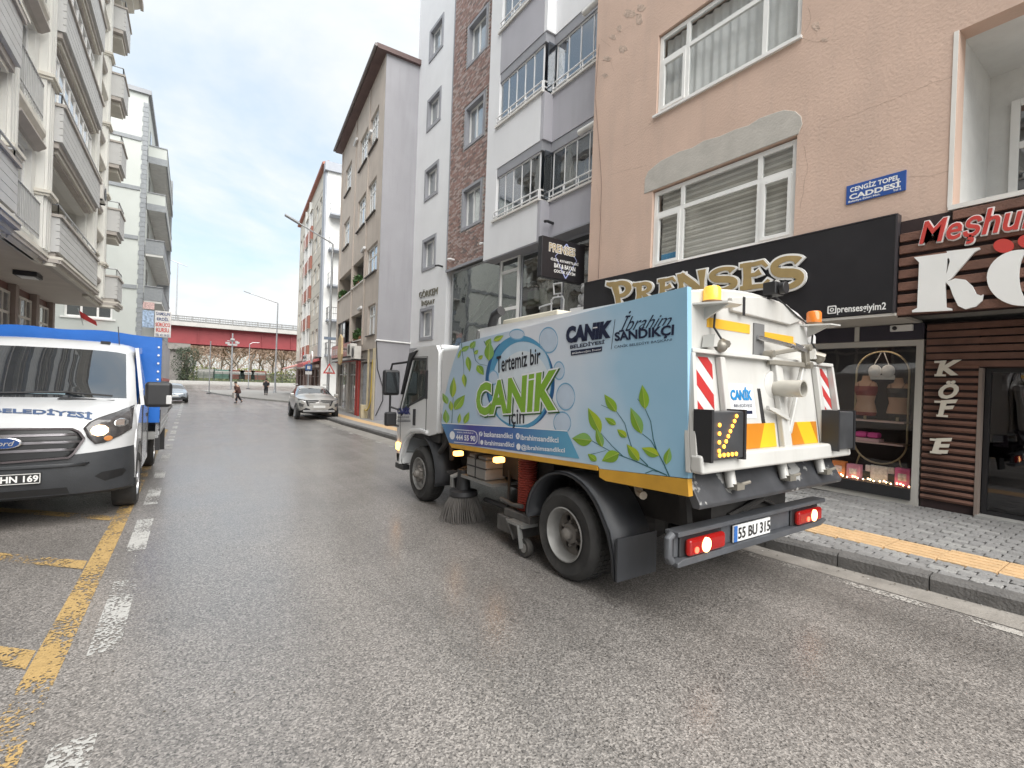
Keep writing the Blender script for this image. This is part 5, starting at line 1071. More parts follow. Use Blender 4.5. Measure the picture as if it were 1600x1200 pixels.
MB().tube([(0, 0, -.2), (.2, .1, 2), (.1, 0, 5)], [.28, .2, .1], 8).build('trunk', mat('bark', (.09, .07, .055), .9, var=.3, bump=.5), t, smooth=40)
b = MB()
for k in range(2600):
    h = random.random(); ang = random.uniform(0, 6.28); rr = (1.1+1.0*h+.7*math.sin(ang*3+h*9))*random.random()**.5; p = Vector((rr*math.cos(ang)+.3*h, .8*rr*math.sin(ang), .3+5.9*h-.25*rr)); a = Vector((random.gauss(0, 1), random.gauss(0, 1), -.8)).normalized(); d = a.orthogonal().normalized(); s = random.uniform(.1, .24)
    b.add([p, p+a*s+d*s*.3, p+a*s*2, p+a*s-d*s*.3], [(0, 1, 2, 3)])
b.build('crown', ivy, t, recalc=False)
# low barrier and kerb along the far carriageway
t = tag(MB().box(-60, 80, 0, .35, 0, .55).build('concrete_barrier', mat('pale_concrete', (.4, .39, .37), .8, var=.1), None, loc=(0, 90.5, zroad(90)-.05), bevel=.04), 'long pale concrete barrier along the far carriageway under the overpass', 'barrier')
m = MB(); strip(m, -70, 90, frange(84, 90, 2), .02); tag(m.build('verge', mat('verge_concrete', (.2, .185, .17), .9, var=.2), recalc=False), kind='structure')
m = MB(); strip(m, -70, 90, frange(91, 113, 2), .01); tag(m.build('far_carriageway', mat('far_asphalt', (.13, .125, .12), .6, var=.2, vs=.5), recalc=False), kind='structure')
m = MB(); strip(m, -200, 260, [113, 130, 160, 260], .03); tag(m.build('park_grass', mat('park_grass', (.16, .17, .07), .9, var=.3, vs=.6, bump=.4, bs=8), recalc=False), kind='structure')
# park fence
fm_ = mat('fence_green_grey', (.14, .19, .17), .6, var=.2)
t = thing('park_fence', 'green grey railing fence along the park edge', 'fence', (0, 114, zroad(114)))
for k in range(60):
    x = -28+1.6*k; MB().box(x-.05, x+.05, -.05, .05, 0, 1.9).build('post', fm_, t)
r_ = MB()
for h in (.25, 1.0, 1.75): r_.box(-28, 67, -.02, .02, h-.03, h+.03)
for k in range(590): r_.box(-28+.16*k, -27.96+.16*k, -.012, .012, .1, 1.85)
tag(r_.build('rails', fm_, t, recalc=False), kind='stuff')
cols = [(.36, .12, .1), (.6, .58, .55), (.42, .22, .16), (.4, .16, .13), (.62, .6, .57), (.2, .35, .3), (.5, .5, .48)]
for i, (px_, c_, lb) in enumerate(((370, 0, 'red and white stall board behind the park fence beside the camera pole'), (386, 2, 'orange red stall board behind the park fence left of the far lamp'), (404, 3, 'rightmost red board behind the park fence near the far lamp'), (347, 5, 'teal board behind the park fence left of the camera pole'), (322, 6, 'small pale board behind the park fence'))):
    P = ony(px_, 585, 116); t = thing('park_board', lb, 'board', (P.x, 116, zroad(116)), group='boards behind the park fence')
    mm = mat('board_%d' % c_, cols[c_], .6, var=.3, vs=1.2); MB().box(-1.5, 1.5, -.08, .08, .5, 2.4).build('panel', mm, t, bevel=.02); MB().box(-1.3, 1.3, -.1, -.081, 1.5, 2.1).build('stripe', mat('board_white', (.7, .68, .66), .6, var=.2), t)
    for s in (-1.3, 1.3): MB().box(s-.06, s+.06, -.06, .06, 0, .5).build('leg', steel, t)
hb = MB()
for k in range(5200):
    x = random.uniform(-30, 60); z = random.random(); p = Vector((x, random.gauss(0, .5), .2+2.5*z+.4*math.sin(x*.7)*z)); a = Vector((random.gauss(0, 1), random.gauss(0, 1), random.gauss(0, 1))).normalized(); d = a.orthogonal(); s = random.uniform(.14, .3); hb.add([p-a*s, p+d*s*.5, p+a*s, p-d*s*.5], [(0, 1, 2, 3)])
o = hb.build('hedge', mat('hedge_leaf', (.15, .17, .04), .8, var=.5, vs=.5), None, loc=(0, 119, zroad(119)), recalc=False); tag(o, 'clipped olive green hedge behind the park fence', 'hedge', kind='stuff')
# bare winter trees of the park, each its own thing
twig = mat('bare_twigs', (.27, .19, .14), .9, var=.3, vs=1.5); barkm = mat('grey_bark', (.2, .165, .135), .9, var=.3)
def bare_tree(seed):
    rnd = random.Random(seed); tr, tw = MB(), MB()
    def grow(p, d, l, r, dep):
        q = p+d*l; (tr if dep < 2 else tw).tube([p, (p+q)/2+Vector((rnd.gauss(0, .04), rnd.gauss(0, .04), 0))*l, q], r, 5 if dep < 2 else 3, r2=r*.6, caps=False)
        if dep >= 5: return
        for _ in range(3 if dep < 3 else 5):
            nd = (d+Vector((rnd.gauss(0, .5), rnd.gauss(0, .5), rnd.gauss(.12, .3)))).normalized(); grow(q if rnd.random() < .6 else p+(q-p)*rnd.uniform(.5, .95), nd, l*rnd.uniform(.62, .82), max(.034, r*.64), dep+1)
    grow(Vector((0, 0, -.2)), Vector((rnd.gauss(0, .05), rnd.gauss(0, .05), 1)).normalized(), 2.7, .17, 0)
    return tr.mesh('trunk', barkm, recalc=False), tw.mesh('crown', twig, recalc=False)
tv = [bare_tree(s) for s in (3, 11, 29, 41)]
desc = ['leftmost', 'second', 'third', 'fourth', 'fifth', 'sixth', 'seventh', 'eighth', 'ninth', 'tenth', 'eleventh', 'twelfth', 'thirteenth', 'fourteenth', 'fifteenth', 'sixteenth', 'seventeenth', 'eighteenth', 'nineteenth', 'rightmost']
xs = sorted(random.uniform(-6, 36) for _ in range(20)); xs = [-8+34*i/19+random.uniform(-.6, .6) for i in range(20)]
for i, x in enumerate(xs):
    y = 122+(i*7 % 5)*6+random.uniform(-2, 2); v = tv[i % 4]; t = thing('bare_park_tree', desc[i]+' bare brown tree of the park row seen under the overpass', 'tree', (x*(y/130), y, zroad(y)), (0, 0, random.uniform(0, 6)), 'bare trees in the park')
    s = random.uniform(1.25, 1.65); t.scale = (s*1.1, s*1.1, s*.95); obj('trunk', v[0], t); obj('crown', v[1], t)
wd = MB(); rw = random.Random(8)
for k in range(26000):
    x = rw.uniform(-25, 70); y = rw.uniform(0, 16); h = rw.random()**.8*(9.5+2.2*math.sin(x*.5)+1.3*math.sin(x*1.3+y)); p = Vector((x, y, .2+h)); a = Vector((rw.gauss(0, .5), rw.gauss(0, .3), 1)).normalized(); d = Vector((1, rw.gauss(0, .5), 0)).normalized(); s = rw.uniform(.35, .9); wd.add([p-d*.045, p+d*.045, p+a*s+d*.02, p+a*s-d*.02], [(0, 1, 2, 3)])
tag(wd.build('distant_wood', mat('wood_haze_twigs', (.30, .22, .17), .95, var=.3, vs=.4), None, loc=(0, 156, zroad(150)), recalc=False), 'hazy brown mass of bare winter wood behind the park trees', 'trees', kind='stuff')
# lamp posts
def lamp(name, label, base, h, arm, reach, group='street lamps', r=.07, head=True):
    t = thing(name, label, 'street lamp', base, group=group)
    MB().tube([(0, 0, -.1), (0, 0, h*.5), (0, 0, h)], [r*1.2, r, r*.75], 10).build('pole', steel, t, smooth=40); MB().lathe([(r*2.2, 0), (r*2.2, .05), (r*1.4, .35)], (0, 0, 0), 'z', 10).build('base', steel, t, smooth=40)
    for a in arm:
        e = Vector((a[0]*reach, a[1]*reach, h+a[2])); MB().tube([(0, 0, h), e], r*.55, 8).build('arm', steel, t, smooth=40)
        d = (e-Vector((0, 0, h))).normalized(); MB().obox(e+d*.3, d*.38, d.cross(Vector((0, 0, 1))).normalized()*.13, Vector((0, 0, .05))).build('lamp_head', mat('lamp_grey', (.4, .42, .44), .4), t, bevel=.02)
    return t
P = onx(510, 560, 6.15); by = P.y
L1 = lamp('street_lamp', 'tall grey lamp post with long arm beside the grey parked SUV', (6.15, 26.6, zroad(26.6)+KH), 9.1, [(-1, 0, .75)], 1.75)
P = ony(426, 605, 66); L2 = lamp('street_lamp', 'grey lamp post with one arm on the far corner pavement', (P.x, 64, zroad(58)+.16), 10.9, [(-1, 0, .8)], 3.0, r=.09)
P = ony(274, 500, 101); L3 = lamp('street_lamp', 'tall double headed lamp standing on the overpass', (P.x, 105, 9.95), 11, [(-1, 0, .25), (1, 0, -.25)], .8, r=.11)
t = thing('camera_pole', 'white pole with a cluster of traffic cameras before the overpass', 'pole', (ony(361, 600, 72).x, 72, zroad(72)))
MB().tube([(0, 0, -.1), (0, 0, 7.4)], .12, 10, r2=.08).build('pole', steel, t, smooth=40)
for k, (dx, dz) in enumerate(((-.55, 6.1), (.55, 6.2), (0, 6.6), (-.3, 5.9), (.3, 5.9))): MB().box(dx-.24, dx+.24, -.25, .15, dz-.12, dz+.12).build('camera', mat('camera_grey', (.4, .4, .4), .5), t, bevel=.03)
MB().box(-.6, .6, -.05, .05, 6.35, 6.45).build('crossbar', steel, t)
for i, (x, y, lb, hh) in enumerate(((327, 62, 'thin pale post standing left of the camera pole', 5.8), (388, 76, 'thin grey signal post right of the camera pole', 6.3))):
    X = ony(x, 600, y).x; t = thing('thin_post', lb, 'post', (X, y, zroad(y) if x > 330 else zroad(y)), group='thin posts at the crossing'); MB().tube([(0, 0, -.1), (0, 0, hh)], .055, 8).build('pole', steel, t, smooth=40); MB().lathe([(.25, 0), (.25, .06), (.1, .12)], (0, 0, 0), 'z', 12).build('base', dark_iron, t)
    if i: MB().tube([(0, 0, hh), (.4, 0, hh+.25), (1.2, 0, hh+.3)], .04, 6).build('arm', whm, t, smooth=40)
# warning triangle on the near lamp post, blue stop sign, street plate
def tri(r, k=0): r *= .6; return [(0, r*1.0), (r*.92, -r*.6), (-r*.92, -r*.6)]
def tri_unused(r, k=0): return [(0, r*1.0), (r*.92, -r*.6), (-r*.92, -r*.6)]
TS = thing('pedestrian_warning_sign', 'red bordered triangular pedestrian crossing warning sign on the lamp post', 'traffic sign', (6.15, 26.42, zroad(26.6)+KH+2.35))
m = MB(); m.prism([(x, z) for x, z in tri(.58)], -.02, 0, 'y'); m.build('border', mat('sign_red_border', (.55, .05, .04), .4), TS)
m = MB(); m.prism(tri(.4), -.024, -.0205, 'y'); m.build('white_field', sgw, TS)
m = MB(); m.ball((.012, -.028, .072), (.027, .004, .027), 10, 6); m.bar((.0, -.028, .042), (-.012, -.028, -.036), .042, .006, (0, 1, 0)); m.bar((-.012, -.029, -.03), (-.06, -.029, -.114), .021, .006, (0, 1, 0)); m.bar((-.006, -.0295, -.03), (.048, -.0295, -.114), .021, .006, (0, 1, 0)); m.bar((.0, -.0275, .03), (.06, -.0275, -.018), .018, .006, (0, 1, 0))
for k in (-.12, -.042, .036, .114): m.box(k-.018, k+.018, -.03, -.025, -.138, -.12)
m.build('walking_figure', black_plastic, TS); MB().box(-.03, .03, 0, .12, -.3, .3).build('clamp', steel, TS)
X = ony(482, 578, 33); BS = thing('blue_stop_sign', 'blue and white square sign on a post behind the grey SUV', 'traffic sign', (X.x, 33, zroad(33)+KH))
MB().tube([(0, 0, -.05), (0, 0, 3.0)], .04, 8).build('pole', steel, BS, smooth=40); MB().box(-.2, .2, -.06, -.03, 2.45, 2.85).build('plate', mat('sign_blue', (.05, .12, .3), .4), BS, bevel=.01)
m = MB(); m.box(-.1, .1, -.068, -.061, 2.55, 2.75); m.build('white_symbol', sgw, BS); m = MB(); m.box(-.2, .2, -.06, -.03, 2.2, 2.4); m.build('lower_plate', sgw, BS)
MB().box(-.3, .3, -.12, -.09, 3.95, 4.1).build('name_plate', mat('plate_grey_blue', (.2, .25, .33), .5), L1)
# ------------------------------------------------------------------ street sweeper truck
TO = Vector((3.75, 3.06, 0)); TR = thing('street_sweeper_truck', 'white municipal street sweeper truck with blue leaf printed side banner', 'truck', (3.75, 3.06, zroad(3.06)), (-math.atan(SLOPE), 0, 0))
def sp(x, y, xl=-1.07):                       # pixel on a side plane -> local (y, h)
    P = onx(x, y, 3.75+xl); return (P.y-3.06, P.z+SLOPE*P.y)
def rp(x, y, yl=-1.12):                       # pixel on a rear plane -> local (x, h)
    P = ony(x, y, 3.06+yl); return (P.x-3.75, P.z+SLOPE*P.y)
tw = mat('truck_white', (.74, .745, .745), .3, var=.05, vs=2, coat=.4, stain=.16, stainc=(.5, .48, .44), streak=True)
twr = mat('truck_rear_white', (.56, .555, .53), .4, var=.08, vs=2, coat=.15, stain=.5, stainc=(.36, .34, .30), streak=True)
und = mat('under_grime', (.035, .032, .03), .75, var=.4, vs=5, stain=.4, stainc=(.09, .08, .07)); steel_w = mat('worn_steel', (.3, .3, .29), .45, metal=.5, var=.2, vs=6)
orange = mat('orange_strip', (.62, .33, .035), .5, var=.12, vs=5, stain=.35, stainc=(.3, .17, .05)); amber = mat('amber_lit', (1, .45, .08), .3, var=0, emit=1.3, ecol=(1, .45, .1)); amber_off = mat('amber_lens', (.7, .2, .03), .15, var=.05, spec=.6)
mud = mat('mudguard_black', (.035, .037, .042), .5, var=.2, vs=4, stain=.4, stainc=(.09, .09, .1), streak=True)
# chassis
m = MB()
for s in (-1, 1): m.box(s*.42-.05, s*.42+.05, -.95, 3.9, .55, .78)
for y in (-.9, 0, 1.2, 2.4, 3.6): m.box(-.37, .37, y-.06, y+.06, .58, .75)
m.box(-.12, .12, 0, 3.2, .3, .5); m.tube([(-.9, 0, .385), (.9, 0, .385)], .09, 10); m.tube([(-.85, 3.25, .385), (.85, 3.25, .385)], .07, 10); m.ball((0, 0, .385), (.2, .2, .2), 12, 8)
m.box(-.75, .75, .55, 2.3, .62, .9); m.build('chassis', und, TR)
m = MB(); m.box(-.3, .5, 2.6, 3.9, .35, 1.0); m.build('engine', und, TR); m = MB(); m.box(.15, .9, .6, 2.4, .3, .85); m.build('fuel_tank', und, TR, bevel=.05)
# wheels
def wheel_tyre(mb, xo, wd, r, s):            # s: +1 outward is +x
    p = [(r*.56, 0), (r*.7, .012), (r*.86, .022), (r*.95, -.0), (r*.99, -.03), (r, -.05), (r, -wd+.05), (r*.99, -wd+.03), (r*.92, -wd), (r*.56, -wd)]
    mb.lathe([(a, xo+s*b) for a, b in p], (0, 0, 0), 'x', 40, close=True)
rimm = mat('wheel_steel', (.25, .245, .235), .5, metal=.2, var=.2, vs=8, stain=.6, stainc=(.12, .105, .09)); hubm = mat('hub_dirty', (.17, .155, .14), .6, var=.3, vs=12, stain=.4)
def wheel(name, y, s, dual):
    w = empty(name, (0, y, .385), parent=TR); r = .385; xo = s*(1.06 if dual else .99)
    t = MB(); wheel_tyre(t, xo, .235, r, s)
    if dual: wheel_tyre(t, xo-s*.29, .235, r, s)
    g = MB()
    t.build('tyre', rubber, w, smooth=35)
    tr_ = MB()
    for i in range(48):
        a = 2*math.pi*i/48
        for k in (.06, .115, .17): c = Vector((xo-s*k, (r+.001)*math.cos(a), (r+.001)*math.sin(a))); tr_.obox(c, (.02, 0, 0), Vector((0, -math.sin(a), math.cos(a)))*.016, Vector((0, math.cos(a), math.sin(a)))*.004)
    tag(tr_.build('tread_block', rubber, w, recalc=False), kind='stuff')
    q = MB()
    if dual:
        q.lathe([(r*.6, xo+s*.02), (r*.57, xo+s*.024), (r*.55, xo+s*.01), (r*.53, xo-s*.03), (r*.49, xo-s*.06), (r*.47, xo-s*.15)], (0, 0, 0), 'x', 40, caps=False)
    else:
        q.lathe([(r*.6, xo+s*.018), (r*.57, xo+s*.024), (r*.55, xo), (r*.5, xo-s*.03), (r*.45, xo-s*.035)], (0, 0, 0), 'x', 40, caps=False)
    q.build('rim', rimm, w, smooth=40)
    disc_x = xo-s*(.1 if dual else .02); h = MB()
    holes = [disc(r*.34*math.cos(2*math.pi*k/6), r*.34*math.sin(2*math.pi*k/6), r*.075, None, 12) for k in range(6)]
    sh = shape2d(disc(0, 0, r*.5, None, 40), holes, .02); h.add([(disc_x+z, a, b) for a, b, z in sh[0]], sh[1]); h.build('wheel_disc', hubm if dual else rimm, w)
    b = MB(); b.lathe([(r*.24, disc_x), (r*.22, disc_x+s*(.05)), (r*.14, disc_x+s*.06), (r*.13, disc_x+s*(.1)), (r*.06, disc_x+s*.12), (0, disc_x+s*.12)], (0, 0, 0), 'x', 20)
    for k in range(6): a = 2*math.pi*(k+.5)/6; b.lathe([(.016, disc_x), (.016, disc_x+s*.05), (.008, disc_x+s*.055)], (0, r*.19*math.cos(a)*1.35, r*.19*math.sin(a)*1.35), 'x', 6)
    b.build('hub', hubm, w, smooth=40)
    MB().lathe([(0, xo-s*.2), (r*.55, xo-s*.2), (r*.55, xo-s*.22)], (0, 0, 0), 'x', 24).build('brake_drum', und, w)
for s in (-1, 1): wheel('rear_wheel', 0, s, True); wheel('front_wheel', 3.25, s, False)
# rear mudguards: bent sheet arch ending in a flap
for s in (-1, 1):
    pr = [sp(786+.0, 790), ]; arcp = [(.52*math.cos(a), .40+.5*math.sin(a)) for a in [R(10+x) for x in range(0, 171, 10)]]
    pts = [(y, z) for y, z in arcp]; pts = [(-y, z) for y, z in pts][::-1]
    g = MB(); xa, xb = s*.66, s*1.1
    P = [(.5, .42)]+[(.54*math.cos(R(a)), .42+.5*math.sin(R(a))) for a in range(5, 151, 10)]+[(-.55, .55), (-.6, .38), (-.62, .2)]
    th = .012; inn = [(y*.97, z-.012) for y, z in P]; n = len(P)
    vs = [(xa, y, z) for y, z in P]+[(xb, y, z) for y, z in P]; g.add(vs, [(i, i+1, n+i+1, n+i) for i in range(n-1)])
    lip = [(y*.94, z-.025 if z > .42 else z) for y, z in P]; g.add([(xb, y, z) for y, z in P]+[(xb, y, z) for y, z in lip], [(i, i+1, n+i+1, n+i) for i in range(n-1)])
    o = g.build('mudguard', mud, TR, smooth=50); o.modifiers.new('th', 'SOLIDIFY').thickness = .01
    MB().box(min(xa, xb), max(xa, xb), -.635, -.615, .2, .52).build('mud_flap', mud, TR)
# hopper body
prof = [(-1.02, 1.0), (-1.05, 1.25), (-1.03, 1.9), (-1.04, 2.3), (1.75, 2.18), (2.2, 1.75), (2.35, 1.2), (2.0, .95), (-.4, .98)]
m = MB(); m.prism(prof, -1.02, 1.0, 'x'); m.build('hopper', tw, TR, bevel=.03)
# arched roof of the hopper
ra = []
for i in range(13): x = -1.02+2.04*i/12; ra.append((x, 2.27+.15*math.sin(math.pi*min(1, max(0, (x+1.1)/2.1)))**.8 - (.12*((x-.55)/.5)**2 if x > .55 else 0)))
m = MB(); m.prism([(-1.02, 2.1)]+ra+[(1.02, 2.1)], -1.045, 1.6, 'y'); m.build('hopper_roof', tw, TR, smooth=40)
# printed banner panel on the left side
BX = -1.07
bfront = [sp(722, 536), sp(711, 565), sp(703, 592), sp(697, 617), sp(693, 640), sp(691, 662)]
bpts = bfront+[sp(703, 692.5), sp(937, 728), sp(940, 733), (-1.2, 1.06), (-1.165, 2.31)]
ban = bpy.data.materials.new('banner_print'); ban.use_nodes = True; t_ = ban.node_tree; b_ = t_.nodes['Principled BSDF']; b_.inputs['Roughness'].default_value = .42
tcn = t_.nodes.new('ShaderNodeTexCoord'); sx = t_.nodes.new('ShaderNodeSeparateXYZ'); t_.links.new(tcn.outputs['Object'], sx.inputs[0])
no = t_.nodes.new('ShaderNodeTexNoise'); no.inputs['Scale'].default_value = 1.1; no.inputs['Detail'].default_value = 3; t_.links.new(tcn.outputs['Object'], no.inputs['Vector'])
ma = t_.nodes.new('ShaderNodeMath'); ma.operation = 'MULTIPLY_ADD'; ma.inputs[1].default_value = -.32; ma.inputs[2].default_value = .36; t_.links.new(sx.outputs[1], ma.inputs[0])      # 0 at the front .. 1 at the rear, raised with height
mb2 = t_.nodes.new('ShaderNodeMath'); mb2.operation = 'MULTIPLY_ADD'; mb2.inputs[1].default_value = .5; t_.links.new(no.outputs[0], mb2.inputs[0]); t_.links.new(ma.outputs[0], mb2.inputs[2])
rp_ = t_.nodes.new('ShaderNodeValToRGB'); e = rp_.color_ramp.elements; e[0].position = .05; e[0].color = (.44, .57, .70, 1); e[1].position = 1.; e[1].color = (.27, .49, .66, 1)
for p_, c_ in ((.2, (.50, .61, .74, 1)), (.36, (.76, .77, .82, 1)), (.55, (.66, .72, .8, 1)), (.8, (.36, .56, .72, 1))): k = rp_.color_ramp.elements.new(p_); k.color = c_
t_.links.new(mb2.outputs[0], rp_.inputs[0]); t_.links.new(rp_.outputs[0], b_.inputs['Base Color'])
m = MB(); m.prism(bpts, BX, BX+.045, 'x'); BN = m.build('banner_panel', ban, TR)
def art(px, off): return [(BX-off, *sp(x, y, BX)) for x, y in px]
def flat(name, polys, mt, off, par=BN):
    b = MB()
    for i, p in enumerate(polys): b.add(art(p, off+i*.00012), [tuple(range(len(p)))])
    return b.build(name, mt, par, recalc=False)
def flat_mb(b, p, off): b.add(art(p, off), [tuple(range(len(p)))])
Z3 = lambda x, y: (680+x/3.636, 450+y/3.636)
def ink(n_, c_): return mat('print_'+n_, c_, .42, var=.06, vs=8)
def txt(s, qd, mt, off=.0035, name='printed_lettering', par=BN, z=True, **k):
    b = MB(); q = [Z3(*p) for p in qd] if z else qd; fit_text(b, s, *[Vector(v) for v in art(q, 0)], (-1, 0, 0), off=off, **k); return b.build(name, mt, par, recalc=False)
# bubbles
def ellipse(cx, cy, rx, ry, n=40, a0=0, a1=360): return [(cx+rx*math.cos(R(a0+(a1-a0)*i/n)), cy+ry*math.sin(R(a0+(a1-a0)*i/n))) for i in range(n+(a1-a0 != 360))]
def band_poly(b, cx, cy, rx, ry, w0, w1, a0, a1, off, n=36):
    o_, i_ = [], []
    for k in range(n+1):
        t = k/n; a = R(a0+(a1-a0)*t); w_ = w0+(w1-w0)*math.sin(math.pi*t); o_.append((cx+rx*math.cos(a), cy+ry*math.sin(a))); i_.append((cx+(rx-w_)*math.cos(a), cy+(ry-w_)*math.sin(a)))
    v = art(o_+i_, off); b.add(v, [(k, k+1, n+2+k, n+1+k) for k in range(n)])
b = MB(); flat_mb(b, ellipse(816, 597, 54, 73), .0006); b.build('printed_bubble', ink('bubble_fill', (.52, .66, .78)), BN, recalc=False)
b = MB(); flat_mb(b, ellipse(822, 606, 42, 58), .001); b.build('printed_bubble', ink('bubble_white', (.68, .75, .8)), BN, recalc=False)
b = MB(); flat_mb(b, ellipse(826, 640, 26, 24), .0012); b.build('printed_bubble', ink('bubble_white2', (.75, .79, .82)), BN, recalc=False)
b = MB(); band_poly(b, 816, 597, 54.5, 73.5, 2, 13, 130, 320, .0014); band_poly(b, 816, 597, 54.5, 73.5, 2, 7, -40, 130, .0015); b.build('printed_ring', ink('ring_mid', (.08, .3, .5)), BN, recalc=False)
b = MB(); band_poly(b, 816, 597, 54.8, 73.8, 1, 5, 150, 235, .0018); b.build('printed_ring', ink('ring_dark', (.015, .1, .26)), BN, recalc=False); b = MB(); band_poly(b, 816, 597, 54.8, 73.8, .6, 5, -35, 70, .0018); b.build('printed_ring', ink('ring_dark', (.015, .1, .26)), BN, recalc=False)
for cx, cy, rx, ry in ((862, 531, 15, 21), (878, 579, 9, 15), (888, 620, 15, 22), (882, 661, 14, 18), (774, 590, 8, 12), (812, 522, 12, 9)):
    b = MB(); b.c = 1; flat_mb(b, ellipse(cx, cy, rx*.86, ry*.86, 24), .0016); b.c = 0; band_poly(b, cx, cy, rx, ry, .7, 2.2, 0, 180, .0017, 20); band_poly(b, cx, cy, rx, ry, .7, 2.2, 180, 360, .0017, 20); b.build('printed_bubble', [ink('bubble_edge', (.2, .42, .62)), ink('bubble_pale', (.52, .62, .74))], BN, recalc=False)
# leaves
leafc = [ink('leaf_a', (.28, .47, .035)), ink('leaf_b', (.40, .52, .03)), ink('leaf_c', (.24, .45, .12))]; stemc = ink('stem', (.03, .13, .15)); veinc = ink('vein', (.55, .62, .15))
LV = [((1048, 705), (980, 605), 60), ((955, 825), (885, 682), 75), ((905, 868), (790, 855), 85), ((1045, 778), (980, 738), 40), ((1105, 850), (1050, 805), 45), ((1192, 830), (1130, 680), 72), ((1215, 690), (1200, 550), 66), ((1290, 955), (1190, 910), 62), ((1330, 1005), (1352, 910), 52), ((1060, 940), (960, 985), 78), ((1175, 985), (1105, 890), 62), ((965, 905), (930, 800), 50), ((930, 985), (880, 945), 42),
      ((105, 625), (115, 505), 42), ((78, 660), (50, 598), 36), ((115, 692), (177, 608), 56), ((98, 697), (95, 640), 30), ((72, 770), (65, 690), 42), ((172, 772), (200, 705), 34), ((140, 770), (148, 712), 24), ((160, 357), (208, 328), 32), ((195, 388), (206, 476), 36), ((172, 488), (179, 566), 32), ((212, 342), (242, 300), 36), ((235, 375), (256, 350), 24), ((258, 402), (284, 382), 26), ((318, 412), (322, 300), 62), ((250, 438), (287, 495), 46), ((345, 298), (405, 268), 34), ((305, 330), (330, 285), 40), ((140, 400), (158, 345), 16)]
bs_ = [MB(), MB(), MB()]; vb = MB(); hb_ = MB()
for i, (a, b_, wd) in enumerate(LV):
    a, b_ = Vector((*a, 0)), Vector((*b_, 0)); d = b_-a; nrm = Vector((-d.y, d.x, 0)).normalized(); L_ = []; R_ = []
    for k in range(9): t = k/8; h = wd/2*math.sin(math.pi*t**.85)*(1-.25*t); c = a+d*t; L_.append(c+nrm*h); R_.append(c-nrm*h)
    mid = [a+d*(k/8) for k in range(9)]
    v = [Z3(p.x, p.y) for p in L_+R_]; flat = art(v, .0022+.00006*i); bs_[i % 3].add(flat, [(k, k+1, 9+k+1, 9+k) for k in range(8)])
    hv = [Z3(p.x, p.y) for p in mid+R_]; hb_.add(art(hv, .0024+.00006*i), [(k, k+1, 9+k+1, 9+k) for k in range(8)])
    po_ = stroke([(a.x, a.y), (b_.x, b_.y)], [3.2, .8]); vb.add(art([Z3(*p) for p in po_], .0046), [(0, 1, 2, 3)])
for b, c in zip(bs_, leafc): tag(b.build('printed_leaves', c, BN, recalc=False), kind='stuff')
tag(hb_.build('printed_leaf_halves', ink('leaf_dark', (.2, .36, .03)), BN, recalc=False), kind='stuff'); tag(vb.build('printed_veins', veinc, BN, recalc=False), kind='stuff')
sb = MB()
for pts, w0 in (([(1348, 1076), (1320, 1010), (1290, 950), (1245, 870), (1195, 830)], 7), ([(1275, 920), (1258, 860), (1245, 760), (1215, 690), (1170, 630)], 6), ([(1335, 1068), (1240, 1025), (1150, 985), (1070, 955), (1000, 925), (900, 868)], 7), ([(1225, 1012), (1140, 930), (1115, 850), (1095, 770), (1050, 705), (960, 665)], 6), ([(1080, 957), (1020, 900), (955, 825)], 5), ([(1210, 1055), (1250, 1040), (1300, 1050)], 6), ([(880, 950), (930, 940), (985, 925)], 4), ([(160, 310), (165, 370), (172, 430), (172, 490)], 4), ([(230, 300), (230, 360), (240, 410), (262, 432), (305, 440)], 4), ([(100, 770), (105, 690), (110, 620)], 4), ([(290, 300), (310, 345), (330, 355)], 4)):
    fine = []
    for (a, b_), (c, d) in zip(pts, pts[1:]): fine += [(a+(c-a)*k/4, b_+(d-b_)*k/4) for k in range(4)]
    fine.append(pts[-1]); po_ = stroke(fine, [w0*(1-.6*k/len(fine)) for k in range(len(fine))]); n = len(po_); sb.add(art([Z3(*p) for p in po_], .0021), [(k, k+1, n-2-k, n-1-k) for k in range(n//2-1)])
tag(sb.build('printed_stems', stemc, BN, recalc=False), kind='stuff')
blk, wht, navy = ink('black', (.012, .012, .018)), ink('white', (.82, .83, .85)), ink('navy', (.012, .018, .05))
txt('Tertemiz bir', [(362, 386), (618, 331), (615, 427), (362, 484)], blk, .0052, bold=.015, bbox=(0, 5.12, -.02, .72))
cq = [(245, 540), (728, 448), (706, 690), (240, 722)]
cb = text_geo('CANIK', bold=.05); cbb = (min(v.x for v in cb[0]), max(v.x for v in cb[0]), -.03, .76)
txt('CANIK', [(x+6, y+7) for x, y in cq], ink('green_shadow', (.03, .1, .02)), .0054, bold=.08, bbox=cbb, spacing=1.0); txt('CANIK', cq, wht, .0058, bold=.075, bbox=cbb); txt('CANIK', cq, ink('letter_green', (.22, .42, .03)), .0062, bold=.045, bbox=cbb)
for qd_ in (((540, 520), (588, 511), (587, 519), (539, 528)),): b = MB(); flat_mb(b, [Z3(*p) for p in qd_], .0066); b.build('printed_rule', wht, BN, recalc=False)
txt('için', [(430, 695), (518, 688), (517, 792), (430, 800)], blk, .0056, bold=.01)
txt('CANIK', [(763, 218), (1032, 178), (1024, 282), (766, 315)], navy, .0052, bold=.07, shear=.12); b = MB(); flat_mb(b, [Z3(*p) for p in ((921, 222), (947, 218), (946, 224), (920, 228))], .0056); b.build('printed_rule', wht, BN, recalc=False); txt('BELEDİYESİ', [(786, 316), (987, 290), (986, 314), (787, 346)], navy, bold=.03)
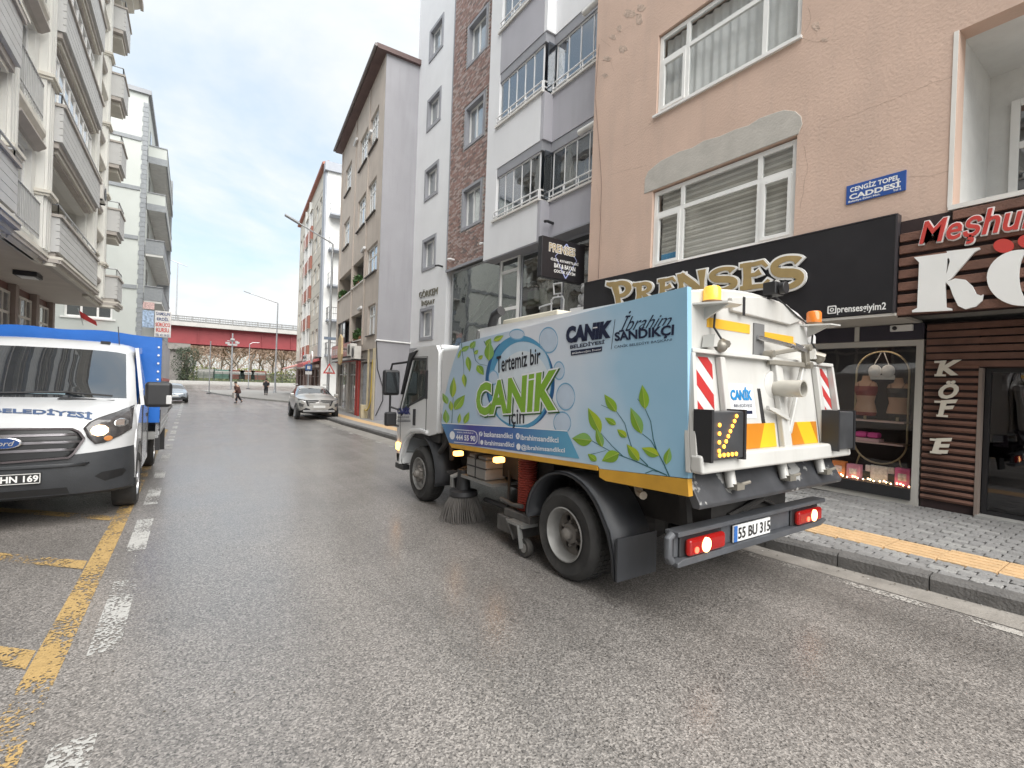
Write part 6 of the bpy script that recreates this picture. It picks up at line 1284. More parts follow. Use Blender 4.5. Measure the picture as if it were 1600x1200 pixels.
b = MB(); flat_mb(b, [Z3(*p) for p in ((789, 356), (972, 330), (970, 358), (791, 384))], .003); b.build('printed_strip', navy, BN, recalc=False); txt('#Geleceğin İncisi', [(797, 362), (966, 338), (964, 354), (798, 378)], wht, .004, bold=.01)
b = MB(); flat_mb(b, [Z3(*p) for p in ((1047, 175), (1050, 175), (1025, 347), (1022, 347))], .003); b.build('printed_rule', navy, BN, recalc=False)
txt('İbrahim', [(1090, 128), (1392, 118), (1372, 205), (1068, 250)], navy, .0036, bold=.0, shear=.45); txt('SANDIKÇI', [(1044, 250), (1392, 203), (1387, 278), (1046, 312)], navy, .004, bold=.035); txt('CANİK BELEDİYE BAŞKANI', [(1042, 322), (1377, 279), (1376, 300), (1043, 346)], navy, bold=0)
# contact strip
pur = bpy.data.materials.new('print_contact'); pur.use_nodes = True; t_ = pur.node_tree; b_ = t_.nodes['Principled BSDF']; b_.inputs['Roughness'].default_value = .42
tcn = t_.nodes.new('ShaderNodeTexCoord'); sx = t_.nodes.new('ShaderNodeSeparateXYZ'); t_.links.new(tcn.outputs['Object'], sx.inputs[0]); mr = t_.nodes.new('ShaderNodeMapRange'); mr.inputs[1].default_value = 2.45; mr.inputs[2].default_value = -.1; t_.links.new(sx.outputs[1], mr.inputs[0])
rp_ = t_.nodes.new('ShaderNodeValToRGB'); e = rp_.color_ramp.elements; e[0].color = (.1, .28, .5, 1); e[1].color = (.12, .38, .56, 1); k = rp_.color_ramp.elements.new(.3); k.color = (.075, .06, .3, 1); k = rp_.color_ramp.elements.new(.6); k.color = (.06, .13, .38, 1); t_.links.new(mr.outputs[0], rp_.inputs[0]); t_.links.new(rp_.outputs[0], b_.inputs['Base Color'])
b = MB(); flat_mb(b, [Z3(40, 770), Z3(400, 790), Z3(762, 816), Z3(832, 972), Z3(450, 925), Z3(86, 880)], .003); b.build('printed_contact_strip', pur, BN, recalc=False)
b = MB()
for p in ([(44, 766), (402, 786), (764, 812), (766, 817), (402, 791), (42, 771)],): flat_mb(b, [Z3(*q) for q in p], .0034)
b.build('printed_rule', wht, BN, recalc=False)
b = MB()
rr_ = [(112, 804), (225, 813), (240, 822), (246, 840), (244, 872), (232, 886), (112, 876)]
o_ = [Vector((*p, 0)) for p in rr_]
for a, c in zip(o_, o_[1:]): po_ = stroke([(a.x, a.y), (c.x, c.y)], 4); b.add(art([Z3(*p) for p in po_], .0036), [(0, 1, 2, 3)])
po_ = stroke([(258, 818), (256, 888)], 3); b.add(art([Z3(*p) for p in po_], .0036), [(0, 1, 2, 3)])
for cx, cy, r_ in ((268, 830, 11), (272, 878, 11), (479, 843, 14), (482, 903, 15), (103, 838, 19)): b.add(art([Z3(*p) for p in disc(cx, cy, r_*.8, r_*1.25)], .0038), [tuple(range(16))])
b.build('printed_icons', wht, BN, recalc=False)
txt('f', [(264, 820), (273, 820), (272, 840), (264, 840)], ink('icon_blue', (.05, .1, .35)), .0045, bold=.03); txt('X', [(472, 833), (486, 834), (486, 853), (472, 852)], ink('icon_blue', (.05, .1, .35)), .0045)
txt('www.canik.bel.tr', [(130, 814), (226, 821), (226, 830), (130, 823)], wht, .004, bold=.01); txt('444 55 90', [(124, 832), (236, 841), (235, 874), (124, 864)], wht, .004, bold=.035)
txt('baskansandikci', [(285, 815), (450, 826), (450, 857), (285, 846)], wht, .004, bold=.02); txt('ibrahimsandikci', [(288, 865), (458, 877), (458, 906), (288, 893)], wht, .004, bold=.02); txt('ibrahimsandikci', [(495, 833), (713, 849), (713, 881), (495, 864)], wht, .004, bold=.02); txt('@ibrahimsandikci', [(497, 890), (749, 909), (748, 944), (498, 925)], wht, .004, bold=.02)
# orange lower strip and white kick plate
m = MB(); m.prism([sp(703, 692.8), sp(937, 728.5), sp(937, 736), sp(708, 700)], BX-.006, BX+.04, 'x'); m.prism([sp(940, 733.5), (-1.2, 1.055), (-1.21, .945), sp(950, 752), sp(940, 746)], BX-.006, BX+.04, 'x'); m.build('orange_strip', orange, TR)
# roof gear above the banner
m = MB(); m.box(-.75, -.1, .55, 1.55, 2.3, 2.42); m.build('hatch', mat('cream_box2', (.6, .56, .46), .6, var=.1), TR, bevel=.02)
m = MB(); m.tube([(-.85, 1.62, 2.15), (-.85, 1.62, 2.36), (-.85, 1.55, 2.47), (-.85, 1.42, 2.5)], .055, 12); m.build('exhaust_stack', black_plastic, TR, smooth=50)
m = MB(); m.box(-.55, -.1, 1.85, 1.95, 2.05, 2.3); m.tube([(-.9, 1.9, 2.1), (-.9, 1.85, 2.3), (-.5, 1.85, 2.32)], .025, 8); m.build('roof_bracket', steel_w, TR)
# white tank between cab and hopper
m = MB(); m.box(-.98, .95, 2.1, 2.7, 1.22, 2.16); m.build('water_tank', tw, TR, bevel=.07, seg=3)
m = MB(); m.box(-.9, .9, 2.25, 2.75, .85, 1.2); m.tube([(-.95, 2.2, 1.15), (-.98, 2.45, .9), (-.95, 2.7, .75)], .035, 8); m.tube([(-.9, 2.1, 1.2), (-1.0, 2.3, 1.0), (-.95, 2.35, .7)], .03, 8); m.build('hoses', und, TR, smooth=40)
# cab: side plates with window openings, roof, rear, windscreen
cabo = [(2.72, 1.0), (2.72, 2.1), (2.8, 2.19), (3.4, 2.2), (3.62, 2.14), (4.08, 1.36), (4.15, 1.2), (4.17, .95), (4.16, .55), (4.12, .42), (3.93, .42), (3.88, .62), (3.75, .82), (3.55, .93), (3.2, .96), (2.95, .95)]
win = [sp(664, 553, -1), sp(659, 612, -1), sp(643, 622, -1), sp(622, 645, -1), sp(620, 630, -1), sp(637, 563, -1)]
win = [(3.12, 2.0), (3.12, 1.5), (3.42, 1.42), (3.66, 1.36), (3.98, 1.2), (4.03, 1.28), (3.6, 2.02)]
sh = shape2d(cabo, [win], .05)
cb_ = MB()
for s in (-1, 1): cb_.add([(s*.975+z, y, h) for y, h, z in sh[0]], sh[1])
cb_.box(-.95, .95, 2.74, 3.45, 2.14, 2.2); cb_.prism([(3.45, 2.14), (3.6, 2.08), (3.63, 2.13), (3.45, 2.2)], -.95, .95, 'x'); cb_.prism([(4.04, 1.26), (4.08, 1.36), (4.15, 1.2), (4.17, .95), (4.16, .5), (4.08, .5)], -.95, .95, 'x')
cb_.box(-.95, .95, 2.72, 2.78, 1.0, 1.45); cb_.box(-.95, -.6, 2.72, 2.78, 1.45, 2.14); cb_.box(.6, .95, 2.72, 2.78, 1.45, 2.14)
CB = cb_.build('cab', tw, TR, bevel=.02)
cabglass = glass_mat('cab_glass', (.42, .47, .45), .08, wav=.05)
for s in (-1, 1): m = MB(); m.prism(win, s*.975-.008, s*.975+.008, 'x'); m.build('side_window', cabglass, CB)
m = MB(); m.quad((-.93, 4.06, 1.34), (.93, 4.06, 1.34), (.9, 3.6, 2.1), (-.9, 3.6, 2.1)); m.build('windscreen', cabglass, CB)
MB().box(-.58, .58, 2.73, 2.74, 1.46, 2.12).build('rear_window', cabglass, CB)
dk = mat('cab_interior', (.05, .05, .052), .8, var=.2)
m = MB(); m.box(-.9, .9, 3.6, 4.02, 1.0, 1.27); m.box(-.93, .93, 2.8, 4.0, .85, 1.0); m.build('dashboard', dk, CB, bevel=.03)
for x in (-.5, .5): m = MB(); m.box(x-.26, x+.26, 2.95, 3.4, 1.0, 1.2); m.box(x-.25, x+.25, 2.84, 2.97, 1.2, 1.75); m.box(x-.13, x+.13, 2.85, 2.95, 1.77, 1.95); m.build('seat', mat('seat_grey', (.1, .1, .11), .9), CB, bevel=.04)
m = MB(); m.lathe([(.2, -.015), (.215, 0), (.2, .015), (.185, 0)], (-.45, 3.62, 1.36), 'y', 20, close=True); m.build('steering_wheel', black_plastic, CB, smooth=40)
gapm = mat('panel_gap', (.06, .06, .06), .8)
m = MB()
for a, c in (((3.06, 2.05), (3.06, 1.0)), ((3.06, 2.05), (3.62, 2.06)), ((4.02, 1.2), (4.02, .62))): m.bar((-1.0015, *a), (-1.0015, *c), .004, .012, (1, 0, 0))
m.build('door_gap', gapm, CB)
m = MB(); m.prism([(3.0, .97), (3.2, .985), (3.56, .95), (3.78, .84), (3.92, .64), (3.96, .42), (4.0, .42), (3.97, .66), (3.82, .88), (3.58, .995), (3.2, 1.03), (3.0, 1.015)], -1.03, -.99, 'x'); m.build('wheel_arch_lip', tw, CB, bevel=.01)
m = MB(); yv, zv = sp(668, 601, -1); m.box(-1.01, -.99, yv-.045, yv+.04, zv-.2, zv+.2)
m.build('corner_vent', black_plastic, CB, bevel=.008)
m = MB(); yv, zv = sp(649, 652, -1); m.box(-1.02, -.99, yv-.035, yv+.035, zv-.12, zv+.12); m.build('door_handle', black_plastic, CB, bevel=.008)
m = MB(); m.prism([(win[0][0]-.03, win[0][1]+.03), (win[1][0]-.03, win[1][1]-.03), (win[2][0], win[2][1]-.03), (3.66, 1.33), (3.99, 1.16), (4.07, 1.27), (3.62, 2.05)], -1.0005, -.9995, 'x')
sh = shape2d([(win[0][0]-.03, win[0][1]+.03), (win[1][0]-.03, win[1][1]-.03), (win[2][0], win[2][1]-.03), (3.66, 1.33), (3.99, 1.16), (4.07, 1.27), (3.62, 2.05)], [win], .006); m = MB(); m.add([(-1.002+z, y, h) for y, h, z in sh[0]], sh[1]); m.build('window_seal', black_plastic, CB)
m = MB(); m.prism([(3.68, 2.12), (3.4, 2.15), (3.62, 2.02), (3.95, 1.5), (3.99, 1.5)], -1.03, -1.0, 'x'); m.build('wind_deflector', black_plastic, CB)
def cabtxt(s, qd, mt, par=CB, **k):
    b = MB(); fit_text(b, s, *[Vector((-1.0, *sp(x, y, -1.0))) for x, y in qd], (-1, 0, 0), off=.006, **k); b.build('printed_lettering', mt, par, recalc=False)
cabtxt('CANİK', [(622, 635), (643, 634), (643, 648), (622, 647)], ink('cab_blue', (.02, .03, .17)), bold=.09); cabtxt('BELEDİYESİ', [(624, 650), (641, 650), (641, 653.5), (624, 653.5)], navy, bold=.01)
m = MB()
for yy in (656, 658.2): m.add([(-1.006, *sp(x, y, -1.0)) for x, y in ((622, yy), (643, yy+.3), (643, yy+1.2), (622, yy+.9))], [(0, 1, 2, 3)])
m.build('printed_rule', navy, CB, recalc=False)
m = MB(); m.box(-1.0, .98, 3.9, 4.2, .42, .6); m.build('front_bumper', tw, CB, bevel=.03); m = MB(); m.box(-1.005, -.9, 3.86, 4.19, .34, .415); m.build('bumper_step', black_plastic, CB)
m = MB(); yl, zl = sp(617, 695, -1); m.box(-1.03, -.97, 4.0, 4.14, zl-.06, zl+.06); m.build('indicator', amber, CB, bevel=.015)
# mirrors
for s in (-1, 1):
    mr_ = MB(); x0 = s*.98; xo = s*1.13
    mr_.tube([(x0, 3.86, 2.0), (xo, 4.1, 1.97), (xo, 4.16, 1.88), (xo, 4.16, 1.1), (xo, 4.13, 1.02), (x0, 4.1, 1.0)], .018, 8); mr_.tube([(x0, 4.1, 1.25), (xo, 4.16, 1.3)], .016, 8)
    mo = mr_.build('mirror_arm', black_plastic, CB, smooth=50)
    MB().box(xo-.13, xo+.13, 4.08, 4.2, 1.48, 1.88).build('mirror_housing', black_plastic, mo, bevel=.04, seg=3); MB().box(xo-.1, xo+.1, 4.06, 4.08, 1.52, 1.84).build('mirror_glass', mat('mirror_dark', (.12, .13, .14), .08, metal=.8, var=0), mo)
    MB().box(xo-.09, xo+.09, 4.07, 4.18, 1.0, 1.22).build('small_mirror_housing', black_plastic, mo, bevel=.03)
# front wheel inner guard
for s in (-1, 1):
    m = MB(); P = [(.55*math.cos(R(a))+3.25, .42+.5*math.sin(R(a))) for a in range(70, 196, 9)]; P = [(3.25-.52*math.cos(R(a)), .4+.52*math.sin(R(a))) for a in range(-12, 80, 8)]; n = len(P)
    m.add([(s*.6, y, z) for y, z in P]+[(s*1.0, y, z) for y, z in P], [(i, i+1, n+i+1, n+i) for i in range(n-1)])
    o = m.build('inner_guard', mud, TR, smooth=50); o.modifiers.new('th', 'SOLIDIFY').thickness = .012
# sweeping gear under the body
def lp(x, y, xl): a = sp(x, y, xl); return (xl, a[0], a[1])
bc = lp(724, 775, -.92); bz_ = .33
m = MB(); m.lathe([(.08, .5), (.09, .38), (.17, .36), (.18, .31), (.16, .28)], (bc[0], bc[1], 0), 'z', 24); BRm = m.build('brush_disc', dark_iron, TR, smooth=40)
b = MB(); rnd = random.Random(5)
for i in range(56):
    a = 2*math.pi*i/56; c, s = math.cos(a), math.sin(a)
    for k in range(3):
        r0 = .12+.02*k; r1 = .21+.03*k+rnd.uniform(-.02, .02); b.tube([(bc[0]+r0*c, bc[1]+r0*s, .3), (bc[0]+(r0+r1)/2*c*1.02, bc[1]+(r0+r1)/2*s*1.02, .17), (bc[0]+r1*math.cos(a+.08), bc[1]+r1*math.sin(a+.08), .012)], .0065, 4, r2=.004, caps=False)
tag(b.build('bristles', mat('steel_bristle', (.15, .14, .13), .6, metal=.2, var=.3), BRm, recalc=False), kind='stuff')
m = MB(); m.tube([(bc[0], bc[1], .38), (bc[0], bc[1], .62)], .08, 12); m.bar((bc[0], bc[1], .6), (-.4, bc[1]+.3, .65), .09, .07); m.bar((bc[0]-.1, bc[1]+.25, .55), (bc[0]+.2, bc[1]-.1, .58), .05, .05); m.bar((bc[0]+.02, bc[1]+.2, .35), (bc[0]-.05, bc[1]+.22, .58), .03, .05); m.build('brush_arm', dark_iron, TR, bevel=.008)
m = MB(); m.tube([(bc[0]-.1, bc[1]+.1, .4), (bc[0]-.12, bc[1]+.08, .52), (bc[0], bc[1]+.0, .58)], .03, 8); m.build('hydraulic_line', steel_w, TR, smooth=40)
a = lp(752, 738, -.9); m = MB(); m.box(-.98, -.7, a[1]-.24, a[1]+.2, .58, .8); m.box(-.96, -.72, a[1]-.22, a[1]-.03, .8, .84); m.box(-.96, -.72, a[1]+.0, a[1]+.18, .8, .84); m.build('battery_box', mat('battery_grey', (.26, .25, .235), .6, var=.2), TR, bevel=.015)
m = MB(); m.box(-.985, -.695, a[1]-.02, a[1]-.005, .575, .85); m.box(-.985, -.695, a[1]-.24, a[1]+.2, .7, .715); m.build('battery_strap', black_plastic, TR); MB().box(-1.0, -.6, a[1]-.4, a[1]+.3, .54, .575).build('battery_tray', steel_w, TR)
hy = lp(825, 770, -.85)[1]; pr = []
for i in range(22): z = .38+.024*i; pr += [(.085, z), (.1, z+.008), (.1, z+.014), (.085, z+.02)]
m = MB(); m.lathe(pr, (-.85, hy, 0), 'z', 20); m.build('suction_hose', mat('red_hose', (.3, .045, .03), .6, var=.2, stain=.3), TR, smooth=50)
m = MB(); m.box(-1.0, -.7, hy-.25, hy+.2, .3, .38); m.box(-1.02, -.75, hy-.12, hy+.3, .14, .3); m.bar((-1.02, hy+.1, .3), (-1.02, hy-.05, .12), .02, .06, (1, 0, 0)); m.tube([(-.98, hy+.3, .45), (-.95, hy+.1, .42), (-.98, hy-.1, .45)], .025, 8); m.build('suction_head', mat('sooty_steel', (.12, .115, .11), .55, metal=.4, var=.3, vs=9), TR, bevel=.01)
cy_ = lp(823, 838, -1.02)[1]; m = MB(); m.lathe([(.045, -.025), (.085, -.03), (.09, 0), (.085, .03), (.045, .025)], (-1.03, cy_, .092), 'x', 20, close=True); cw = m.build('caster_wheel', rubber, TR, smooth=40); m = MB(); m.lathe([(0, -.028), (.045, -.028), (.045, .028), (0, .028)], (-1.03, cy_, .092), 'x', 16); m.build('caster_hub', rimm, cw)
m = MB(); m.bar((-1.075, cy_, .09), (-1.075, cy_+.05, .3), .012, .05, (1, 0, 0)); m.box(-1.08, -.9, cy_-.02, cy_+.25, .28, .31); m.build('caster_fork', steel_w, TR)
m = MB(); m.tube([(-.7, hy+.55, .75), (-.95, hy+.2, .38)], .018, 8); m.tube([(-.9, hy+.1, .35), (-.8, hy+.9, .3)], .03, 8); m.build('push_rod', dark_iron, TR, smooth=40)
for x, y in ((718, 708), (782, 718)): p = lp(x, y, -.95); m = MB(); m.box(-1.02, -.9, p[1]-.04, p[1]+.035, p[2]-.035, p[2]+.025); m.build('marker_lamp', amber, TR, bevel=.015)
m = MB(); m.tube([(-.9, -.62, .95), (-.95, -.7, .86), (-1.0, -.78, .86)], .03, 8); m.build('drain_pipe', mat('pale_pipe', (.4, .35, .28), .6), TR, smooth=40)
# ---------------- rear end
_before = set(bpy.data.objects)
lt = [(-1.02, 1.9), (-1.05, 1.9)]
m = MB(); m.prism([(-1.04, 1.02), (-1.04, 2.3)]+ra[1:-1]+[(.62, 2.33), (.78, 2.12), (.95, 1.86), (.98, 1.02)], -1.2, -1.14, 'y') if False else m.prism([(-1.04, 1.05), (-1.03, 2.3), (-.6, 2.37), (-.15, 2.405), (.25, 2.39), (.52, 2.33), (.66, 2.24), (.8, 2.05), (1.0, 1.85), (1.0, 1.05)], -1.2, -1.15, 'y')
m.build('rear_panel', twr, TR, bevel=.015)
m = MB(); m.prism([(-.5, 2.32), (-.1, 2.375), (.3, 2.365), (.58, 2.26), (.36, 2.2), (-.48, 2.22)], -1.235, -1.2, 'y'); m.build('upper_hatch', twr, TR, bevel=.01)
refl_o = mat('orange_reflector', (.75, .42, .04), .4, var=.1)
for x0, x1, z0, z1 in ((-.75, -.2, 2.08, 2.15), (.02, .48, 2.05, 2.115)): MB().box(x0, x1, -1.204, -1.2, z0, z1).build('reflective_strip', refl_o, TR)
m = MB(); m.box(-.15, .0, -1.21, -1.2, 1.85, 2.17); m.build('link_slot', mat('slot_grey', (.16, .16, .16), .7), TR)
m = MB(); m.box(-.36, -.33, -1.24, -1.236, 2.2, 2.34); m.build('hatch_slot', black_plastic, TR)
# tipping door: tray with ribs, leaning out toward the bottom
def dq(x, z): return -1.2-.09*(1.9-z)/.8          # door plane y at height z
def dpl(name, pts, mt, th=.02, off=0., bev=0., par=None):
    b = MB(); n = len(pts); b.add([(x, dq(x, z)-off, z) for x, z in pts]+[(x, dq(x, z)-off-th, z) for x, z in pts], [tuple(range(n)), tuple(range(2*n-1, n-1, -1))]+[(i, (i+1) % n, n+(i+1) % n, n+i) for i in range(n)]); return b.build(name, mt, par or TR, bevel=bev)
DR = dpl('tipping_door', [(-1.03, 1.91), (1.03, 1.91), (1.09, 1.1), (-1.09, 1.1)], twr, .04, 0, .008)
dpl('door_rim', [(-1.03, 1.91), (1.03, 1.91), (1.03, 1.88), (-1.03, 1.88)], twr, .05, .04, .006, DR); dpl('door_rim', [(-1.035, 1.88), (-1.0, 1.88), (-1.055, 1.12), (-1.09, 1.12)], twr, .05, .04, .006, DR); dpl('door_rim', [(1.035, 1.88), (1.0, 1.88), (1.055, 1.12), (1.09, 1.12)], twr, .05, .04, .006, DR)
dpl('door_lip', [(-1.09, 1.22), (1.09, 1.22), (1.09, 1.1), (-1.09, 1.1)], twr, .09, .04, .02, DR)
for x0, x1 in ((-.72, -.66), (.02, .12), (.7, .76)): dpl('door_rib', [(x0, 1.87), (x1, 1.87), (x1+.04, 1.2), (x0+.02, 1.2)], twr, .05, .04, .012, DR)
m = MB(); p0, p1 = rp(1184, 595, -1.3), rp(1188, 672, -1.3); dpl('door_slot', [(-.2, 1.66), (-.16, 1.66), (-.12, 1.28), (-.17, 1.28)], black_plastic, .004, .04, 0, DR); dpl('door_slot', [(.14, 1.45), (.17, 1.45), (.19, 1.22), (.16, 1.22)], black_plastic, .004, .04, 0, DR)
# chevrons: red-white at the edges, orange-yellow low down
def stripes(x0, x1, z0, z1, ca, cb, n, slope, off, name, sk=0.):
    dpl(name, [(x0, z1), (x1, z1), (x1+sk, z0), (x0+sk, z0)], ca, .003, off, 0, DR)
    H, W = z1-z0, x1-x0
    for k in range(-n, 2*n):
        a = x0+W*(k*2)/n/1.0*1.0; pts = []
        lo, hi = a/1, a+W/n
        quad = [(lo, z0), (hi, z0), (hi+slope*H, z1), (lo+slope*H, z1)]
        # clip to [x0,x1] (Sutherland-Hodgman in x)
        for side in (0, 1):
            outp = []
            for i in range(len(quad)):
                A, B = quad[i], quad[(i+1) % len(quad)]; fa = A[0] >= x0-1e-9 if side == 0 else A[0] <= x1+1e-9; fb = B[0] >= x0-1e-9 if side == 0 else B[0] <= x1+1e-9; L_ = x0 if side == 0 else x1
                if fa: outp.append(A)
                if fa != fb: t = (L_-A[0])/(B[0]-A[0]); outp.append((L_, A[1]+(B[1]-A[1])*t))
            quad = outp
            if not quad: break
        if len(quad) > 2: dpl('stripe', [(x+sk*(z1-z)/H, z) for x, z in quad], cb, .002, off+.003, 0, DR)
refl_o = mat('deep_orange_reflector', (.52, .19, .015), .4, var=.1)
redr, whr, yel = mat('red_reflector', (.45, .03, .03), .4, var=.08), mat('white_reflector', (.62, .62, .61), .4, var=.05), mat('yellow_reflector', (.68, .43, .02), .4, var=.08)
stripes(-.99, -.76, 1.5, 1.86, whr, redr, 1.0 and 2, -1.1, .042, 'chevron_board', -.02); stripes(.79, .99, 1.5, 1.86, whr, redr, 2, -1.1, .042, 'chevron_board', .02)
stripes(-.5, .0, 1.22, 1.4, yel, refl_o, 2, .55, .042, 'hazard_board'); stripes(.2, .68, 1.22, 1.4, yel, refl_o, 2, -.55, .042, 'hazard_board')
# municipality sticker
dpl('sticker', [(-.6, 1.69), (-.27, 1.69), (-.25, 1.44), (-.58, 1.44)], mat('sticker_white', (.8, .81, .82), .4, var=.03), .002, .041, 0, DR)
def dtxt(s, x0, x1, z0, z1, mt, **k):
    b = MB(); fit_text(b, s, (x0, dq(0, z1)-.046, z1), (x1, dq(0, z1)-.046, z1), (x1, dq(0, z0)-.046, z0), (x0, dq(0, z0)-.046, z0), (0, -1, 0), **k); b.build('sticker_lettering', mt, DR, recalc=False)
dtxt('CANİK', -.57, -.29, 1.57, 1.67, ink('canik_blue', (.02, .22, .5)), bold=.05); dtxt('BELEDİYESİ', -.54, -.3, 1.52, 1.55, navy, bold=.01); dpl('sticker_bar', [(-.53, 1.495), (-.3, 1.495), (-.3, 1.47), (-.53, 1.47)], navy, .001, .043, 0, DR)
# arrow board (lit) and its dark twin
def board(x0, x1, z0, z1, name):
    yb = dq(0, (z0+z1)/2)-.12; b = MB(); b.box(x0, x1, yb-.07, yb+.05, z0, z1); o = b.build(name, mat('board_black', (.05, .052, .056), .35, var=.3, vs=5, stain=.3, stainc=(.14, .14, .14)), TR, bevel=.012)
    [MB().box(xx-.012, xx+.012, yb-.08, yb+.05, z0-.01, z1+.01).build('board_edge', black_plastic, o) for xx in (x0, x1)]; b = MB(); b.box((x0+x1)/2-.03, (x0+x1)/2+.03, yb+.05, yb+.1, z0+.05, z1-.05); b.build('board_bracket', dark_iron, o); return o, yb-.071
ab, ya = board(-1.06, -.69, 1.19, 1.5, 'arrow_board')
led = mat('amber_led', (1, .5, .08), .3, var=0, emit=.75, ecol=(1, .36, .03)); W_, H_ = .37, .32
dots = [(.22, .70-.17*k) for k in range(4)]+[(.24+.125*k, .1) for k in range(5)]+[(.36+.1*k*.62, .27+.1*k) for k in range(7)]
for u, v in dots: b = MB(); b.lathe([(.013, 0), (.013, -.006), (.006, -.01), (0, -.01)], (-1.06+W_*u, ya, 1.19+H_*v), 'y', 8); b.build('led', led, ab)
board(.72, 1.03, 1.17, 1.49, 'warning_board')
# exhaust outlet, latch
px_, pz_ = rp(1240, 607, -1.3); m = MB(); m.lathe([(.064, .02), (.066, -.02), (.064, -.2), (.054, -.2), (.054, 0)], (px_+.06, -1.28, pz_), 'y', 24, caps=False); m.build('air_outlet_pipe', mat('dull_pipe', (.5, .48, .43), .45, metal=.3, var=.15, stain=.3), TR, smooth=40)
m = MB(); m.lathe([(.0, 0), (.115, 0), (.115, -.02), (.1, -.03), (.0, -.03)], (px_+.02, -1.245, pz_+.02), 'y', 24); m.build('outlet_flange', twr, TR, smooth=40); m = MB(); m.lathe([(0, -.14), (.054, -.14)], (px_+.06, -1.28, pz_), 'y', 20); m.build('pipe_inside', black_plastic, TR)
m = MB(); m.bar((px_-.15, -1.32, pz_-.15), (px_+.12, -1.33, pz_-.2), .02, .03); m.bar((px_-.15, -1.33, pz_-.15), (px_+.1, -1.36, pz_-.24), .02, .02); m.build('latch', twr, TR)
# hydraulic link
lk = mat('link_metal', (.3, .28, .24), .4, metal=.4, var=.15, stain=.3)
A_, B_, C_ = (-.05, -1.27, 1.93), (.34, -1.36, 2.0), (.36, -1.36, 1.86)
m = MB(); m.bar(A_, B_, .03, .035); m.bar((A_[0], A_[1], A_[2]-.06), C_, .03, .04); m.bar(B_, C_, .04, .07); m.build('link_arm', lk, TR, bevel=.008)
m = MB(); m.tube([(-.12, -1.22, 2.06), (.26, -1.34, 2.0)], .018, 8); m.tube([(.2, -1.33, 2.01), (.34, -1.36, 1.98)], .03, 8); m.build('hydraulic_ram', chrome, TR, smooth=40)
for p in (A_, B_, C_): MB().lathe([(0, -.045), (.028, -.045), (.028, .03), (0, .03)], p, 'y', 14).build('pivot_pin', lk, TR, smooth=40)
m = MB(); m.bar((.36, -1.34, 1.86), (.14, -1.34, 1.32), .035, .045); m.build('push_strut', twr, TR, bevel=.01)
for s in (-1, 1):
    m = MB(); x = s*.73; m.tube([(x, -1.25, 1.93), (x-s*.03, -1.3, 1.97), (x, -1.34, 1.95)], .03, 8); m.ball((x, -1.3, 1.94), .045, 10, 6); m.build('door_hinge', lk, TR, smooth=40)
    m = MB(); m.prism([(x-.09, 1.93), (x-.07, 2.02), (x+.0, 1.94)], -1.3, -1.21, 'y'); m.build('hinge_guard', twr, TR)
    m = MB(); m.tube([(x+.02, -1.24, 2.22), (x+.02, -1.23, 2.08), (x+.07, -1.27, 1.98)], .008, 6); m.build('cable', black_plastic, TR, smooth=40)
# beacons on brackets
for s in (-1, 1):
    x = -.76 if s < 0 else .75; zb3 = 2.23; m = MB(); m.prism([(x-.16, -1.2), (x+.12, -1.2), (x+.15, -1.34), (x+.08, -1.42), (x-.06, -1.4)], zb3-.012, zb3, 'z'); m.prism([(-1.2, zb3-.1), (-1.2, zb3-.012), (-1.38, zb3-.012)], x-.02, x+.0, 'x'); m.build('beacon_bracket', twr, TR)
    m = MB(); m.lathe([(.064, zb3), (.066, zb3+.025), (.058, zb3+.027)], (x, -1.245, 0), 'z', 20); bo = m.build('beacon_base', mat('beacon_base', (.2, .12, .06), .5), TR, smooth=40)
    m = MB(); m.lathe([(.058, zb3+.027), (.058, zb3+.11), (.047, zb3+.125), (0, zb3+.13)], (x, -1.245, 0), 'z', 20); m.build('beacon_lens', mat('beacon_glow', (.8, .42, .05), .25, var=0, emit=.12, ecol=(1, .6, .1)) if s < 0 else amber_off, bo, smooth=40)  # left lens: faint glow put in for its translucent, reflecting yellow
m = MB(); m.box(-.02, .12, -1.3, -1.2, 2.4, 2.5); m.tube([(.05, -1.22, 2.38), (.05, -1.22, 2.42)], .02, 8); m.lathe([(.045, 0), (.05, -.05)], (.05, -1.3, 2.45), 'y', 12); m.build('work_lamp', black_plastic, TR, bevel=.01)
m = MB(); m.tube([(.1, -1.22, 2.42), (.3, -1.24, 2.34), (.42, -1.245, 2.29), (.66, -1.23, 2.24)], .007, 6); m.build('cable', black_plastic, TR, smooth=40)
# lower flap with clamps
flp = mat('scraped_flap', (.05, .052, .058), .45, var=.3, vs=6, stain=.5, stainc=(.12, .12, .125)); add_peel(flp, (.36, .36, .35), .58, .6, 3.5, (3, 1, 0))
m = MB(); m.prism([(-1.2, 1.1), (-1.24, 1.1), (-1.36, .89), (-1.35, .86), (-1.3, .86)], -1.02, 1.06, 'x'); m.build('dump_flap', flp, TR, bevel=.008)
for x in (-.62, .1, .72): m = MB(); m.tube([(x+.03, -1.28, 1.14), (x-.02, -1.33, 1.03), (x-.03, -1.35, .97)], .035, 10); m.build('flap_clamp', twr, TR, smooth=40); m = MB(); m.box(x-.05, x+.04, -1.4, -1.33, .96, 1.0); m.tube([(x+.0, -1.36, .98), (x+.14, -1.38, 1.0)], .012, 6); m.build('clamp_bolt', lk, TR)
for o_ in set(bpy.data.objects)-_before:
    if o_.parent is TR: o_.location.y += .1
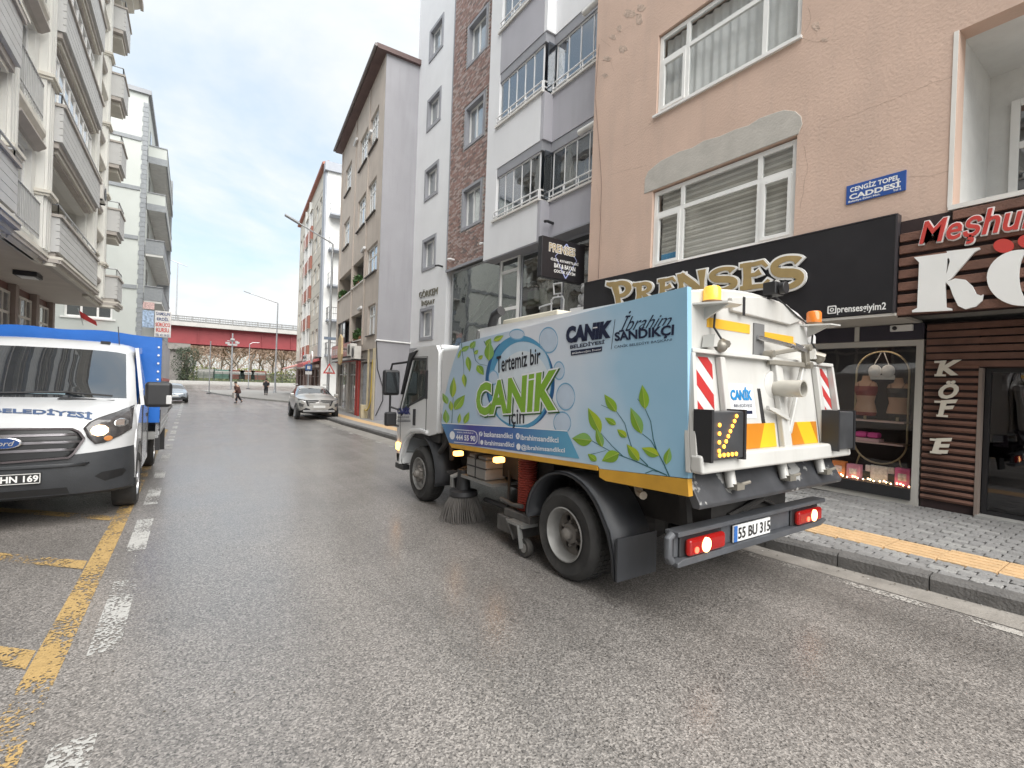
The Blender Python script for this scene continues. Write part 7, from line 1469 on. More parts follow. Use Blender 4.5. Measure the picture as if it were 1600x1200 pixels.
# bumper, lights, number plate
by_ = -1.08; zb4 = .455
m = MB(); m.prism([(-1.06, zb4), (.98, zb4), (1.08, zb4+.03), (1.08, zb4+.05), (-1.0, zb4+.05), (-1.06, zb4+.03)], by_-.05, by_+.06, 'y'); m.prism([(-1.06, zb4+.2), (1.06, zb4+.2), (1.06, zb4+.235), (-1.06, zb4+.235)], by_-.05, by_+.06, 'y'); m.box(-1.04, 1.02, by_+.0, by_+.03, zb4+.05, zb4+.2); m.tube([(-1.06, by_, zb4+.215), (-1.1, by_, zb4+.19), (-1.1, by_, zb4+.07), (-1.06, by_, zb4+.03)], .03, 8); BU = m.build('bumper', mat('bumper_grey', (.075, .08, .09), .45, var=.2, vs=5, stain=.35, stainc=(.18, .18, .18)), TR, bevel=.01)
for s in (-1, 1):
    x0 = -.98 if s < 0 else .52; m = MB(); m.box(x0-.02, x0+.46, by_-.02, by_+.0, zb4+.045, zb4+.19); m.build('lamp_housing', black_plastic, BU, bevel=.02)
    m = MB(); m.box(x0+.02, x0+.44, by_-.07, by_-.02, zb4+.06, zb4+.175); lo = m.build('tail_lamp', mat('red_lens', (.28, .008, .008), .15, var=.15, vs=20, emit=.02, ecol=(.8, .05, .03)), BU, bevel=.03, seg=3)
    xc = x0+.2 if s < 0 else x0+.28; m = MB(); m.lathe([(.0, -.004), (.05, -.002), (.05, .02)], (xc, by_-.073, zb4+.118), 'y', 16); m.build('lit_indicator', mat('tail_lit', (1, .6, .3), .3, var=0, emit=1.1, ecol=(1, .5, .2)), lo); m = MB(); m.lathe([(.0, -.003), (.022, -.002), (.022, .02)], (xc-.11, by_-.073, zb4+.1), 'y', 12); m.build('lit_stop', mat('stop_lit', (1, .1, .06), .3, var=0, emit=.6, ecol=(1, .12, .06)), lo)
pz0 = zb4+.055; m = MB(); m.box(-.38, .14, by_-.03, by_-.015, pz0, pz0+.125); NP = m.build('number_plate', mat('plate_white', (.8, .8, .79), .4, var=.03), BU, bevel=.004)
MB().box(-.378, -.335, by_-.033, by_-.03, pz0+.003, pz0+.122).build('plate_band', mat('plate_blue', (.03, .14, .45), .4), NP)
b = MB(); fit_text(b, '55 BU 315', (-.325, by_-.032, pz0+.105), (.13, by_-.032, pz0+.105), (.13, by_-.032, pz0+.02), (-.325, by_-.032, pz0+.02), (0, -1, 0), bold=.02); b.build('plate_lettering', black_plastic, NP, recalc=False)
m = MB(); m.box(-.5, .6, -1.0, -.8, .66, .82); m.bar((-.7, -.95, .5), (-.7, -.9, .95), .06, .06); m.bar((.6, -.95, .5), (.5, -.9, .95), .06, .06); m.bar((-.1, -1.0, .7), (.3, -1.1, .86), .05, .04); m.tube([(-.3, -1.02, .68), (.1, -1.06, .78), (.35, -1.02, .7)], .02, 6); m.build('rear_subframe', und, TR)
# ------------------------------------------------------------------ generic road wheel
def road_wheel(par, x, y, r, wd, s, alloy=True, name='wheel'):
    w = empty(name, (x, y, r), parent=par); t = MB()
    p = [(r*.62, 0), (r*.75, .012), (r*.9, .015), (r*.97, -.005), (r, -.03), (r, -wd+.03), (r*.95, -wd), (r*.62, -wd)]
    t.lathe([(a, s*b) for a, b in p], (0, 0, 0), 'x', 32, close=True); t.build('tyre', rubber, w, smooth=35)
    q = MB(); q.lathe([(r*.64, s*.004), (r*.62, s*.008), (r*.58, -s*.03), (r*.55, -s*.08)], (0, 0, 0), 'x', 32, caps=False)
    if alloy:
        for k in range(10):
            a = 2*math.pi*k/10; c = Vector((-s*.012, math.cos(a), math.sin(a))); q.bar((-s*.01, .06*math.cos(a), .06*math.sin(a)), (-s*.016, r*.6*math.cos(a), r*.6*math.sin(a)), .03, .035, (1, 0, 0))
    else: q.lathe([(r*.56, -s*.03), (r*.35, -s*.01), (r*.3, s*.0), (0, s*.0)], (0, 0, 0), 'x', 24)
    q.lathe([(.075, -s*.02), (.07, s*.008), (0, s*.012)], (0, 0, 0), 'x', 16); q.build('rim', mat('alloy', (.5, .5, .51), .3, metal=.8, var=.1), w, smooth=35)
    MB().lathe([(0, -s*.1), (r*.6, -s*.1)], (0, 0, 0), 'x', 24).build('brake', und, w)
    return w
# ------------------------------------------------------------------ white flatbed van with blue tarpaulin
VN = thing('white_tarp_van', 'white municipal flatbed van with blue tarpaulin and lit headlamp at the kerb', 'van', (-1.55, 7.88, zroad(7.88)), (math.atan(SLOPE), 0, math.pi))
vw = mat('van_white', (.58, .59, .6), .22, var=.03, coat=.6, stain=.08, stainc=(.6, .6, .6)); vb_ = mat('van_bumper', (.04, .043, .048), .5, var=.15, vs=5, bump=.15, bs=120)
vglass = glass_mat('van_glass', dark=(.02, .024, .028), refl=.24, rough=.01, wav=.05)
rows = [(.76, .30, 1, 1), (.92, .35, 1, 1), (.955, .48, 1, 1), (.96, .62, 1, 1), (.955, .72, 1, 1), (.945, .82, 1, 1), (.93, .95, 1, 1), (.90, 1.08, 1, .95), (.86, 1.15, 1, .9), (.74, 1.225, .99, .8), (.45, 1.31, .975, .6), (.17, 1.375, .96, .5), (.1, 1.385, .95, .42), (-.14, 1.59, .92, .36), (-.4, 1.81, .89, .32), (-.66, 2.02, .86, .3), (-.78, 2.1, .85, .45), (-1.05, 2.165, .85, .3), (-1.5, 2.18, .85, .0)]
xst = [0, .28, .52, .70, .83, .93, 1.0, 1.03]; sback = [0, -.008, -.03, -.075, -.14, -.23, -.35, -.5]; zdr = [0, .0, .004, .01, .02, .035, .06, .09]
def vpt(j, i, sgn):
    y, z, w_, s_ = rows[j]; z += (-.06+.09*(xst[i]/1.03)**2) if j == 5 else (-.04+.05*(xst[i]/1.03)**2) if j == 4 else 0; zd = zdr[i]*(1 if 8 <= j <= 11 or j >= 15 else .25 if j > 4 else 0); return (sgn*xst[i]*w_, y+sback[i]*s_, z-zd)
g = MB(); ids = {}
for j in range(len(rows)):
    for k, (i, sg) in enumerate([(i, -1) for i in range(7, 0, -1)]+[(0, 1)]+[(i, 1) for i in range(1, 8)]): ids[j, k] = len(g.v); g.v.append(vpt(j, i, sg))
for j in range(len(rows)-1):
    for k in range(14):
        side = abs(k-6.5); glassy = 12 <= j <= 14 and side < 5; bump_ = j <= 4
        g.f.append((ids[j, k], ids[j, k+1], ids[j+1, k+1], ids[j+1, k])); g.m.append(2 if glassy else 1 if bump_ else 0)
VB = g.build('front_body', [vw, vb_, vglass], VN, smooth=28)
# side of the cab
arch = [(.42*math.cos(R(a)), .36+.42*math.sin(R(a))) for a in range(0, 181, 12)]
lo = [(.46, .42), (.52, .8), (.46, 1.0), (.37, 1.06), (.12, 1.24), (-.02, 1.3), (-1.5, 1.34), (-1.5, .42), (-.42, .40)]+arch[::-1][1:-1]+[(.42, .40)]
sh = shape2d(lo, [], .04)
for s in (-1, 1):
    m = MB(); m.add([(s*1.012+z, y, h) for y, h, z in sh[0]], sh[1]); m.build('cab_side', vw, VN)
    def up(y, z): return (s*(1.03-.15*max(0, (z-1.3)/.85)), y, z)
    A, B, C_, D_ = up(-.02, 1.29), up(-.78, 2.03), up(-1.42, 2.05), up(-1.42, 1.33); m = MB()
    m.quad(up(.0, 1.29), up(-.18, 1.29), up(-.86, 2.0), up(-.8, 2.08)); m.quad(up(-.8, 2.08), up(-.86, 2.0), up(-1.3, 2.02), up(-1.5, 2.12)); m.quad(up(-1.5, 2.12), up(-1.3, 2.02), up(-1.3, 1.32), up(-1.5, 1.32)); o = m.build('window_surround', vw, VN); o.modifiers.new('t', 'SOLIDIFY').thickness = .04
    m = MB(); m.quad(up(-.18, 1.31), up(-1.3, 1.33), up(-1.3, 2.02), up(-.86, 2.0)); m.build('door_window', vglass, VN)
    m = MB(); m.prism([(-.16, 1.3), (-.5, 1.31), (-.42, 1.6)], s*1.0-.01, s*1.0+.01, 'x'); m.build('quarter_trim', black_plastic, VN)
    for yy in (-.35, -1.38): m = MB(); m.bar((s*1.034, yy, 1.3), (s*1.034, yy, .5), .004, .01, (1, 0, 0)); m.build('door_gap', gapm, VN)
    m = MB(); m.box(s*1.03-.015, s*1.03+.015, -1.3, -1.1, 1.08, 1.13); m.build('door_handle', black_plastic, VN)
    m = MB(); P = [(.44*math.cos(R(a)), .36+.44*math.sin(R(a))) for a in range(-5, 186, 10)]; n = len(P); m.add([(s*.6, y, z) for y, z in P]+[(s*1.035, y, z) for y, z in P]+[(s*1.035, y*1.06, .36+(z-.36)*1.06) for y, z in P], [(i, i+1, n+i+1, n+i) for i in range(n-1)]+[(n+i, n+i+1, 2*n+i+1, 2*n+i) for i in range(n-1)]); m.build('wheel_arch', vb_, VN, smooth=50)
    # mirror
    m = MB(); m.prism([(-.12, 1.3), (-.3, 1.3), (-.25, 1.42)], s*1.0, s*1.08, 'x'); m.bar((s*1.05, -.18, 1.34), (s*1.2, -.16, 1.38), .12, .09); mo = m.build('mirror_arm', black_plastic, VN, bevel=.015)
    m = MB(); m.box(s*1.21-.15, s*1.21+.15, -.24, -.06, 1.26, 1.6); m.build('mirror_housing', black_plastic, mo, bevel=.05, seg=3); m = MB(); m.box(s*1.33-.03, s*1.33+.035, -.1, -.045, 1.3, 1.42); m.build('mirror_indicator', mat('clear_lens', (.6, .6, .6), .1, var=.1), mo, bevel=.01)
    road_wheel(VN, s*1.02, 0, .345, .23, s, False, 'front_wheel'); road_wheel(VN, s*1.02, -3.49, .345, .23, s, False, 'rear_wheel')
m = MB(); m.box(-.85, .85, -1.54, -1.48, .5, 2.1); m.build('cab_rear', vw, VN); m = MB(); m.box(-.9, .9, -1.45, .6, .3, .5); m.box(-.45, -.35, -5.1, -1.5, .5, .68); m.box(.35, .45, -5.1, -1.5, .5, .68); m.box(-.9, .9, -3.55, -3.43, .3, .4); m.build('chassis', und, VN)
m = MB(); m.box(-.6, .6, -.2, .7, .5, .9); m.build('engine_bay', und, VN)
def vys(x, z):
    for (y0, z0, *_), (y1, z1, *_) in zip(rows, rows[1:]):
        if z0 <= z <= z1: y = y0+(y1-y0)*(z-z0)/max(1e-6, z1-z0); break
    a = abs(x)
    for i in range(7):
        if xst[i] <= a <= xst[i+1]: return y+sback[i]+(sback[i+1]-sback[i])*(a-xst[i])/(xst[i+1]-xst[i])
    return y+sback[-1]
def vpx(x, y, Y=7.0): P = ony(x, y, Y); return (-(P.x+1.55), P.z+SLOPE*P.y)
def vpatch(name, pts, mt, off, par=VB, mir=False, n=6, bev=0, th=.0):
    """patch laid on the nose: polygon in (x,z), filled as a grid fan with several rings so it follows the curve"""
    cx = sum(p[0] for p in pts)/len(pts); cz2 = sum(p[1] for p in pts)/len(pts); dense = []
    for a, b in zip(pts, pts[1:]+pts[:1]): dense += [(a[0]+(b[0]-a[0])*k/4, a[1]+(b[1]-a[1])*k/4) for k in range(4)]
    for sg in ((1, -1) if mir else (1,)):
        b = MB(); N_ = len(dense)
        for r_ in range(1, n+1): b.v += [(sg*(cx+(x-cx)*r_/n), vys(cx+(x-cx)*r_/n, cz2+(z-cz2)*r_/n)+off, cz2+(z-cz2)*r_/n) for x, z in dense]
        b.f.append(tuple(range(N_))); b.m.append(0)
        for r_ in range(n-1):
            for k in range(N_): b.f.append((r_*N_+k, r_*N_+(k+1) % N_, (r_+1)*N_+(k+1) % N_, (r_+1)*N_+k)); b.m.append(0)
        o = b.build(name, mt, par, smooth=60)
        if th: sm_ = o.modifiers.new('t', 'SOLIDIFY'); sm_.thickness = th; sm_.offset = 0
hlp = [vpx(x, y, 7.15) for x, y in [(133, 668), (141, 659), (155, 653), (180, 645), (203, 636), (204, 655), (203, 671), (188, 680), (165, 690), (151, 692), (140, 682)]]
vpatch('headlamp', hlp, mat('headlamp_clear', (.07, .065, .065), .12, var=.5, vs=14, coat=.4), .008, mir=True, th=.02)
fx, fz = vpx(158, 671, 7.1)
for (px1, py1), rr, mt_ in (((157, 672), .062, mat('headlamp_lit', (1, .7, .4), .3, var=0, emit=.9, ecol=(1, .68, .36))), ((188, 661), .05, mat('projector', (.7, .7, .7), .08, metal=.9, var=.2, vs=30)), ((170, 684), .03, mat('amber_reflector', (.5, .2, .06), .2))):
    x_, z_ = vpx(px1, py1, 7.12)
    vpatch('lamp_unit', [(x_+rr*1.25*math.cos(R(a)), z_+rr*math.sin(R(a))) for a in range(0, 360, 40)], mt_, .022, mir=(rr != .062), th=.01)
GW = [(0, 1.075), (-.5, 1.065), (-.56, 1.03), (-.605, .95), (-.53, .8), (-.49, .755), (0, .735)]
full = GW+[(-x, z) for x, z in GW[::-1][1:-1]]
vpatch('grille', full, mat('grille_black', (.015, .015, .016), .3, var=.2), .006, n=10, th=.02)
gs = mat('grille_silver', (.2, .19, .2), .3, metal=.7, var=.1)
for z0 in (.84, .92, 1.0):
    wz = .5+.1*(z0-.76)/.2 if z0 < .95 else .54
    vpatch('grille_bar', [(-wz, z0-.012), (-wz, z0+.014), (-wz/2, z0+.016), (0, z0+.016), (wz/2, z0+.016), (wz, z0+.014), (wz, z0-.012), (0, z0-.012)], gs, .018, n=4, th=.018)
b = MB()
for a, c in zip(full, full[1:]+full[:1]):
    for k in range(3): p, q = [(a[0]+(c[0]-a[0])*t, a[1]+(c[1]-a[1])*t) for t in (k/3, (k+1)/3)]; b.bar((p[0], vys(*p)+.016, p[1]), (q[0], vys(*q)+.016, q[1]), .02, .03, (0, 1, 0))
b.build('grille_surround', mat('grille_edge', (.1, .085, .09), .35, metal=.3), VB)
m = MB(); m.lathe([(0, .0), (.13, .0), (.13, .02), (.12, .028), (0, .03)], (0, 0, 0), 'y', 32); o = m.build('badge', mat('badge_chrome', (.6, .6, .62), .2, metal=.9), VB, loc=(0, .975, .935), smooth=40); o.scale = (1.05, 1, .46)
m = MB(); m.lathe([(0, .031), (.112, .031), (.112, .028)], (0, 0, 0), 'y', 32); m.build('badge_field', mat('badge_blue', (.02, .06, .2), .25), o)
b = MB(); fit_text(b, 'Ford', (.08, .034, .055), (-.08, .034, .055), (-.08, .034, -.06), (.08, .034, -.06), (0, 1, 0), shear=.3, bold=.01); b.build('badge_script', chrome, o, recalc=False)
pl = [vpx(65, 737, 6.93), vpx(64, 757, 6.93)]; xr = pl[0][0]; zp0, zp1 = .50, .615
m = MB(); m.box(xr, xr+.52, .965, .98, zp0, zp1); PLo = m.build('number_plate', mat('plate_black', (.02, .02, .02), .4), VN, bevel=.003)
m = MB()
for a in ((xr+.006, xr+.514, zp0+.005, zp0+.011), (xr+.006, xr+.514, zp1-.011, zp1-.005), (xr+.005, xr+.011, zp0+.005, zp1-.005)): m.box(a[0], a[1], .98, .982, a[2], a[3])
m.build('plate_border', lw, PLo)
b = MB(); fit_text(b, 'HN 169', (xr+.3, .983, zp1-.022), (xr+.02, .983, zp1-.022), (xr+.02, .983, zp0+.022), (xr+.3, .983, zp0+.022), (0, 1, 0), bold=.03); b.build('plate_lettering', lw, PLo, recalc=False)
vpatch('fog_recess', [vpx(x, y, 7.1) for x, y in [(150, 742), (160, 736), (192, 732), (196, 737), (190, 744), (165, 750)]], mat('recess_black', (.012, .012, .013), .5), .004, mir=True)
vpatch('lower_intake', [(-.5, .36), (-.48, .43), (.48, .43), (.5, .36)], mat('recess_black', (.012, .012, .013), .5), .004, n=4)
vpatch('bumper_step', [(-.62, .66), (-.66, .69), (.66, .69), (.62, .66)], vb_, .012, n=4, th=.02)
hn = Vector((0, .15, .53)).normalized(); HP = Vector((0, .46, 1.312))
def hood_px(x, y):
    d = ray(x, y); o_ = Vector((-(EYE_P.x+1.55), 7.88-EYE_P.y, EYE_P.z-zroad(7.88))); dl = Vector((-d.x, -d.y, d.z+0*d.y)); t = (HP-o_).dot(hn)/dl.dot(hn); return o_+dl*t
def hood_z(x, y):
    a = abs(x); i = max(k for k in range(7) if xst[k] <= a); f_ = (a-xst[i])/(xst[i+1]-xst[i])
    prof_ = []
    for j in range(7, 13): p, q_ = vpt(j, i, 1), vpt(j, i+1, 1); prof_.append((p[1]+(q_[1]-p[1])*f_, p[2]+(q_[2]-p[2])*f_))
    for (y0, z0), (y1, z1) in zip(prof_, prof_[1:]):
        if y1 <= y <= y0: return z0+(z1-z0)*(y-y0)/(y1-y0)
    return prof_[-1][1]
b = MB(); q = [hood_px(x, y) for x, y in ((-16, 637), (144, 643), (143, 650), (-16, 647))]; fit_text(b, 'BELEDİYESİ', *q, hn, off=0, bold=.035); b.v = [(x, y, hood_z(x, y)+.007) for x, y, z in b.v]; b.build('hood_lettering', ink('hood_blue', (.06, .1, .2)), VB, recalc=False)
for sg in (-1, 1):
    m = MB(); m.add([(sg*.28, .16, 1.392), (sg*.78, .08, 1.362), (sg*.77, .14, 1.353), (sg*.26, .25, 1.372)], [(0, 1, 2, 3)]); o = m.build('hood_vent', black_plastic, VB); 
m = MB(); m.tube([(-.75, .1, 1.41), (-.3, .04, 1.45), (.35, .06, 1.43)], .012, 6); m.build('wiper', black_plastic, VB)
m = MB(); m.tube([(-.7, -.95, 2.13), (-.66, -1.15, 2.4)], .006, 5); m.box(-.6, -.5, -1.0, -.9, 2.12, 2.16); m.build('roof_aerial', black_plastic, VB)
m = MB(); m.box(-.3, .05, .02, .05, 1.41, 1.43); m.build('dash_paper', mat('paper_blue', (.5, .7, .8), .6), VB)
# load bed and tarpaulin
m = MB(); m.box(-1.12, 1.12, -5.25, -1.62, .68, .8); m.build('load_floor', steel_w, VN)
for s in (-1, 1):
    m = MB(); m.box(s*1.14-.02, s*1.14+.02, -5.25, -1.62, .7, 1.08)
    for k in range(3): m.box(s*1.165-.008, s*1.165+.008, -5.25, -1.62, .75+.1*k, .81+.1*k)
    m.build('drop_side', mat('drop_side_alu', (.55, .56, .57), .45, metal=.3, var=.08), VN); m = MB(); m.box(s*1.15-.03, s*1.15+.03, -1.72, -1.62, .5, 1.15); m.build('corner_post', dark_iron, VN)
    m = MB(); m.box(s*.95-.02, s*.95+.25*s if s > 0 else s*.95+.02, -3.2, -3.1, .35, .68); m.build('side_marker', black_plastic, VN); m = MB(); m.box(s*1.05-.12, s*1.05+.12, -3.98, -3.9, .25, .68); m.build('mud_flap', black_plastic, VN)
tarp = mat('blue_tarpaulin', (.012, .13, .50), .42, var=.12, vs=2, bump=.35, bs=4.); tarps = mat('grey_tarp_side', (.42, .44, .48), .4, var=.15, vs=1.5, bump=.3, bs=4)
nx, ny = 24, 2
def trp(y): return [(x, 2.36-.05*abs(x/1.17)**3+.012*math.sin(x*7+y)) for x in [-1.17+2.34*i/nx for i in range(nx+1)]]
m = MB(); f0, f1 = trp(-1.62), trp(-5.2); m.add([(x, -1.6+.01*math.sin(x*9), .95) for x, z in f0]+[(x, -1.62+.008*math.sin(x*5), 1.6) for x, z in f0]+[(x, -1.62, z) for x, z in f0]+[(x, -5.2, z) for x, z in f1], [(r_*(nx+1)+i, r_*(nx+1)+i+1, (r_+1)*(nx+1)+i+1, (r_+1)*(nx+1)+i) for r_ in range(3) for i in range(nx)]); m.build('tarpaulin', tarp, VN, smooth=60)
for s in (-1, 1):
    m = MB(); k = 14; m.add([(s*1.172+.008*math.sin(i*1.3), -1.62-3.58*i/k, z) for z in (1.0, 1.6, 2.31) for i in range(k+1)], [(r_*(k+1)+i, r_*(k+1)+i+1, (r_+1)*(k+1)+i+1, (r_+1)*(k+1)+i) for r_ in range(2) for i in range(k)]); to = m.build('tarpaulin_side', tarps, VN, smooth=60)
    m = MB(); m.box(s*1.185-.003, s*1.185+.003, -5.1, -1.7, 1.62, 1.67); m.build('red_stripe', mat('tarp_red', (.5, .15, .14), .5, var=.4, vs=6), to); m = MB(); m.box(s*1.185-.003, s*1.185+.003, -5.1, -1.7, 1.2, 1.24); m.build('grey_stripe', mat('tarp_grey', (.25, .27, .33), .5), to)
    for i in range(9): MB().lathe([(0, 0), (.016, 0), (.016, .008)], (s*1.13, -1.612, 1.12+.13*i), 'y', 10).build('eyelet', frame_white, VN)
m = MB(); m.box(-1.16, 1.16, -5.2, -5.18, 1.0, 2.32); m.build('tarpaulin_rear', tarp, VN)
# ------------------------------------------------------------------ cars
def car(name, label, loc, rz, paint, st, wb, r=.34, rx=0., plate=None, scale=1):
    t = thing(name, label, 'car', loc, (rx, 0, rz), None); b = MB(); ring = []
    for (y, w_, zb, zs, wr, zr) in st:
        half = [(0, zb), (w_*.8, zb), (w_*.97, zb+.14), (w_, zb+.3), (w_, zs-.12), (w_*.965, zs), (wr+.015, max(zs+.005, zr-.07)), (wr*.78, zr-.012), (0, zr)]
        pts = [(-x, y, z) for x, z in half[:0:-1][:-0 or None]]; pts = [(-x, y, z) for x, z in half[::-1][:-1]]+[(x, y, z) for x, z in half]
        ring.append(len(b.v)); b.v += pts
    n = 17
    for j in range(len(st)-1):
        for k in range(n-1):
            side = k if k < 8 else 15-k; gl = 0      # side index from the roof down
            seg = {0: 'roof', 1: 'roofedge', 2: 'win', 3: 'shoulder'}.get(side, 'body')
            mi = 0
            if seg == 'win' and 4 <= j <= 7: mi = 1
            if seg in ('roof', 'roofedge') and j in (4, 8): mi = 1
            if side >= 6: mi = 2
            b.f.append((ring[j]+k, ring[j]+k+1, ring[j+1]+k+1, ring[j+1]+k)); b.m.append(mi)
    b.f.append(tuple(ring[0]+k for k in range(n))[::-1]); b.m.append(0); b.f.append(tuple(ring[-1]+k for k in range(n))); b.m.append(0)
    o = b.build('body', [paint, vglass, black_plastic], t, smooth=50); sd_ = o.modifiers.new('s', 'SUBSURF'); sd_.levels = 1; sd_.render_levels = 2
    for s in (-1, 1):
        for y in (wb/2, -wb/2):
            m = MB(); m.lathe([(r+.06, 0), (r+.06, s*.012), (0, s*.012)], (s*(st[5][1]-.008), y, r), 'x', 24); m.build('wheel_arch', black_plastic, t); road_wheel(t, s*(st[5][1]+.02), y, r, .2, s)
    return t, o
suvp = mat('silver_beige_paint', (.5, .485, .46), .28, metal=.35, var=.04, coat=.7)
SUV = [(2.22, .62, .42, .80, .5, .84), (2.1, .82, .3, .92, .66, .97), (1.75, .9, .27, 1.0, .74, 1.06), (1.1, .925, .27, 1.06, .78, 1.13), (.78, .925, .27, 1.09, .78, 1.17), (.12, .925, .27, 1.1, .66, 1.53), (-.35, .925, .27, 1.11, .65, 1.62), (-1.2, .925, .27, 1.12, .64, 1.63), (-1.75, .92, .27, 1.13, .62, 1.56), (-2.12, .88, .33, 1.1, .64, 1.2), (-2.24, .75, .42, 1.0, .55, 1.06)]
sy = 25.6
t, o = car('parked_suv', 'silver beige SUV parked half on the right pavement facing the camera', (5.2, sy, zroad(sy)), math.pi-.06, suvp, SUV, 2.67, .36, math.atan(SLOPE))
m = MB(); m.prism([(-.62, .93), (.62, .93), (.52, .66), (.3, .58), (-.3, .58), (-.52, .66)], 2.17, 2.2, 'y'); m.build('grille', mat('suv_grille', (.03, .03, .032), .3), t)
for z in (.86, .79, .72): MB().box(-.52+.3*(.86-z), .52-.3*(.86-z), 2.2, 2.215, z-.012, z+.012).build('grille_bar', chrome, t)
m = MB(); m.lathe([(0, 0), (.06, 0), (.055, .015)], (0, 2.2, .88), 'y', 16); m.build('badge', chrome, t)
for s in (-1, 1):
    m = MB(); m.add([(s*.62, 2.14, .93), (s*.9, 1.86, 1.0), (s*.9, 1.86, .94), (s*.64, 2.13, .88)], [(0, 1, 2, 3)]); oo = m.build('headlamp', mat('suv_lamp', (.25, .25, .26), .1, metal=.4, var=.3, vs=20), t); oo.modifiers.new('t', 'SOLIDIFY').thickness = .05
    m = MB(); m.add([(s*.66, 2.15, .74), (s*.84, 2.0, .8), (s*.84, 2.0, .66), (s*.68, 2.14, .62)], [(0, 1, 2, 3)]); oo = m.build('fog_lamp', mat('suv_fog', (.1, .1, .1), .2, var=.3), t); oo.modifiers.new('t', 'SOLIDIFY').thickness = .05
    MB().box(s*1.02-.1, s*1.02+.1, .55, .72, 1.06, 1.22).build('mirror', suvp, t, bevel=.04)
MB().box(-.7, .7, 2.13, 2.2, .37, .46).build('skid_plate', mat('skid_grey', (.35, .35, .35), .4, metal=.4), t, bevel=.02); MB().box(-.62, .62, 2.12, 2.19, .47, .57).build('lower_intake', black_plastic, t)
PLs = MB().box(-.26, .26, 2.2, 2.22, .57, .68).build('number_plate', mat('plate_white', (.8, .8, .79), .4, var=.03), t)
MB().box(-.75, -.7, -1.5, .0, 1.63, 1.68).build('roof_rail', chrome, t); MB().box(.7, .75, -1.5, .0, 1.63, 1.68).build('roof_rail', chrome, t)
SED = [(2.15, .6, .4, .68, .5, .7), (2.05, .78, .25, .76, .62, .8), (1.7, .85, .22, .84, .7, .89), (1.1, .87, .22, .9, .72, .96), (.85, .87, .22, .92, .72, .99), (.2, .87, .22, .93, .6, 1.36), (-.25, .87, .22, .94, .58, 1.44), (-.9, .87, .22, .95, .58, 1.43), (-1.3, .87, .22, .96, .58, 1.33), (-1.85, .84, .26, .95, .6, 1.0), (-2.15, .74, .36, .85, .55, .9)]
P = ony(272, 612, 48); Yc = 50; Xc = onx(270, 606, -1.3).x
t, o = car('pale_saloon_car', 'pale blue grey saloon car at the far left behind the van', (-1.02, 45.5, zroad(45.5)+.0), math.pi+.06, mat('pale_blue_paint', (.38, .42, .47), .25, metal=.4, var=.04, coat=.6), SED, 2.55, .31)
for s in (-1, 1):
    m = MB(); m.add([(s*.55, 2.1, .72), (s*.8, 1.85, .78), (s*.8, 1.85, .66), (s*.58, 2.1, .6)], [(0, 1, 2, 3)]); oo = m.build('headlamp', mat('suv_lamp', (.25, .25, .26), .1, metal=.4, var=.3, vs=20), t); oo.modifiers.new('t', 'SOLIDIFY').thickness = .05
MB().box(-.7, .7, 2.08, 2.16, .3, .42).build('lower_intake', black_plastic, t); MB().box(-.26, .26, 2.16, 2.18, .5, .61).build('number_plate', mat('plate_white', (.8, .8, .79), .4, var=.03), t)
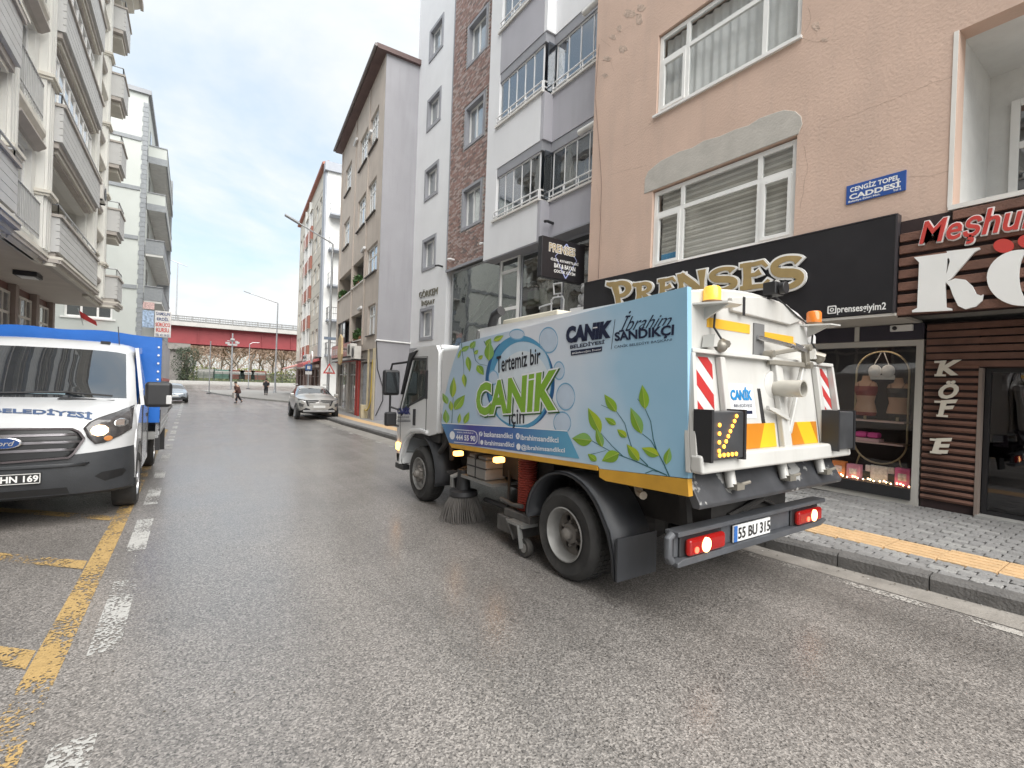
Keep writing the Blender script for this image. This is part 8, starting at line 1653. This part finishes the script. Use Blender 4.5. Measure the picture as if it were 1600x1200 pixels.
# ------------------------------------------------------------------ people (bodies grown over a jointed skeleton)
skin = mat('skin', (.42, .26, .19), .6, var=.05)
def person(label, loc, rz, J, cloth, H=1.7, bag=None):
    """J: dict of joints; one continuous skinned body, clothing colours by region"""
    t = thing('person', label, 'person', loc, (0, 0, rz)); E_ = [('pel', 'wai'), ('wai', 'che'), ('che', 'nek'), ('nek', 'hea'), ('hea', 'top'), ('che', 'shl'), ('shl', 'ell'), ('ell', 'wrl'), ('wrl', 'hal'), ('che', 'shr'), ('shr', 'elr'), ('elr', 'wrr'), ('wrr', 'har'), ('pel', 'hil'), ('hil', 'knl'), ('knl', 'anl'), ('anl', 'tol'), ('pel', 'hir'), ('hir', 'knr'), ('knr', 'anr'), ('anr', 'tor')]
    Rd = dict(pel=.15, wai=.145, che=.165, nek=.06, hea=.095, top=.075, shl=.085, ell=.065, wrl=.045, hal=.04, shr=.085, elr=.065, wrr=.045, har=.04, hil=.1, knl=.075, anl=.055, tol=.045, hir=.1, knr=.075, anr=.055, tor=.045)
    names = list(J); me = bpy.data.meshes.new('body'); me.from_pydata([J[k] for k in names], [(names.index(a), names.index(b)) for a, b in E_], []); 
    for m_ in cloth: me.materials.append(m_)
    o = obj('body', me, t); me.skin_vertices or None
    md = o.modifiers.new('skin', 'SKIN'); md.use_smooth_shade = True
    if not me.skin_vertices:
        bm = bmesh.new(); bm.from_mesh(me); bm.verts.layers.skin.verify(); bm.to_mesh(me); bm.free()
    for i, k in enumerate(names): me.skin_vertices[0].data[i].radius = (Rd[k], Rd[k]); me.skin_vertices[0].data[i].use_root = (k == 'pel')
    sb_ = o.modifiers.new('sub', 'SUBSURF'); sb_.levels = 1; sb_.render_levels = 2
    # coat and trousers as sleeves over the limbs, so skin stays on face and hands
    def sleeve(nm, ch, grow, mt):
        b = MB(); b.tube([J[k] for k in ch], [Rd[k]*grow+.012 for k in ch], 12); s2 = b.build(nm, mt, t, smooth=60); q = s2.modifiers.new('s', 'SUBSURF'); q.levels = 1; q.render_levels = 1
    P_ = lambda k: Vector(J[k])
    b = MB(); chain = [P_('hil')*.5+P_('hir')*.5-Vector((0, 0, .12)), P_('pel'), P_('wai'), P_('che'), P_('che')*.45+P_('nek')*.55, P_('nek')]; b.tube(chain, [.235, .225, .205, .22, .17, .075], 14); s2 = b.build('coat', cloth[1], t, smooth=60); q = s2.modifiers.new('s', 'SUBSURF'); q.levels = 1; q.render_levels = 2
    for sd_ in 'lr':
        sleeve('sleeve', ['sh'+sd_, 'el'+sd_, 'wr'+sd_], 1.05, cloth[1]); sleeve('trouser_leg', ['hi'+sd_, 'kn'+sd_, 'an'+sd_], 1.12, cloth[2]); b = MB(); a, c = P_('an'+sd_), P_('to'+sd_); b.tube([a+Vector((0, 0, -.03)), (a+c)/2, c], [.06, .055, .04], 10); b.build('shoe', black_plastic, t, smooth=60)
        h = P_('ha'+sd_); w_ = P_('wr'+sd_); d = (h-w_).normalized(); sd3 = d.cross(Vector((0, 1, .2))).normalized(); b = MB()
        for k in range(4): f0 = h+sd3*(.02*(k-1.5)); b.tube([f0-d*.02, f0+d*.045, f0+d*.07+Vector((0, .02, 0))], [.011, .01, .008], 6)
        b.tube([w_+d*.02, w_+d*.05+sd3*.045, w_+d*.085+sd3*.05], [.013, .012, .009], 6); b.build('fingers', skin, t, smooth=60)
    hd = P_('hea'); f = (Vector((0, 1, 0))); b = MB(); b.ball((hd.x, hd.y-.02, hd.z+.075), (.098, .112, .1), 14, 10); b.build('hair', cloth[3], t, smooth=60)
    b = MB(); b.ball((hd.x, hd.y+.1, hd.z), (.016, .03, .025), 8, 6); b.build('nose', skin, t, smooth=60)
    for sx_ in (-1, 1): b = MB(); b.ball((hd.x+sx_*.095, hd.y, hd.z), (.018, .03, .035), 8, 6); b.build('ear', skin, t, smooth=60); b = MB(); b.ball((hd.x+sx_*.035, hd.y+.088, hd.z+.02), (.013, .012, .01), 8, 6); b.build('eye', black_plastic, t)
    b = MB(); b.ball((hd.x, hd.y+.085, hd.z-.055), (.03, .012, .008), 8, 6); b.build('mouth', mat('lips', (.3, .13, .11), .6), t)
    if bag: b = MB(); c = P_('hal'); b.box(c.x-.16, c.x+.16, c.y-.06, c.y+.06, c.z-.5, c.z-.08); b.tube([(c.x-.1, c.y, c.z-.08), c, (c.x+.1, c.y, c.z-.08)], .012, 6); b.build('carrier_bag', bag, t, bevel=.04)
    return t
brown = mat('brown_coat', (.075, .035, .028), .85, var=.2); darkt = mat('dark_trousers', (.02, .02, .025), .85, var=.2); hair_d = mat('dark_hair', (.03, .025, .022), .8, var=.2); navyc = mat('black_coat', (.022, .022, .026), .8, var=.2)
walk = dict(pel=(0, 0, .92), wai=(0, .04, 1.08), che=(0, .12, 1.3), nek=(0, .18, 1.46), hea=(0, .22, 1.56), top=(0, .22, 1.64), shl=(-.2, .12, 1.36), ell=(-.27, .2, 1.1), wrl=(-.25, .36, .95), hal=(-.24, .42, .9), shr=(.2, .12, 1.36), elr=(.29, -.02, 1.1), wrr=(.27, .08, .9), har=(.26, .12, .83), hil=(-.1, 0, .87), knl=(-.11, .22, .5), anl=(-.11, .12, .09), tol=(-.11, .3, .045), hir=(.1, 0, .87), knr=(.11, -.05, .48), anr=(.11, -.38, .16), tor=(.11, -.28, .045))
stand = dict(pel=(0, 0, .94), wai=(0, .0, 1.1), che=(0, .02, 1.33), nek=(0, .03, 1.5), hea=(0, .06, 1.6), top=(0, .05, 1.68), shl=(-.2, .02, 1.4), ell=(-.28, -.02, 1.14), wrl=(-.25, .14, .96), hal=(-.23, .2, .92), shr=(.2, .02, 1.4), elr=(.28, -.02, 1.14), wrr=(.25, .12, .96), har=(.23, .18, .92), hil=(-.1, 0, .88), knl=(-.11, .08, .5), anl=(-.11, .04, .09), tol=(-.11, .2, .045), hir=(.1, 0, .88), knr=(.12, .02, .48), anr=(.12, -.1, .09), tor=(.13, .05, .045))
P = onx(371, 625, 3.2); Y1 = 43.5; X1 = ony(372, 612, Y1).x
person('person in a brown jacket hurrying across the street with a pale bag', (X1, Y1, zroad(Y1)), math.pi/2+.35, walk, [skin, brown, darkt, hair_d], bag=mat('pale_bag', (.4, .38, .36), .6))
Y2 = 56.5; X2 = ony(416, 603, Y2).x
person('person in a long black coat standing on the far corner pavement', (X2, Y2, zroad(58)+.16), math.pi-.4, stand, [skin, navyc, darkt, hair_d])
